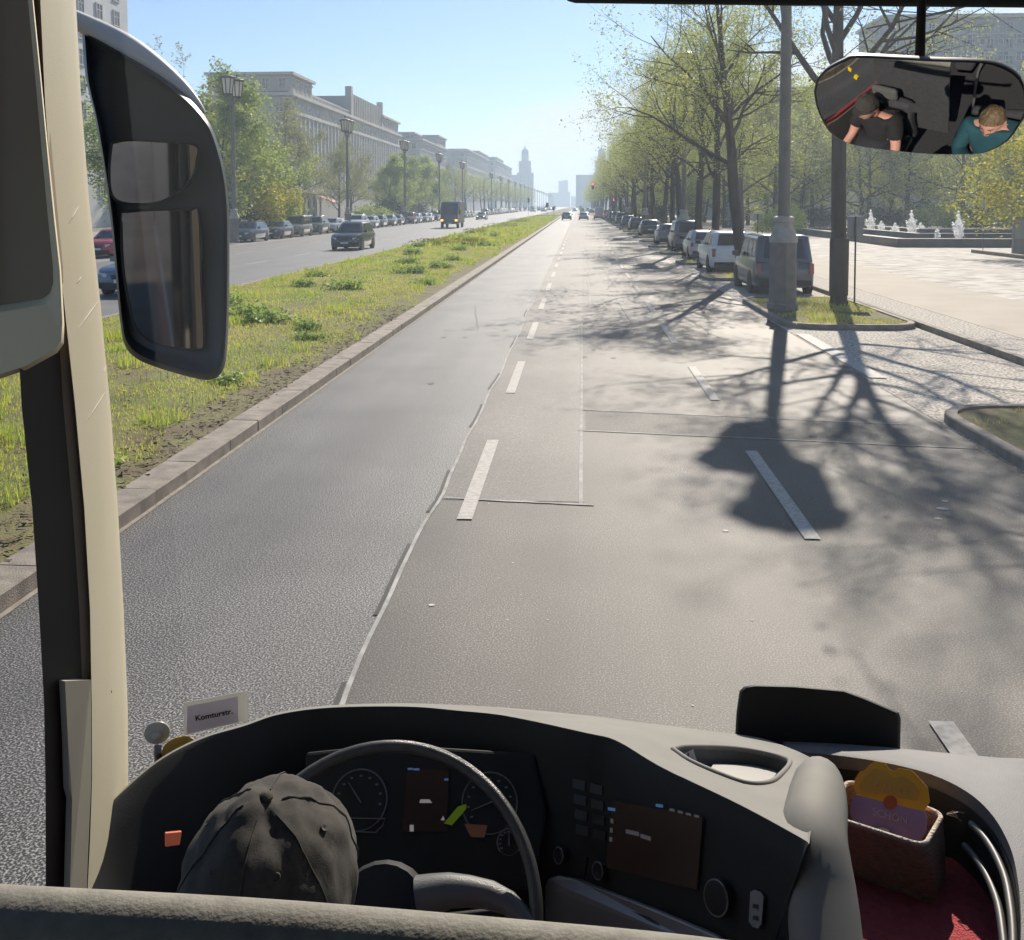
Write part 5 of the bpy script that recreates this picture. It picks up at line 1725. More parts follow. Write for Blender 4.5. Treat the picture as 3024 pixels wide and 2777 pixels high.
def f(mb):
    xs = [XL + (XR - XL) * i / 20 for i in range(21)]
    mb.loft([[Vector((x, ws(x, z), z)) for x in xs] + [Vector((x, ws(x, z) + 0.008, z)) for x in reversed(xs)] for z in (1.46, 1.9, 2.4, 2.9, 3.3, 3.62)], True, True)
cpart('windscreen', M_film, f, 60)
cpart('side_window', M_clear, lambda mb: mb.poly([(XL - 0.03, -0.7, 1.58), (XL - 0.03, 1.60, 1.58), (XL - 0.03, 1.56, 2.85), (XL - 0.03, -0.7, 2.85)]))

# windscreen pillar ---------------------------------------------------
rows = [-120, 0, 300, 600, 900, 1060, 1200, 1500, 1800, 2080, 2300, 2480, 2640]
rE = [218, 224, 240, 264, 297, 312, 326, 348, 365, 377, 379, 372, 360]
cL = [114, 119, 133, 155, 190, 207, 222, 249, 266, 271, 272, 266, 258]
bL = [88, 94, 108, 130, 168, 178, 187, 214, 234, 245, 246, 240, 232]
dL = [74, 80, 92, 112, 150, 56, 64, 95, 115, 130, 134, 135, 135]


def xat(px, py, X):
    r = ray(px, py)
    return EYE + r * (X / r.x)


prow = []
for i, y in enumerate(rows):
    prow.append((xat(rE[i] - 10, y, -0.905), xat(rE[i], y, -0.865), xat(lerp(rE[i], cL[i], 0.12), y, -0.842), xat(lerp(rE[i], cL[i], 0.5), y, -0.815), xat(cL[i], y, -0.80), xat(lerp(cL[i], bL[i], 0.15), y, -0.806), xat(bL[i], y, -0.815), xat(dL[i], y, -0.83), xat(dL[i] + 2, y, -0.86), xat(dL[i] + 4, y, -0.93)))
back = [[p[0], Vector((-0.90, p[7].y + 0.02, p[7].z))] for p in prow]
def f(mb):
    mb.loft([list(p[0:5]) for p in prow], False, False)
    global PIL_BVH
    PIL_BVH = BVHTree.FromPolygons(mb.v, mb.f)
pil = cpart('windscreen_pillar', M_cream, f, 50)
def f(mb):
    mb.loft([[p[4], p[5], p[6]] for p in prow], False, False)
cpart('pillar_seam', M_taupe, f, 50, parent=pil)
def f(mb):
    mb.loft([[p[6], p[7], p[8]] for p in prow], False, False)
    mb.loft([[p[0] + Vector((0.0, 0.0, 0)), Vector((-0.93, p[0].y + 0.02, p[0].z)), p[9], p[8]] for p in prow], False, False)
cpart('pillar_gasket', M_gasket, f, 30, parent=pil)
# stepped lower cover; its greyish cream has the shade put into the colour
def f(mb):
    a = [(243, 2010, -0.810), (243, 2008, -0.806), (192, 2012, -0.806), (200, 2170, -0.806), (205, 2330, -0.804), (213, 2360, -0.802), (210, 2520, -0.80), (206, 2650, -0.80)]
    pts = [xat(x, y, X) for x, y, X in a[1:]] + [xat(255, 2650, -0.80), xat(262, 2480, -0.80), xat(270, 2300, -0.80), xat(269, 2100, -0.80), xat(268, 2008, -0.80)]
    mb.prism(pts, (-0.012, 0.004, 0))
cpart('lower_cover', mat('shaded_cream', (0.36, 0.335, 0.27), (0.31, 0.29, 0.235), 3, 0.6), f, parent=pil)
# little oval hook recess, stud and thin darker diagonal streaks
c0 = xat(315, 2125, -0.828)
def f(mb):
    c = xat(316, 2125, -0.822)
    pts = [c + Vector((0, 0.010 * math.cos(a), 0.030 * math.sin(a))) for a in [i * PI / 10 for i in range(20)]]
    mb.tube(pts, 0.0035, 6, closed=True)
    mb.prism([p for p in pts], (-0.004, 0, 0))
cpart('grab_recess', M_bezel, f, 40, parent=pil)
def f(mb):
    for x, y in ((271, 1318), (316, 2042)):
        mb.lathe([(0.0055, 0), (0.005, 0.006), (0.002, 0.009)], xat(x, y, -0.827), 8, axis=(1, -0.2, 0))
cpart('trim_stud', M_taupe, f, 40, parent=pil)
def f(mb):
    for x0, y0, x1, y1 in ((203, 660, 233, 608), (226, 838, 240, 818), (228, 975, 294, 885), (260, 1238, 316, 1150), (306, 1100, 316, 1070)):
        pts = [PIL_BVH.ray_cast(EYE, ray(lerp(x0, x1, k / 6), lerp(y0, y1, k / 6)).normalized())[0] for k in range(7)]
        pts = [p for p in pts if p]
        if len(pts) > 2: mb.tube(pts, [0.0006 + 0.0012 * math.sin(PI * k / (len(pts) - 1)) for k in range(len(pts))], 5)
cpart('streak', M_taupe, f, parent=pil)

# upper left panel (blind box of the driver's window)
def f(mb):
    o = [(-60, -120), (90, -120), (99, 0), (121, 220), (143, 447), (163, 640), (181, 800), (190, 960), (188, 1015), (170, 1042), (80, 1092), (-60, 1140)]
    i_ = [(-60, -119), (74, -119), (82, 0), (103, 220), (123, 447), (141, 640), (156, 790), (157, 836), (147, 866), (126, 882), (60, 893), (-60, 908)]
    O0 = [at(x, y, 1.50) for x, y in o]
    O1 = [at(x, y, 1.462) for x, y in o]
    O2 = [at(lerp(x, a, 0.18), lerp(y, b, 0.06), 1.45) for (x, y), (a, b) in zip(o, i_)]
    I1 = [at(lerp(x, a, 0.8), lerp(y, b, 0.9), 1.452) for (x, y), (a, b) in zip(o, i_)]
    I2 = [at(x, y, 1.475) for x, y in i_]
    mb.loft([O0, O1, O2, I1, I2], True, False)
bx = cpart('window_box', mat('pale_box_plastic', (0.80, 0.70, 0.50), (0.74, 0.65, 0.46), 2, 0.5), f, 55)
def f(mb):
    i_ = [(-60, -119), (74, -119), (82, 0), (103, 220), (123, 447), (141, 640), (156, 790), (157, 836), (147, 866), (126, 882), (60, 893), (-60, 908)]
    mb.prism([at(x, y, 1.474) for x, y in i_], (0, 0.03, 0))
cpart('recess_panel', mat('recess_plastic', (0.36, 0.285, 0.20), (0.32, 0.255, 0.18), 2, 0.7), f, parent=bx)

# exterior mirror -----------------------------------------------------
out = [(160, 52), (200, 76), (250, 106), (310, 146), (370, 192), (405, 232), (422, 266), (440, 330), (449, 400), (451, 480), (450, 600), (446, 690), (437, 730), (418, 745), (390, 745), (320, 726), (270, 706), (246, 680), (237, 640), (229, 560), (219, 450), (206, 350), (186, 230), (168, 150)]
out = [(v.x, v.y) for v in cr([(x, y, 0) for x, y in out + out[:1]], 97)[:-1]]
cx, cy = 330, 420
em = None
def f(mb):
    def ring(Y, k, ox=0, oy=0):
        return [d(cx + (x - cx) * k + ox, cy + (y - cy) * k + oy, Y) for x, y in out]
    mb.loft([ring(2.49, 0.90), ring(2.462, 0.965), ring(2.48, 1.0), ring(2.54, 0.985), ring(2.62, 0.90), ring(2.68, 0.7), ring(2.70, 0.4)], True, True)
em = cpart('outside_mirror', M_mirhouse, f, 60)
mp = d(310, 550, 2.455)
mn = (Vector((0.014, -1, -0.15)) - ray(310 * K, 550 * K).normalized()).normalized()


def glass(pts, nm, inset=0.0):
    w = cr([(x, y, 0) for x, y in pts] + [(pts[0][0], pts[0][1], 0)], len(pts) * 4 + 1)[:-1]
    mb = MB()
    q = [onp(v.x, v.y, mp + mn * inset, mn) for v in w]
    mb.prism(q, -mn * 0.006)
    o = mb.build(nm, M_mirror2, em)
    mb = MB()
    mb.tube([p - mn * 0.001 for p in q], 0.0035, 5, closed=True)
    mb.build('gasket', M_gasket, em, 40)
    return o


glass([(220, 282), (252, 276), (320, 279), (384, 286), (386, 316), (378, 348), (356, 373), (322, 394), (286, 401), (240, 398), (219, 380), (215, 330)], 'wide_angle_glass')
glass([(238, 418), (300, 413), (372, 413), (391, 420), (396, 560), (401, 670), (392, 687), (346, 684), (302, 674), (271, 650), (256, 607), (242, 521)], 'mirror_glass')
def f(mb):                                             # silver arm cover along the top
    A = cr([d(80, 8, 2.42), d(150, 39, 2.46), d(200, 66, 2.49), d(250, 95, 2.50), d(310, 136, 2.505), d(366, 181, 2.505), d(402, 222, 2.505)], 16)
    mb.tube(A, [0.020, 0.021, 0.022, 0.024, 0.027, 0.030, 0.032, 0.033, 0.033, 0.031, 0.028, 0.024, 0.019, 0.014, 0.010, 0.004], 14)
cpart('arm_cover', M_mirsilver, f, 60, parent=em)

# interior mirror (convex) --------------------------------------------
mo = [(2405, 281), (2414, 247), (2440, 217), (2491, 189), (2531, 176), (2651, 179), (2752, 184), (2850, 188), (2919, 195), (2970, 214), (3007, 244), (3023, 288), (3023, 341), (3003, 378), (2970, 422), (2919, 450), (2873, 459), (2752, 457), (2635, 447), (2517, 432), (2460, 405), (2430, 365), (2412, 321)]
IMC = at(2715, 320, 1.86)
RC = 0.95
HEAD = Vector((-0.330, 1.05, 1.995))                  # driver's head


def solve_normal(px, py, target):
    """Normal at the mirror centre so that the pixel reflects to target (convex glass of radius RC)."""
    n0 = ((target - IMC).normalized() - ray(px, py).normalized()).normalized()
    for _ in range(40):
        p = onp(px / K, py / K, IMC, n0)
        want = ((target - p).normalized() - (p - EYE).normalized()).normalized()
        off = (p - IMC) / RC
        n0 = (n0 + (want - (n0 + off).normalized()) * 0.7).normalized()
    return n0


IMN = solve_normal(2548, 335, HEAD + Vector((0.02, 0.08, 0.0)))


def refl(px, py, t):
    p = onp(px / K, py / K, IMC, IMN)
    n = (IMN + (p - IMC) / RC).normalized()
    i = (p - EYE).normalized()
    return p + (i - n * (2 * i.dot(n))) * t


iq = [onp(v.x, v.y, IMC, IMN) for v in cr([(x / K, y / K, 0) for x, y in mo + mo[:1]], 70)[:-1]]
rings = []
for k in (1.0, 0.85, 0.7, 0.55, 0.4, 0.25, 0.1):
    rings.append([IMC + (p - IMC) * k - IMN * (((p - IMC) * k).length_squared / (2 * RC)) for p in iq])
def f(mb):
    mb.loft([[IMC + (p - IMC) * 0.93 - IMN * (0.045 + (p - IMC).length_squared / (2 * RC)) for p in iq],
             [IMC + (p - IMC) * 1.02 - IMN * (0.026 + (p - IMC).length_squared / (2 * RC)) for p in iq],
             [IMC + (p - IMC) * 1.025 - IMN * (0.004 + (p - IMC).length_squared / (2 * RC)) for p in iq],
             [IMC + (p - IMC) * 1.0 - IMN * (0.0005 + (p - IMC).length_squared / (2 * RC)) for p in iq]], True, False)
    mb.poly([IMC + (p - IMC) * 0.93 - IMN * (0.045 + (p - IMC).length_squared / (2 * RC)) for p in iq])
im = cpart('inside_mirror', mat('mirror_back', (0.10, 0.095, 0.09), (0.08, 0.076, 0.072), 5, 0.35), f, 50)
def f(mb):
    mb.loft(rings, True, False)
    mb.poly(rings[-1])
cpart('mirror_glass', M_mirror, f, 80, parent=im)
def f(mb):
    a, b = d(1807, 128, 1.90), d(1812, -30, 1.93)
    mb.tube([a, a.lerp(b, 0.5), b], [0.0095, 0.0085, 0.0085], 10)
cpart('stalk', M_gasket, f, 50, parent=im)
def f(mb):                                             # sun blind edge at the top
    pts = [at(1690, 6, 1.95), at(1700, 10, 1.95), at(2300, 17, 1.96), at(3100, 24, 1.97), at(3600, 30, 1.98)]
    mb.tube([p + Vector((0, 0, 0.026)) for p in pts], 0.026, 12)
cpart('sun_blind', mat('blind_cloth', (0.02, 0.025, 0.035), (0.015, 0.02, 0.028), 10, 0.8), f, 40)

# dashboard -----------------------------------------------------------
lip_px = [(128, 1790, 1.50), (142, 1715, 1.55), (182, 1620, 1.65), (250, 1548, 1.74), (320, 1491, 1.82), (400, 1451, 1.90), (480, 1427, 1.96), (550, 1404, 2.01), (650, 1391, 2.05), (800, 1389, 2.05), (900, 1397, 2.03), (1000, 1408, 2.0), (1150, 1440, 1.92), (1212, 1456, 1.885), (1300, 1508, 1.78), (1450, 1580, 1.645), (1570, 1645, 1.54), (1590, 1659, 1.515)]
NL = 73
lip = cr([d(*q) for q in lip_px], NL)
dash_top = cr([d(x, y, Y) for x, y, Y in ((128, 1796, 1.58), (142, 1722, 1.66), (182, 1627, 1.80), (250, 1554, 1.94), (320, 1496, 2.05), (400, 1455, 2.14), (480, 1430, 2.21), (550, 1406, 2.26), (650, 1392, 2.29), (800, 1387, 2.31), (900, 1388, 2.31), (1000, 1392, 2.31), (1150, 1406, 2.31), (1260, 1420, 2.31), (1380, 1435, 2.31), (1490, 1450, 2.30), (1550, 1470, 2.22), (1590, 1488, 2.04), (1612, 1506, 1.9))], NL)
low = []
for i, p in enumerate(lip):
    t = lip[min(i + 1, NL - 1)] - lip[max(i - 1, 0)]
    n = Vector((t.y, -t.x, 0)).normalized()
    low.append((p, n))
def f(mb):
    r0 = [p + n * 0.004 - Vector((0, 0, 0.004)) for p, n in low]
    r1 = [p + n * 0.020 - Vector((0, 0, 0.05)) for p, n in low]
    r2 = [p + n * 0.07 - Vector((0, 0, 0.2)) for p, n in low]
    r3 = [p + n * 0.17 - Vector((0, 0, 0.55)) for p, n in low]
    mb.loft([lip, r0, r1, r2, r3], False, False)
    global DASH_BVH
    DASH_BVH = BVHTree.FromPolygons(mb.v, mb.f)
dash = cpart('dashboard', M_dash, f, 60)
dash.name = 'dashboard'
COWL_PROF = ((0, 0.0005), (0.06, 0.004), (0.15, 0.006), (0.25, 0.007), (0.4, 0.0065), (0.55, 0.006), (0.7, 0.004), (0.85, 0.002), (1.0, 0.0))
KR = 40


def cowl_pt(i, k):
    t = i / 219 * (NL - 1)
    a = min(int(t), NL - 2)
    P0, P1 = lip[a].lerp(lip[a + 1], t - a), dash_top[a].lerp(dash_top[a + 1], t - a)
    u = k / KR
    h = 0.0005 + 0.0065 * math.sin(min(1, u * 2.2) * PI / 2) * (1 - u ** 3)
    return P0.lerp(P1, u) + Vector((0, 0, h))


cg = [[cowl_pt(i, k) for i in range(220)] for k in range(KR + 1)]
cb = MB()
cb.loft(cg, False, False)
COWL_BVH = BVHTree.FromPolygons(cb.v, cb.f)


def cowl_at(x, y):
    h = COWL_BVH.ray_cast(EYE, ray(x * K, y * K).normalized())[0]
    return h or d(x, y, 1.9)


# oddments pocket sunk into the cowl
pk = [(1322, 1473), (1345, 1468), (1420, 1469), (1480, 1476), (1540, 1490), (1552, 1500), (1535, 1522), (1512, 1538), (1470, 1540), (1420, 1524), (1360, 1498)]
pkp = [cowl_at(v.x, v.y) for v in cr([(x, y, 0) for x, y in pk + pk[:1]], 67)[:-1]]
pA, pB, pC = cowl_at(1335, 1478), cowl_at(1530, 1500), cowl_at(1470, 1535)
pocket_n = (pB - pA).cross(pC - pA).normalized()
if pocket_n.z < 0: pocket_n = -pocket_n
pxy = [(p.x, p.y) for p in pkp]


def inside(x, y):
    c = False
    for (x0, y0), (x1, y1) in zip(pxy, pxy[1:] + pxy[:1]):
        if (y0 > y) != (y1 > y) and x < (x1 - x0) * (y - y0) / (y1 - y0) + x0:
            c = not c
    return c


keep = [f_ for f_ in cb.f if not inside(sum(cb.v[q][0] for q in f_) / 4, sum(cb.v[q][1] for q in f_) / 4)]
cb.f, cb.m = keep, [0] * len(keep)
cb.loft([cg[-1], [p + Vector((0, 0.02, -0.03)) for p in cg[-1]]], False, False)
cowl = cb.build('cowl_top', M_dashgrey, dash, 60)
M_pock = mat('pocket_lining', (0.10, 0.10, 0.10), (0.085, 0.086, 0.087), 6, 0.7)
cpart('pocket_rim', M_dashgrey, lambda mb: mb.tube(pkp, 0.0055, 8, closed=True), 60, parent=dash)
def f(mb):
    lo = [p - pocket_n * 0.035 for p in pkp]
    mb.loft([pkp, lo], True, False)
    mb.poly(lo)
cpart('pocket', M_pock, f, parent=dash)
FL = pA - pocket_n * 0.033
cpart('pocket_floor', mat('pale_floor', (0.30, 0.29, 0.27), (0.26, 0.25, 0.235), 6, 0.6), lambda mb: mb.prism([onp(x, y, FL, pocket_n) for x, y in ((1395, 1514), (1402, 1504), (1480, 1506), (1530, 1517), (1512, 1540), (1470, 1543), (1425, 1530))], pocket_n * 0.003), parent=dash)  # paler plate over part of the pocket floor
# rounded shoulder between console and tray
def f(mb):
    A = cr([d(1612, 1514, 1.99), d(1609, 1540, 1.87), d(1604, 1592, 1.73), d(1598, 1652, 1.60), d(1614, 1760, 1.53), d(1626, 1880, 1.46)], 14)
    mb.tube(A, [0.010, 0.030, 0.041, 0.047, 0.050, 0.052, 0.053, 0.053, 0.053, 0.053, 0.053, 0.053, 0.053, 0.053], 18)
cpart('console_shoulder', M_dashgrey, f, 60, parent=dash)

# instrument binnacle -------------------------------------------------
bp_ = d(830, 1600, 1.87)
bn = Vector((0.05, -0.80, 0.60)).normalized()
B = lambda x, y, e=0.0: onp(x, y, bp_ + bn * e, bn)
cpart('instrument_panel', M_dash, lambda mb: mb.prism([B(600, 1478), B(760, 1462), B(1050, 1480), B(1075, 1600), B(1050, 1748), B(600, 1748)], -bn * 0.05), parent=dash, bevel=0.006)
bu = (B(1000, 1570) - B(700, 1570)).normalized()
bv = bn.cross(bu).normalized()


def gauge(cx_, cy_, r, needle, nm):
    c = B(cx_, cy_, 0.003)
    def f(mb):
        mb.tube([c + (bu * math.cos(R(a)) + bv * math.sin(R(a))) * r for a in range(-46, 227, 6)], 0.0016, 5)
        mb.prism([c - bn * 0.002 + (bu * math.cos(a) + bv * math.sin(a)) * r for a in [i * PI / 18 for i in range(36)]], bn * 0.001)
    g = cpart(nm, [M_bezel], f, 40, parent=dash)
    def f(mb):
        mb.prism([c + bn * 0.0005 + (bu * math.cos(a) + bv * math.sin(a)) * r * 0.97 for a in [i * PI / 18 for i in range(36)]], bn * 0.0006)
    cpart('dial', M_dash, f, parent=g)
    def f(mb):
        for k in range(10):
            a = R(215 - k * 25)
            p = c + (bu * math.cos(a) + bv * math.sin(a)) * r * 0.78 + bn * 0.002
            mb.box(p, (0.0055, 0.0032, 0.0008), Matrix((bu, bv, bn)).transposed())
    cpart('scale_mark', M_mark, f, parent=g)
    a = R(needle)
    def f(mb):
        dd = bu * math.cos(a) + bv * math.sin(a)
        mb.tube([c + bn * 0.003 - dd * 0.006, c + bn * 0.003 + dd * r * 0.72], [0.0016, 0.0007], 5)
    cpart('needle', M_mark, f, parent=g)
    return g


gauge(706, 1572, 0.053, 128, 'speedometer')
gauge(962, 1578, 0.053, 200, 'rev_counter')
gauge(1000, 1655, 0.022, 90, 'small_gauge')
gauge(672, 1640, 0.020, 90, 'small_gauge')
cpart('driver_display', M_screen, lambda mb: mb.prism([B(800, 1508, 0.002), B(882, 1512, 0.002), B(878, 1636, 0.002), B(790, 1634, 0.002)], bn * 0.002), parent=dash)
def f(mb):
    mb.prism([B(824, 1578, 0.005), B(826, 1571, 0.005), B(844, 1571, 0.005), B(849, 1578, 0.005)], bn * 0.0006)
    mb.prism([B(866, 1612, 0.005), B(871, 1603, 0.005), B(874, 1612, 0.005)], bn * 0.0006)
    mb.prism([B(805, 1621, 0.005), B(805, 1634, 0.005), B(813, 1634, 0.005), B(813, 1621, 0.005)], bn * 0.0004)
cpart('display_symbol', M_icon, f, parent=dash)
def f(mb):
    for x, y, s in ((806, 1511, 5), (818, 1512, 6), (877, 1532, 4)):
        mb.prism([B(x - s, y - 2, 0.005), B(x + s, y - 2, 0.005), B(x + s, y + 2, 0.005), B(x - s, y + 2, 0.005)], bn * 0.0006)
cpart('blue_symbol', M_blue, f, parent=dash)
cpart('green_indicator', M_green, lambda mb: mb.prism([B(872, 1618, 0.006), B(900, 1585, 0.006), B(916, 1580, 0.006), B(916, 1590, 0.006), B(888, 1622, 0.006)], bn * 0.0006), parent=dash)
cpart('lower_readout', M_bezel, lambda mb: mb.tube([B(690, 1608, 0.005), B(690, 1634, 0.005), B(738, 1636, 0.005), B(752, 1622, 0.005), B(757, 1609, 0.005)], 0.0012, 5, closed=True), parent=dash)
cpart('lower_readout', mat('amber_readout', (0.05, 0.025, 0.018), (0.04, 0.02, 0.014), 4, 0.4, emit=(0.5, 0.2, 0.12), estr=0.035), lambda mb: mb.prism([B(912, 1619, 0.005), B(958, 1622, 0.005), B(952, 1646, 0.005), B(925, 1645, 0.005)], bn * 0.0008), parent=dash)
lp_ = d(345, 1650, 1.62)
cpart('red_switch', M_amber, lambda mb: mb.prism([onp(x, y, lp_, Vector((0.5, -0.75, 0.4))) for x, y in ((326, 1638), (357, 1635), (353, 1660), (326, 1664))], Vector((-0.006, 0.01, -0.004))), parent=dash)

# centre console ------------------------------------------------------
g0, g1 = d(1212, 1456, 1.885), d(1570, 1645, 1.54)
gt = (g1 - g0).normalized()
gh = Vector((gt.y, -gt.x, 0)).normalized()
gn = (gh * 0.958 + Vector((0, 0, 0.287))).normalized()
gp = g0.lerp(g1, 0.5) + gh * 0.085 - Vector((0, 0, 0.20))


def G(x, y, e=0.0):
    hit = DASH_BVH.ray_cast(EYE, ray(x * K, y * K).normalized())[0]
    return (hit if hit else onp(x, y, gp, gn)) + gn * e



def plate(nm, px, m, th=0.003, e=0.004, bevel=0, r=False):
    pts = [G(x, y, e) for x, y in px]
    return cpart(nm, m, lambda mb: mb.prism(pts, gn * th), parent=dash, bevel=bevel)


plate('centre_screen', [(1208, 1572), (1386, 1606), (1374, 1748), (1196, 1704)], M_screen)
def f(mb):
    for x, y, w_, h_ in ((1250, 1636, 13, 4), (1276, 1645, 10, 4)):
        mb.prism([G(x - w_, y - h_ - 3, 0.009), G(x + w_, y - h_ + 3, 0.009), G(x + w_, y + h_ + 3, 0.009), G(x - w_, y + h_ - 3, 0.009)], gn * 0.0005)
    for i in range(4):
        mb.prism([G(1323 + 16 * i, 1588 + 4 * i, 0.009), G(1333 + 16 * i, 1590 + 4 * i, 0.009), G(1333 + 16 * i, 1595 + 4 * i, 0.009), G(1323 + 16 * i, 1593 + 4 * i, 0.009)], gn * 0.0005)
    for i in range(3):
        mb.prism([G(1207 - i, 1608 + 18 * i, 0.009), G(1212 - i, 1609 + 18 * i, 0.009), G(1212 - i, 1618 + 18 * i, 0.009), G(1207 - i, 1617 + 18 * i, 0.009)], gn * 0.0005)
M_dim = mat('dim_icon', (0.10, 0.10, 0.11), (0.08, 0.08, 0.09), 5, 0.4, emit=(0.6, 0.6, 0.65), estr=0.035)
_t = MB()
f(_t)
for q in range(len(_t.f) // 6):
    o = MB()
    o.add(_t.v[q * 8:q * 8 + 8], [tuple(k - q * 8 for k in ff) for ff in _t.f[q * 6:q * 6 + 6]])
    o.build('screen_icon', M_dim, dash)
for x, y in ((1303, 1583), (1209, 1590)):
    cpart('blue_icon', M_blue, lambda mb: mb.prism([G(x - 7, y - 4, 0.009), G(x + 7, y - 2, 0.009), G(x + 7, y + 4, 0.009), G(x - 7, y + 2, 0.009)], gn * 0.0005), parent=dash)
gv = gn.cross(gt).normalized()
for x, y, r in ((1110, 1680, 0.0135), (1187, 1710, 0.0140), (1420, 1763, 0.0255)):
    c = G(x, y, 0.004)
    def f(mb):
        mb.tube([c + gn * 0.012 + (gt * math.cos(a) + gv * math.sin(a)) * r for a in [i * PI / 14 for i in range(28)]], 0.0014, 6, closed=True)
    kn = cpart('knob', M_bezel, f, 50, parent=dash)
    cpart('knob_cap', M_dash, lambda mb: mb.lathe([(r * 1.05, 0), (r, 0.012), (r * 0.9, 0.013), (0, 0.011)], c, 24, axis=gn), 40, parent=kn)
for r_ in range(4):
    for q in range(2):
        x_, y_ = 1128 + 34 * q + 2 * r_, 1530 + 30 * r_ + 9 * q
        plate('push_button', [(x_, y_), (x_ + 24, y_ + 6), (x_ + 23, y_ + 24), (x_ - 1, y_ + 18)], mat('button_black', (0.016, 0.0165, 0.017), (0.013, 0.0135, 0.014), 9, 0.45), 0.002, 0.001)
plate('socket_plate', [(1480, 1752), (1488, 1748), (1500, 1753), (1506, 1762), (1502, 1815), (1495, 1824), (1484, 1820), (1477, 1810)], M_silver, 0.003)
def f(mb):
    for y in (1775, 1798):
        mb.prism([G(1487, y, 0.0085), G(1496, y + 2, 0.0085), G(1495, y + 10, 0.0085), G(1486, y + 8, 0.0085)], gn * 0.0005)
cpart('socket_slot', M_gasket, f, parent=dash)
plate('lower_console', [(1084, 1740), (1090, 1724), (1110, 1719), (1150, 1728), (1300, 1785), (1420, 1835), (1430, 1842), (1430, 1880), (1085, 1880)], M_silver, 0.012, 0.006, bevel=0.004)
plate('storage_slot', [(1150, 1772), (1160, 1757), (1180, 1760), (1290, 1800), (1312, 1815), (1316, 1900), (1146, 1860)], M_gasket, 0.001, 0.019)

# steering wheel ------------------------------------------------------
WC, WR = Vector((-0.318, 1.565, 1.606)), 0.255
wa, wb_ = Vector((1, 0, 0)), Vector((0, 0.70, 0.714)).normalized()
wn_ = wa.cross(wb_).normalized()
def f(mb):
    mb.tube([WC + (wa * math.cos(a) + wb_ * math.sin(a)) * WR for a in [i * PI / 36 for i in range(72)]], 0.0108, 12, closed=True)
sw = cpart('steering_wheel', M_wheelrim, f, 60)
def f(mb):
    for s in (-1, 1):
        A = cr([WC + wa * s * 0.06 + wb_ * 0.03 - wn_ * 0.03, WC + wa * s * 0.12 + wb_ * 0.042 - wn_ * 0.02, WC + wa * s * 0.2 + wb_ * 0.03 - wn_ * 0.01, WC + wa * s * WR * 0.985 - wb_ * 0.01], 8)
        mb.tube(A, [0.034, 0.030, 0.026, 0.023, 0.021, 0.018, 0.016, 0.014], 10)
    mb.tube([WC - wn_ * 0.03, WC - wb_ * 0.12 - wn_ * 0.02, WC - wb_ * WR * 0.98], [0.035, 0.026, 0.015], 10)
cpart('spoke', mat('spoke_grey', (0.10, 0.10, 0.10), (0.08, 0.08, 0.08), 12, 0.42, bump=0.2, bscale=500), f, 60, parent=sw)
cpart('hub', M_dash, lambda mb: mb.lathe([(0.075, -0.05), (0.085, -0.02), (0.075, 0.0), (0.03, 0.008), (0, 0.009)], WC - wn_ * 0.015, 24, axis=wn_), 50, parent=sw)
cpart('steering_column', M_dash, lambda mb: mb.tube([WC - wn_ * 0.04, WC - wn_ * 0.45 + Vector((0, 0.05, -0.2))], [0.06, 0.08], 12), 50, parent=sw)
cpart('column_stalk', M_dash, lambda mb: mb.tube([WC - wn_ * 0.06 + wa * 0.05, WC - wn_ * 0.05 + wa * 0.2 + wb_ * 0.02], [0.009, 0.007], 8), 50, parent=sw)

# right-hand tray -----------------------------------------------------
tin = cr([d(x, y, Y) for x, y, Y in ((1545, 1476, 2.26), (1640, 1484, 2.24), (1740, 1499, 2.20), (1830, 1522, 2.14), (1900, 1556, 2.06), (1950, 1602, 1.97), (1985, 1665, 1.87), (2000, 1730, 1.78), (2006, 1800, 1.70), (2004, 1900, 1.60))], 40)
tout = cr([d(x, y, Y) for x, y, Y in ((1536, 1464, 2.36), (1640, 1467, 2.36), (1740, 1472, 2.35), (1850, 1479, 2.33), (1950, 1488, 2.31), (2040, 1498, 2.28), (2110, 1560, 2.12), (2140, 1660, 1.95), (2150, 1780, 1.80), (2150, 1900, 1.66))], 40)
def f(mb):
    mb.loft([[p + Vector((0, 0, -0.03)) for p in tin], [p for p in tin], [a.lerp(b, 0.12) + Vector((0, 0, 0.008)) for a, b in zip(tin, tout)], [a.lerp(b, 0.75) + Vector((0, 0, 0.012)) for a, b in zip(tin, tout)], tout, [p + Vector((0.0, 0.03, -0.08)) for p in tout]], False, False)
cpart('tray_surround', mat('surround_skin', (0.135, 0.135, 0.14), (0.11, 0.11, 0.115), 8, 0.6, bump=0.25, bscale=420), f, 60, parent=dash)
TZ = 1.40
def f(mb):
    tb = [Vector((p.x, p.y, TZ - 0.02)) for p in tin]
    tm = [Vector((p.x - 0.012, p.y - 0.012, (p.z - 0.03) * 0.5 + TZ * 0.5)) for p in tin]
    mb.loft([[p + Vector((-0.002, -0.002, -0.028)) for p in tin], tm, tb], False, False)
cpart('tray_wall', M_dash, f, 60, parent=dash)
for k, o_, nm in ((0.045, 0.016, 'trim_line'), (0.085, 0.034, 'trim_line')):
    def f(mb):
        pts = [p + Vector((-o_ * 0.9, -o_ * 0.5, -k)) for p in tin[19:]]
        mb.tube(pts, 0.0075, 8)
    cpart(nm, mat('trim_strip', (0.07, 0.07, 0.07), (0.055, 0.055, 0.055), 6, 0.5), f, 60, parent=dash)
cpart('tray_floor', M_dash, lambda mb: mb.span(0.33, 1.05, 1.45, 2.4, TZ - 0.06, TZ - 0.012), parent=dash)
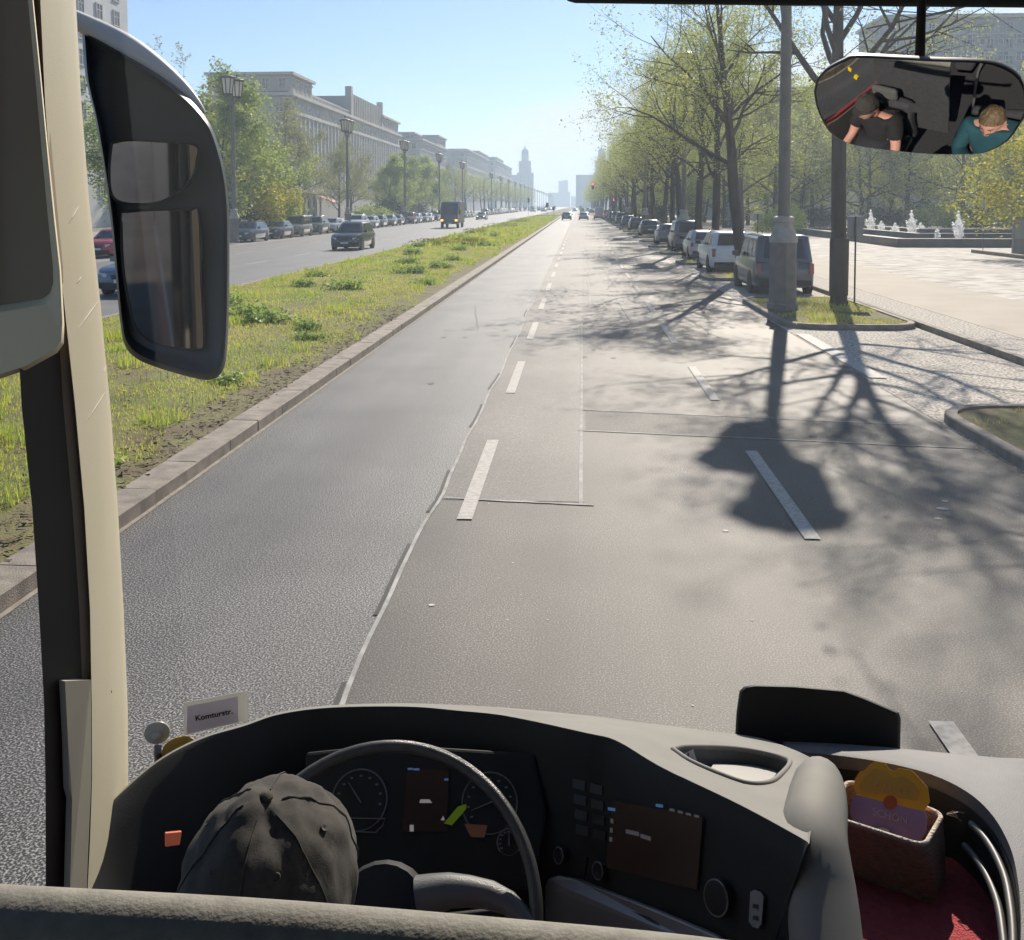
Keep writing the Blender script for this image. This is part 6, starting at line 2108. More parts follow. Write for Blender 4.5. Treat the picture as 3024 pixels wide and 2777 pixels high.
def f(mb):
    hp = [(1443, 1470), (1447, 1400), (1453, 1358), (1462, 1349), (1480, 1346), (1560, 1348), (1660, 1357), (1700, 1372), (1766, 1400), (1770, 1412), (1768, 1500), (1443, 1500)]
    mb.loft([[d(1600 + (x - 1600) * 0.97, 1430 + (y - 1430) * 0.97, 2.365) for x, y in hp], [d(x, y, 2.375) for x, y in hp], [d(x, y, 2.42) for x, y in hp], [d(1600 + (x - 1600) * 0.9, 1430 + (y - 1430) * 0.9, 2.435) for x, y in hp]], True, True)
cpart('display_housing', M_dash, f, 40)

# padded rail and barrier in front of the camera ----------------------
def f(mb):
    A = cr([d(-260, 1790, 0.66), d(0, 1811, 0.64), d(500, 1841, 0.63), d(1000, 1884, 0.62), d(1400, 1925, 0.61), d(1800, 1990, 0.60)], 24)
    mb.tube(A, 0.0215, 20)
gr = cpart('guard_rail', M_rail, f, 60)
def f(mb):
    A = [d(-260, 1860, 0.66), d(500, 1905, 0.63), d(1000, 1945, 0.62), d(1800, 2050, 0.60)]
    mb.prism(A + [p + Vector((0, 0, -0.8)) for p in reversed(A)], (0, 0.02, 0))
cpart('barrier', M_seatcloth, f, parent=gr)

# driver's seat and the seats behind ----------------------------------
def seat(x, y, rz=0, cloth=None, zf=1.0, hh=1.0):
    st = MB()
    Mx = Matrix.Translation((x, y, zf)) @ Matrix.Rotation(rz, 4, 'Z')
    b = MB()
    b.box((0, 0, 0.42), (0.46, 0.46, 0.12)); b.box((0, -0.26, 0.72 * hh), (0.46, 0.12, 0.62 * hh), Matrix.Rotation(R(-8), 3, 'X'))
    b.box((0, 0, 0.18), (0.3, 0.3, 0.36))
    b.v = [tuple(Mx @ Vector(v)) for v in b.v]
    return b.build('seat', cloth or M_seatcloth, coach, 40, bevel=0.04)


seat(-0.325, 1.0, 0, None, 0.98, 0.92)
mbh = MB(); mbh.box((-0.325, 0.80, 1.99), (0.26, 0.07, 0.13)); mbh.build('headrest', mat('headrest_cloth', (0.10, 0.105, 0.10), (0.08, 0.084, 0.08), 12, 0.9), coach, 40, bevel=0.03)
for yy in (-0.95, -1.8, -2.7):
    for xx in (-0.6, -0.12, 0.95, 1.42):
        seat(xx, yy, 0, None, 1.35)
M_alu = mat('grab_pole_metal', (0.5, 0.5, 0.5), (0.42, 0.42, 0.42), 6, 0.3, 0.8)
cpart('grab_pole', M_alu, lambda mb: mb.tube(cr([(0.30, 0.10, 1.0), (0.30, 0.10, 1.7), (0.33, 0.05, 2.1), (0.42, -0.05, 2.25)], 10), 0.015, 8), 60)

# ================================================================== loose things in the coach
# street-name slip in a plastic sleeve
kp = at(636, 2104, 2.12)
kn_ = Vector((0.28, -0.93, -0.12)).normalized()
Q = lambda x, y, e=0.0: onp(x / K, y / K, kp + kn_ * e, kn_)
slip = thing('name_slip', 'lilac paper slip in a clear sleeve on the windscreen, printed Komturstr.', 'paper slip', Q(636, 2150))
o_ = Vector(slip.location)
mb = MB(); mb.prism([Q(542, 2076) - o_, Q(731, 2040) - o_, Q(732, 2129) - o_, Q(543, 2172) - o_], -kn_ * 0.001)
mb.build('sleeve', leaf_mat('plastic_sleeve', (0.60, 0.60, 0.58), (0.54, 0.54, 0.52), 0.5, 9), slip)
mb = MB(); mb.prism([Q(553, 2087, 0.0012) - o_, Q(702, 2058, 0.0012) - o_, Q(704, 2132, 0.0012) - o_, Q(551, 2169, 0.0012) - o_], -kn_ * 0.0006)
mb.build('paper', leaf_mat('lilac_paper', (0.80, 0.77, 0.88), (0.75, 0.72, 0.83), 0.45, 9), slip)
p0 = Q(632, 2112, 0.0022)
ax = (Q(690, 2100.5, 0.0022) - Q(574, 2123.5, 0.0022)).normalized()
Mx = frame(p0 - o_, ax, kn_.cross(ax) if kn_.cross(ax).z > 0 else -kn_.cross(ax))
M_ink = mat('black_ink', (0.02, 0.02, 0.03), (0.03, 0.03, 0.04), 5, 0.7)
tx = text_mesh('lettering', 'Komturstr.', 0.0245, Mx, M_ink, slip, 0.0005)
wx = [v.co.copy() for v in tx.data.vertices]
want = (Q(686, 2101) - Q(577, 2123)).length
have = max((a - wx[0]).dot(ax) for a in wx) - min((a - wx[0]).dot(ax) for a in wx)
tx.data.transform(Matrix.Translation(p0 - o_) @ Matrix.Scale(want / have, 4) @ Matrix.Translation(-(p0 - o_)))

sc_ = thing('suction_hook', 'clear round suction cup with a small metal clip on the lower left windscreen', 'suction hook', Q(464, 2165))
o_ = Vector(sc_.location)
M_cup = mat('milky_plastic', (0.42, 0.41, 0.37), (0.36, 0.35, 0.32), 7, 0.35)
mb = MB(); mb.lathe([(0.027, -0.002), (0.0265, 0.001), (0.018, 0.003), (0.008, 0.005), (0.0, 0.006)], (0, 0, 0), 24, axis=kn_); mb.build('cup', M_cup, sc_, 40)
mb = MB(); mb.lathe([(0.009, 0.004), (0.009, 0.012), (0.006, 0.015), (0, 0.016)], Q(463, 2166) - o_, 14, axis=kn_); mb.build('stud', M_cup, sc_, 40)
mb = MB(); mb.tube([Q(461, 2180, 0.012) - o_, Q(463, 2202, 0.012) - o_], 0.0017, 6); mb.prism([Q(456, 2200, 0.012) - o_, Q(478, 2200, 0.012) - o_, Q(476, 2240, 0.012) - o_, Q(456, 2250, 0.012) - o_], kn_ * 0.003); mb.build('clip', M_alu, sc_)
mb = MB(); mb.lathe([(0.006, 0), (0.005, 0.005), (0, 0.006)], Q(470, 2234, 0.016) - o_, 10, axis=kn_); mb.build('clip_button', M_gasket, sc_, 40)
yd = MB()
yc_ = Q(536, 2226, 0.006)
yd.prism([yc_ + (ax * math.cos(a) + kn_.cross(ax) * math.sin(a)) * 0.042 for a in [i * PI / 14 for i in range(28)]], kn_ * 0.002)
o = yd.build('yellow_disc', mat('ochre_card', (0.55, 0.36, 0.07), (0.48, 0.31, 0.06), 9, 0.7))
tag(o, 'ochre yellow round disc peeking over the dashboard edge at left', 'disc')

# red mat, woven box and its card
mat_o = MB()
mp4 = [onp(x, y, Vector((0, 0, TZ + 0.002)), Vector((0, 0, 1))) for x, y in ((1640, 1640), (1900, 1690), (1965, 1760), (1975, 1880), (1560, 1900), (1590, 1760))]
mat_o.prism(mp4, (0, 0, -0.012))
o = mat_o.build('tray_mat', mat('red_felt', (0.50, 0.075, 0.085), (0.38, 0.05, 0.062), 60, 0.95, bump=0.6, bscale=300), None, None, 0.003)
tag(o, 'dark red felt mat lining the dashboard tray', 'mat')

hz = Vector((0, 0, 1))
fl, fr = onp(1622, 1702, Vector((0, 0, TZ)), hz), onp(1836, 1782, Vector((0, 0, TZ)), hz)
bxw = fr - fl
bxd = Vector((-bxw.y, bxw.x, 0)).normalized() * 0.10
rimz = TZ + 0.112
tfl, tfr = onp(1626, 1606, Vector((0, 0, rimz)), hz), onp(1818, 1668, Vector((0, 0, rimz)), hz)
tbl, tbr = onp(1664, 1534, Vector((0, 0, rimz)), hz), onp(1856, 1602, Vector((0, 0, rimz)), hz)
back_in = (tbl + tbr - tfl - tfr) * 0.5
bl_, br_ = fl + Vector((back_in.x, back_in.y, 0)) * 0.8, fr + Vector((back_in.x, back_in.y, 0)) * 0.8
M_woven = mat('woven_rope', (0.58, 0.43, 0.31), (0.40, 0.285, 0.20), 70, 0.9, bump=0.9, bscale=120, stretch=(1, 1, 5))
M_rimrope = mat('rim_braid', (0.62, 0.53, 0.43), (0.50, 0.42, 0.34), 60, 0.85, bump=0.5, bscale=200)
bk = thing('woven_box', 'small brown woven box with a pale rim standing on the red mat', 'box', (fl + fr + bl_ + br_) / 4)
o_ = Vector(bk.location)


def rloop(q, n=6, r=0.16):
    """Rounded quadrilateral."""
    res = []
    for i in range(4):
        a, b, c = q[i - 1], q[i], q[(i + 1) % 4]
        p0, p1 = b.lerp(a, r), b.lerp(c, r)
        for k in range(n):
            t = k / (n - 1)
            res.append(p0 * (1 - t) ** 2 + b * 2 * t * (1 - t) + p1 * t * t)
    return res


bot, topr = rloop([fl, fr, br_, bl_]), rloop([tfl, tfr, tbr, tbl])
cen_t = sum(topr, Vector()) / len(topr)
cen_b = sum(bot, Vector()) / len(bot)
inn_t, inn_b = [p + (cen_t - p) * 0.05 for p in topr], [p + (cen_b - p) * 0.06 + Vector((0, 0, 0.006)) for p in bot]
mb = MB()
mb.loft([[p - o_ for p in bot], [a.lerp(b, 0.5) + (a - cen_b) * 0.03 - o_ for a, b in zip(bot, topr)], [p - o_ for p in topr], [p - o_ for p in inn_t], [p - o_ for p in inn_b]], True, False)
mb.poly([p - o_ for p in inn_b]); mb.poly([p - o_ for p in reversed(bot)])
mb.build('basket', M_woven, bk, 40)
mb = MB(); mb.tube([p.lerp(q, 0.5) + Vector((0, 0, 0.002)) - o_ for p, q in zip(topr, inn_t)], 0.0052, 8, closed=True); mb.build('rim', M_rimrope, bk, 60)
rk = random.Random(3)
mb = MB()
for i in range(7):
    p = tbr + Vector((0.004, 0, 0.002)) - o_
    mb.tube([p, p + Vector((rk.uniform(0.005, 0.02), rk.uniform(-0.012, 0.006), rk.uniform(-0.002, 0.012))), p + Vector((rk.uniform(0.015, 0.035), rk.uniform(-0.02, 0.0), rk.uniform(-0.01, 0.012)))], 0.0012, 4)
mb.build('frayed_end', M_rimrope, bk)

# the die-cut card: preview points from the photo, on a plane leaning back in the box
cp = (tbl + tbr) * 0.5 + (tfl - tbl) * 0.18
cn = Vector((bxw.y, -bxw.x, 0)).normalized()
if cn.y > 0: cn = -cn
cn = (cn + Vector((0, 0, 0.45))).normalized()
Z1 = lambda u, v: ((2430 + u / 5.03) / K, (2200 + v / 5.03) / K)
CC = lambda u, v, e=0.0: onp(*Z1(u, v), cp + cn * e, cn)
card = thing('gift_card', 'die-cut card, orange above and purple below, lettered DANKE SCHÖN, in the woven box', 'card', CC(1000, 1480))
o_ = Vector(card.location)
M_org = mat('orange_card', (0.85, 0.42, 0.03), (0.76, 0.37, 0.025), 5, 0.6)
M_orgd = mat('ochre_print', (0.64, 0.35, 0.06), (0.58, 0.31, 0.055), 5, 0.6)
M_orgl = mat('light_orange_lettering', (0.72, 0.45, 0.14), (0.66, 0.40, 0.12), 5, 0.6)
M_pur = mat('purple_card', (0.34, 0.23, 0.46), (0.30, 0.20, 0.41), 5, 0.6)
M_dot = mat('russet_dot', (0.42, 0.09, 0.04), (0.37, 0.08, 0.035), 5, 0.6)
M_pinkp = mat('pale_lettering', (0.55, 0.45, 0.50), (0.48, 0.40, 0.45), 5, 0.6)
orange = [(455, 620), (480, 500), (545, 400), (610, 380), (700, 290), (775, 245), (935, 280), (985, 370), (1050, 385), (1120, 345), (1320, 380), (1420, 480), (1560, 640), (1590, 850), (1500, 985), (1300, 945), (1090, 890), (830, 830), (560, 755), (490, 715)]
purple = [(560, 755), (830, 830), (1090, 890), (1300, 945), (1500, 985), (1555, 1090), (1545, 1270), (1480, 1390), (1330, 1500), (1130, 1470), (700, 1320), (480, 1200), (400, 1010), (430, 820), (490, 740)]
mb = MB(); mb.prism([CC(*q) - o_ for q in orange], -cn * 0.0012); mb.build('orange_half', M_org, card)
mb = MB(); mb.prism([CC(*q) - o_ for q in purple], -cn * 0.0012); mb.build('purple_half', M_pur, card)
mb = MB(); mb.prism([CC(1000 + 100 * math.cos(a), 860 + 105 * math.sin(a), 0.002) - o_ for a in [i * PI / 12 for i in range(24)]], -cn * 0.001); mb.build('dot', M_dot, card)
inner = [(530, 620), (600, 500), (760, 350), (940, 400), (1050, 500), (1200, 480), (1330, 560), (1440, 700), (1400, 830), (1150, 800), (1000, 730), (800, 740), (590, 690)]
mb = MB(); mb.prism([CC(*q, 0.0008) - o_ for q in inner], -cn * 0.0006); mb.build('print', M_orgd, card)
ax2 = (CC(1250, 1120) - CC(740, 980)).normalized()
for body, u, v, w_ in (('DANKE', 1010, 660, 480), ('SCHÖN', 995, 1060, 510)):
    p0 = CC(u, v, 0.0022) - o_
    Mx = frame(p0, ax2, cn.cross(ax2) if cn.cross(ax2).z > 0 else -cn.cross(ax2))
    t_ = text_mesh('lettering', body, 0.02, Mx, M_pinkp if body == 'SCHÖN' else M_orgl, card)
    xs_ = [v_.co.dot(ax2) for v_ in t_.data.vertices]
    k_ = (CC(u + w_ / 2, v + w_ * 0.137) - CC(u - w_ / 2, v - w_ * 0.137)).length / (max(xs_) - min(xs_))
    t_.data.transform(Matrix.Translation(p0) @ Matrix.Scale(k_, 4) @ Matrix.Translation(-p0))
mb = MB(); mb.prism([CC(*q, 0.012) for q in ((600, 1275), (870, 1225), (980, 1260), (1000, 1420), (820, 1370))], -cn * 0.001)
tag(mb.build('paper_note', mat('white_note', (0.55, 0.57, 0.53), (0.50, 0.52, 0.48), 6, 0.8)), 'folded pale paper note tucked in front of the card in the box', 'paper note')

# folded sticker card in the cowl pocket
fcp = cowl_at(1352, 1487) + pocket_n * 0.004
fc = thing('folded_card', 'small white triangular card with two round red-rimmed marks in the dashboard pocket', 'card', fcp)
o_ = Vector(fc.location)
fn = (EYE - fcp).normalized()
fn = (fn + Vector((0, 0, 0.4))).normalized()
FQ = lambda x, y, e=0.0: onp(x, y, fcp + fn * e, fn) - o_
mb = MB(); mb.prism([FQ(1330, 1489), FQ(1362, 1472), FQ(1371, 1500)], -fn * 0.001); mb.build('card', mat('white_card', (0.72, 0.70, 0.66), (0.66, 0.64, 0.60), 6, 0.7), fc)
for x, y in ((1345, 1492), (1357, 1494)):
    mb = MB(); mb.prism([FQ(x + 6 * math.cos(a), y + 4.5 * math.sin(a), 0.001) for a in [i * PI / 8 for i in range(16)]], fn * 0.0004); q = mb.build('mark', mat('maroon_ink', (0.22, 0.03, 0.04), (0.2, 0.03, 0.04), 6, 0.7), fc)
    mb = MB(); mb.prism([FQ(x + 4.6 * math.cos(a), y + 3.2 * math.sin(a), 0.0016) for a in [i * PI / 8 for i in range(16)]], fn * 0.0004); mb.build('mark_centre', mat('bright_card', (0.85, 0.85, 0.85), (0.8, 0.8, 0.8), 6, 0.6), q)
mb = MB(); mb.prism([FQ(1350, 1488, 0.001), FQ(1351, 1479, 0.001), FQ(1354, 1480, 0.001), FQ(1353, 1489, 0.001)], fn * 0.0004); mb.build('mark', mat('maroon_ink', (0.2, 0.03, 0.04)), fc)

# yellow strap handle hanging behind the driver (seen in the inside mirror)
yp = refl(2512, 225, 1.9)
yh = thing('yellow_strap', 'bright yellow strap of two square blocks, seen in the inside mirror', 'strap', yp)
m_y = mat('yellow_plastic', (0.75, 0.55, 0.0), (0.68, 0.48, 0.0), 6, 0.5)
for px, py, s in ((2508, 212, 0.022), (2526, 232, 0.030)):
    mb = MB(); mb.box(refl(px, py, 1.9) - yp, (s * 1.5, s, s * 1.6), Matrix.Rotation(0.5, 3, 'Y')); mb.build('block', m_y, yh, None, 0.005)

# ================================================================== people in the coach
M_skin = mat('pink_skin', (0.60, 0.33, 0.25), (0.52, 0.26, 0.20), 14, 0.55)
M_lip = mat('lip_skin', (0.40, 0.15, 0.13), None, 14, 0.5)
M_eye = mat('eye_white', (0.6, 0.58, 0.55), None, 10, 0.3)
M_pupil = mat('eye_dark', (0.02, 0.02, 0.025), None, 10, 0.2)
M_capc = mat('cap_cotton', (0.056, 0.051, 0.046), (0.044, 0.040, 0.036), 160, 0.95, bump=0.12, bscale=700, detail=3)
M_tee = mat('black_tee', (0.022, 0.022, 0.024), (0.016, 0.016, 0.018), 20, 0.95)
M_teal = mat('teal_jacket', (0.015, 0.075, 0.095), (0.012, 0.06, 0.078), 12, 0.85)
M_jeans = mat('dark_trousers', (0.03, 0.032, 0.04), None, 20, 0.95)
M_blond = mat('sandy_hair', (0.20, 0.14, 0.075), (0.08, 0.055, 0.03), 60, 0.7, stretch=(1, 1, 0.3))


def hand_chain(V, E, Rr, wrist, dirv, side, up, curl=0.6):
    """Palm with five separate bent fingers; returns nothing, appends to the skeleton."""
    dv, sv, uv = Vector(dirv).normalized(), Vector(side).normalized(), Vector(up).normalized()
    w = wrist
    base = len(V)
    V.append(V[w] + dv * 0.045); Rr.append(0.026); E.append((w, base))
    V.append(V[w] + dv * 0.085); Rr.append(0.027); E.append((base, base + 1))
    for i, (o, L) in enumerate(((-0.03, 0.062), (-0.010, 0.074), (0.010, 0.070), (0.029, 0.055))):
        p = V[base + 1] + sv * o + dv * 0.012
        prev = base + 1
        dr = dv.copy()
        for k in range(3):
            dr = (dr - uv * curl * (0.5 + 0.35 * k)).normalized()
            V.append((p if k == 0 else V[-1] + dr * L / 2.2)); Rr.append(0.0088 - 0.0009 * k); E.append((prev, len(V) - 1)); prev = len(V) - 1
        V.append(V[-1] + dr * L / 3); Rr.append(0.006); E.append((prev, len(V) - 1))
    t0 = V[base] - sv * 0.034 + dv * 0.01
    V.append(t0); Rr.append(0.012); E.append((base, len(V) - 1))
    V.append(t0 - sv * 0.018 + dv * 0.035 - uv * 0.015); Rr.append(0.010); E.append((len(V) - 2, len(V) - 1))
    V.append(t0 - sv * 0.010 + dv * 0.058 - uv * 0.03); Rr.append(0.008); E.append((len(V) - 2, len(V) - 1))


def head_mesh(parent, hc, yaw, pitch, name='head', roll=0.0):
    """Egg-shaped skull with brow, nose, mouth, chin, ears; faces +Y before turning."""
    M = Matrix.Translation(hc) @ Matrix.Rotation(yaw, 4, 'Z') @ Matrix.Rotation(pitch, 4, 'X') @ Matrix.Rotation(roll, 4, 'Y')
    mb = MB()
    nu, nv = 36, 26
    rings = []
    for i in range(nv + 1):
        t = PI * i / nv
        ring = []
        for j in range(nu):
            a = 2 * PI * j / nu
            x, y, z = math.sin(t) * math.sin(a), math.sin(t) * math.cos(a), -math.cos(t)
            fx, fy, fz = 0.074, 0.098, 0.118
            if z < 0:
                fx *= 1 + 0.22 * z * abs(z) * 1.2
                if y < 0: fy *= 1 + 0.35 * z
            p = Vector((x * fx, y * fy, z * fz))
            if y > 0.3:
                g = lambda cx_, cz_, sx_, sz_: math.exp(-((p.x - cx_) / sx_) ** 2 - ((p.z - cz_) / sz_) ** 2)
                p.y += 0.022 * g(0, -0.022, 0.013, 0.020) + 0.010 * g(0, 0.005, 0.010, 0.022)
                p.y += 0.006 * g(0.028, 0.026, 0.02, 0.010) + 0.006 * g(-0.028, 0.026, 0.02, 0.010)
                p.y -= 0.010 * g(0.030, 0.006, 0.016, 0.011) + 0.010 * g(-0.030, 0.006, 0.016, 0.011)
                p.y += 0.007 * g(0, -0.058, 0.022, 0.007) - 0.004 * g(0, -0.064, 0.02, 0.004) + 0.010 * g(0, -0.094, 0.022, 0.016)
                p.y += 0.006 * g(0.042, -0.028, 0.02, 0.02) + 0.006 * g(-0.042, -0.028, 0.02, 0.02)
            ring.append(M @ p)
        rings.append(ring)
    mb.loft(rings, True, True)
    for s in (-1, 1):
        mb.ball(M @ Vector((s * 0.076, -0.012, -0.008)), (0.010, 0.018, 0.030), 10, 8)
    h = mb.build(name, M_skin, parent, 80)
    for s in (-1, 1):
        mb = MB(); mb.ball(M @ Vector((s * 0.030, 0.080, 0.006)), (0.012, 0.010, 0.008), 10, 8); mb.build('eye', M_eye, h, 80)
        mb = MB(); mb.ball(M @ Vector((s * 0.030, 0.0885, 0.005)), (0.005, 0.003, 0.005), 8, 6); mb.build('pupil', M_pupil, h, 80)
        mb = MB(); mb.tube([M @ Vector((s * 0.014, 0.096, 0.024)), M @ Vector((s * 0.030, 0.097, 0.030)), M @ Vector((s * 0.046, 0.084, 0.025))], 0.004, 5); mb.build('eyebrow', M_blond, h, 60)
    mb = MB(); mb.tube([M @ Vector((-0.022, 0.094, -0.060)), M @ Vector((0, 0.105, -0.058)), M @ Vector((0.022, 0.094, -0.060))], [0.003, 0.005, 0.003], 6); mb.build('mouth', M_lip, h, 60)
    return h, M


# ------------------------------------------------------------------ driver
drv = thing('person', 'driver in a dark grey cotton cap and black T-shirt, seen from behind at the wheel', 'person', (-0.325, 0.98, 1.46))
o_ = Vector(drv.location)
HW1 = WC + wa * WR * 0.80 - wb_ * WR * 0.62
HW2 = WC - wa * WR * 0.80 - wb_ * WR * 0.62
V = [Vector(q) for q in ((-0.325, 0.96, 1.50), (-0.325, 0.93, 1.62), (-0.325, 0.945, 1.75), (-0.325, 0.975, 1.86), (-0.325, 1.02, 1.97),
                         (-0.15, 0.955, 1.82), (-0.085, 1.10, 1.58), (-0.50, 0.955, 1.82), (-0.575, 1.10, 1.58),
                         (-0.235, 1.0, 1.46), (-0.225, 1.42, 1.46), (-0.225, 1.52, 1.08), (-0.415, 1.0, 1.46), (-0.425, 1.42, 1.46), (-0.425, 1.52, 1.08))]
V += [HW1 + Vector((0.015, -0.11, -0.02)), HW2 + Vector((-0.015, -0.11, -0.02))]
E = [(0, 1), (1, 2), (2, 3), (3, 4), (2, 5), (5, 6), (2, 7), (7, 8), (0, 9), (9, 10), (10, 11), (0, 12), (12, 13), (13, 14), (6, 15), (8, 16)]
Rr = [0.15, 0.14, 0.155, 0.062, 0.062, 0.068, 0.046, 0.068, 0.046, 0.09, 0.066, 0.05, 0.09, 0.066, 0.05, 0.028, 0.028]
hand_chain(V, E, Rr, 15, HW1 - V[15], Vector((-0.3, 0.4, 0.4)), wn_ if wn_.z > 0 else -wn_, 0.8)
hand_chain(V, E, Rr, 16, HW2 - V[16], Vector((0.3, 0.4, 0.4)), wn_ if wn_.z > 0 else -wn_, 0.8)
skin_body('body', [v - o_ for v in V], E, Rr, M_skin, drv, 2)
skin_body('t_shirt', [v - o_ for v in V[:4]] + [V[2] + Vector((0, 0, 0.05)) - o_, V[5] - o_, V[5].lerp(V[6], 0.75) - o_, V[7] - o_, V[7].lerp(V[8], 0.75) - o_], [(0, 1), (1, 2), (2, 4), (4, 3), (2, 5), (5, 6), (2, 7), (7, 8)], [0.165, 0.157, 0.172, 0.068, 0.12, 0.086, 0.070, 0.086, 0.070], M_tee, drv, 2)
skin_body('trousers', [V[i] - o_ for i in (0, 9, 10, 11, 12, 13, 14)], [(0, 1), (1, 2), (2, 3), (0, 4), (4, 5), (5, 6)], [0.162, 0.102, 0.08, 0.062, 0.102, 0.08, 0.062], M_jeans, drv, 1)
HYAW = R(0)
hd, HM = head_mesh(drv, HEAD - o_, HYAW, R(9))
# cap: six soft panels, seams, button, eyelets, peak and back strap; crumpled cotton
mb = MB()
nu, nv = 72, 26
rings = []
for i in range(nv + 1):
    t = (i / nv) * R(101)
    ring = []
    for j in range(nu):
        a = 2 * PI * j / nu
        x, y, z = math.sin(t) * math.sin(a), math.sin(t) * math.cos(a), math.cos(t)
        p = Vector((x * 0.0925, y * 0.112 - 0.006, z * 0.108 + 0.018))
        seam = abs(((a / (PI / 3)) % 1.0) - 0.5) * 2           # 1 on a seam
        n1 = noise.noise(Vector((x * 2.6, y * 2.6, z * 2.6 + 4))) * 0.007
        n2 = noise.noise(Vector((x * 6.5, y * 6.5, z * 6.5 + 1))) * 0.0035
        fold = 0.0014 * math.exp(-((seam - 1) / 0.10) ** 2) * math.sin(t)
        dip = -0.008 * math.exp(-((x - 0.15) / 0.25) ** 2 - ((y + 0.25) / 0.20) ** 2) + 0.010 * math.exp(-((x + 0.2) / 0.3) ** 2 - ((y + 0.05) / 0.25) ** 2)
        k = 1 + (n1 + n2 + fold + dip * max(z, 0)) / 0.1
        ring.append(HM @ Vector((p.x * k, p.y * k, (p.z - 0.018) * k + 0.018)))
    rings.append(ring)
rings[0] = [HM @ Vector((0.003 * math.sin(2 * PI * j / nu), 0.003 * math.cos(2 * PI * j / nu), 0.1265)) for j in range(nu)]
mb.loft(rings, True, False)
mb.poly(rings[0])
cap = mb.build('cap', M_capc, drv, 80)
mb = MB(); mb.lathe([(0.008, 0), (0.008, 0.003), (0.004, 0.006), (0, 0.0065)], HM @ Vector((0.0, 0, 0.1265)), 12, axis=HM.to_3x3() @ Vector((0, 0, 1))); mb.build('button', M_capc, cap, 50)
mb = MB()
for k in range(6):
    a = k * PI / 3
    pts = []
    for q in range(3, nv + 1):
        j = int(round(a / (2 * PI) * nu)) % nu
        c_ = HM @ Vector((0, 0, 0.02))
        pts.append(rings[q][j] + (rings[q][j] - c_).normalized() * 0.0008)
    mb.tube(pts, 0.0008, 5)
mb.build('seam', M_capc, cap, 60)
mb = MB()
for k in range(6):
    j = int((k + 0.5) / 6 * nu) % nu
    p = rings[11][j]
    c_ = HM @ Vector((0, 0, 0.02))
    mb = MB()
    mb.lathe([(0.0042, 0), (0.0035, 0.0015), (0.0, 0.0005)], p - (p - c_).normalized() * 0.0004, 10, axis=(p - c_).normalized())
    mb.build('eyelet', M_gasket, cap, 50)
# arched opening with strap at the back of the cap
mb = MB()
pts = []
for q in range(13):
    a = lerp(-0.42, 0.42, q / 12)
    zt = 0.012 + 0.034 * math.cos(a / 0.42 * PI / 2)
    pts.append((a, zt))
top_ = [HM @ Vector((math.sin(PI + a) * 0.0995 * 1.0, math.cos(PI + a) * 0.1225 - 0.006, z)) for a, z in pts]
bot_ = [HM @ Vector((math.sin(PI + a) * 0.0995, math.cos(PI + a) * 0.1225 - 0.006, 0.004)) for a, z in pts]
mb.loft([top_, bot_], False, False)
mb.build('strap_opening', M_gasket, cap)
mb = MB()
mb.loft([[HM @ Vector((math.sin(PI + a) * 0.1015, math.cos(PI + a) * 0.125 - 0.006, z)) for a in [lerp(-0.5, 0.5, q / 12) for q in range(13)]] for z in (-0.004, 0.013)], False, False)
mb.build('strap', M_capc, cap)
mb = MB()
pk_t, pk_b = [], []
for q in range(15):
    a = lerp(-0.95, 0.95, q / 14)
    e = 0.060 * math.cos(a / 0.96 * PI / 2) ** 0.6
    pk_b.append(HM @ Vector((math.sin(a) * 0.096, math.cos(a) * 0.114 - 0.006, 0.016)))
    pk_t.append(HM @ Vector((math.sin(a) * 0.098, math.cos(a) * 0.112 - 0.006 + e, 0.006 - 0.012 * abs(math.sin(a)))))
mb.loft([pk_b, pk_t, [p - Vector((0, 0, 0.003)) for p in pk_t], [p - Vector((0, 0, 0.004)) for p in pk_b]], False, False)
mb.build('peak', M_capc, cap, 50)

# ------------------------------------------------------------------ passenger on the courier seat
PH = refl(2932, 355, 1.22)
pas = thing('person', 'passenger in a teal jacket with short sandy hair, looking down, seen in the inside mirror', 'person', (PH.x, PH.y - 0.08, PH.z - 0.60))
o_ = Vector(pas.location)
V = [o_ + Vector(q) for q in ((0, -0.02, 0.03), (0, -0.05, 0.18), (0, -0.03, 0.33), (0, 0.01, 0.44), (0, 0.06, 0.54), (0.17, -0.02, 0.40), (0.23, 0.07, 0.17), (-0.17, -0.02, 0.40), (-0.23, 0.07, 0.17),
                               (0.09, 0.05, 0.0), (0.10, 0.42, 0.0), (0.10, 0.46, -0.40), (-0.09, 0.05, 0.0), (-0.10, 0.42, 0.0), (-0.10, 0.46, -0.40), (0.075, 0.24, 0.21), (-0.075, 0.24, 0.21))]
E = [(0, 1), (1, 2), (2, 3), (3, 4), (2, 5), (5, 6), (2, 7), (7, 8), (0, 9), (9, 10), (10, 11), (0, 12), (12, 13), (13, 14), (6, 15), (8, 16)]
Rr = [0.15, 0.14, 0.15, 0.06, 0.06, 0.066, 0.045, 0.066, 0.045, 0.09, 0.066, 0.05, 0.09, 0.066, 0.05, 0.028, 0.028]
hand_chain(V, E, Rr, 15, Vector((-0.5, 0.5, 0.35)), Vector((0.6, 0.5, 0.3)), Vector((-0.2, -0.5, 0.8)), 0.7)
hand_chain(V, E, Rr, 16, Vector((0.5, 0.5, 0.35)), Vector((-0.6, 0.5, 0.3)), Vector((0.2, -0.5, 0.8)), 0.7)
skin_body('body', [v - o_ for v in V], E, Rr, M_skin, pas, 2)
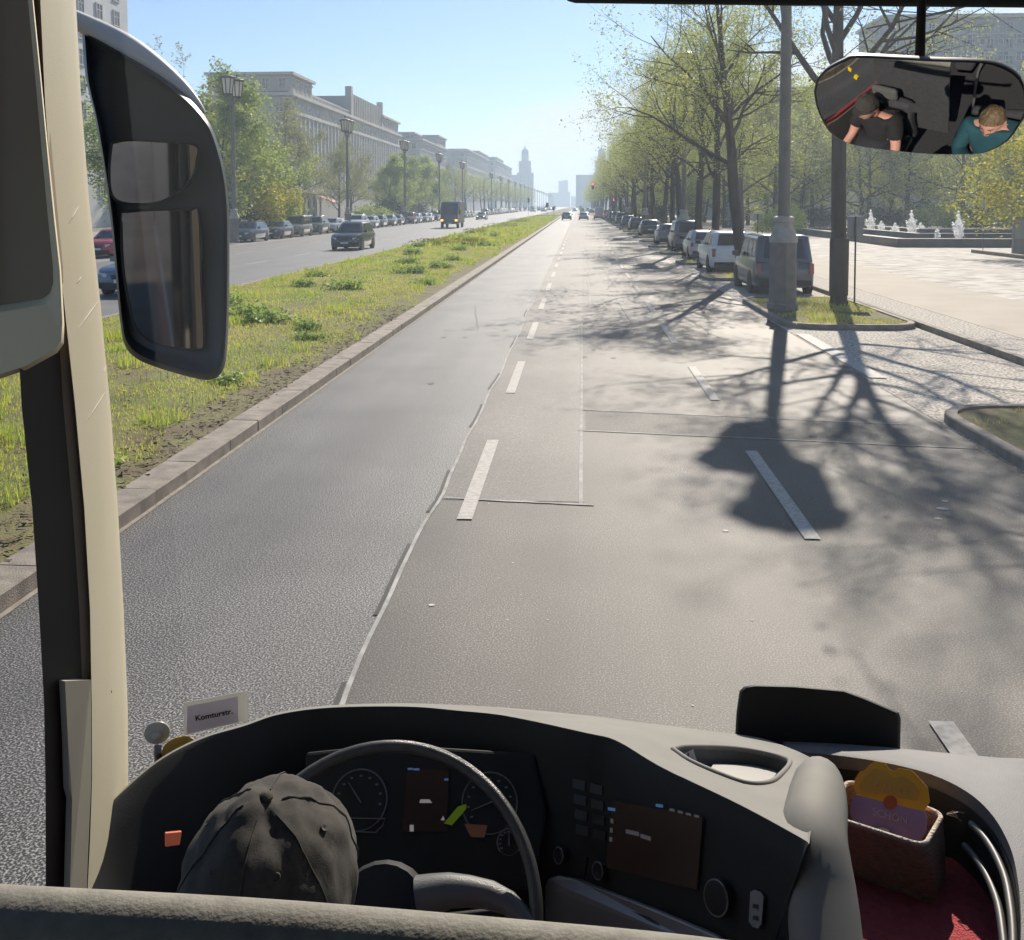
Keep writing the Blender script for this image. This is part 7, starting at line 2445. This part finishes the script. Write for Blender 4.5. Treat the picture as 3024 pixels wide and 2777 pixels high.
skin_body('jacket', [v - o_ for v in V[:4]] + [V[5] - o_, V[6] - o_, V[6].lerp(V[15], 0.85) - o_, V[7] - o_, V[8] - o_, V[8].lerp(V[16], 0.85) - o_], [(0, 1), (1, 2), (2, 3), (2, 4), (4, 5), (5, 6), (2, 7), (7, 8), (8, 9)], [0.17, 0.165, 0.175, 0.078, 0.09, 0.066, 0.05, 0.09, 0.066, 0.05], M_teal, pas, 2)
skin_body('trousers', [V[i] - o_ for i in (0, 9, 10, 11, 12, 13, 14)], [(0, 1), (1, 2), (2, 3), (0, 4), (4, 5), (5, 6)], [0.165, 0.102, 0.08, 0.062, 0.102, 0.08, 0.062], M_jeans, pas, 1)
h2, M2 = head_mesh(pas, PH + Vector((0, 0.02, 0.0)) - o_, R(10), R(-16))
mb = MB()
rings = []
for i in range(17):
    t = (i / 16) * R(100)
    ring = []
    for j in range(36):
        a = 2 * PI * j / 36
        back = 0.5 - 0.5 * math.cos(a)
        tt = t * (0.62 + 0.42 * back)
        x, y, z = math.sin(tt) * math.sin(a), math.sin(tt) * math.cos(a), math.cos(tt)
        k = 1.10 + 0.08 * noise.noise(Vector((x * 4, y * 4, z * 4))) + 0.05 * noise.noise(Vector((x * 16, y * 4, z * 9)))
        ring.append(M2 @ Vector((x * 0.078 * k, y * 0.098 * k - 0.004, z * 0.117 * k)))
    rings.append(ring)
mb.loft(rings, True, False)
mb.poly(rings[0])
mb.build('hair', M_blond, pas, 80)
ph = MB(); ph.box(V[15].lerp(V[16], 0.5) + Vector((0, 0.075, 0.045)), (0.07, 0.14, 0.009), Matrix.Rotation(R(30), 3, 'X'))
tag(ph.build('phone', M_gasket, None, None, 0.003), 'black phone held in the hands of the teal-jacketed passenger', 'phone')
mbs = MB(); mbs.box(o_ + Vector((0, -0.02, -0.18)), (0.42, 0.42, 0.12)); mbs.box(o_ + Vector((0, -0.23, 0.15)), (0.42, 0.08, 0.55)); mbs.build('courier_seat', M_seatcloth, coach, None, 0.03)

# folds in the clothes
_tx = bpy.data.textures.new('folds', 'CLOUDS')
_tx.noise_scale = 0.075
_tx.noise_depth = 2
for o in list(drv.children) + list(pas.children):
    if o.name.split('.')[0] in ('t_shirt', 'jacket', 'trousers'):
        m_ = o.modifiers.new('folds', 'DISPLACE')
        m_.texture = _tx
        m_.strength = 0.035
        m_.mid_level = 0.45
        m_.texture_coords = 'LOCAL'

# ------------------------------------------------------------------ air
M_haze = bpy.data.materials.new('haze')
M_haze.use_nodes = True
nt = M_haze.node_tree
nt.nodes.clear()
ou = nt.nodes.new('ShaderNodeOutputMaterial')
pv = nt.nodes.new('ShaderNodeVolumePrincipled')
pv.inputs['Color'].default_value = (0.66, 0.82, 1.0, 1)
pv.inputs['Density'].default_value = 0.0008
pv.inputs['Anisotropy'].default_value = 0.25
nt.links.new(pv.outputs[0], ou.inputs['Volume'])
mb = MB()
mb.span(-400, 420, -140, 1900, -1.05, 64)
o = mb.build('haze', M_haze)
tag(o, 'thin bluish morning haze along the avenue', 'haze', kind='stuff')
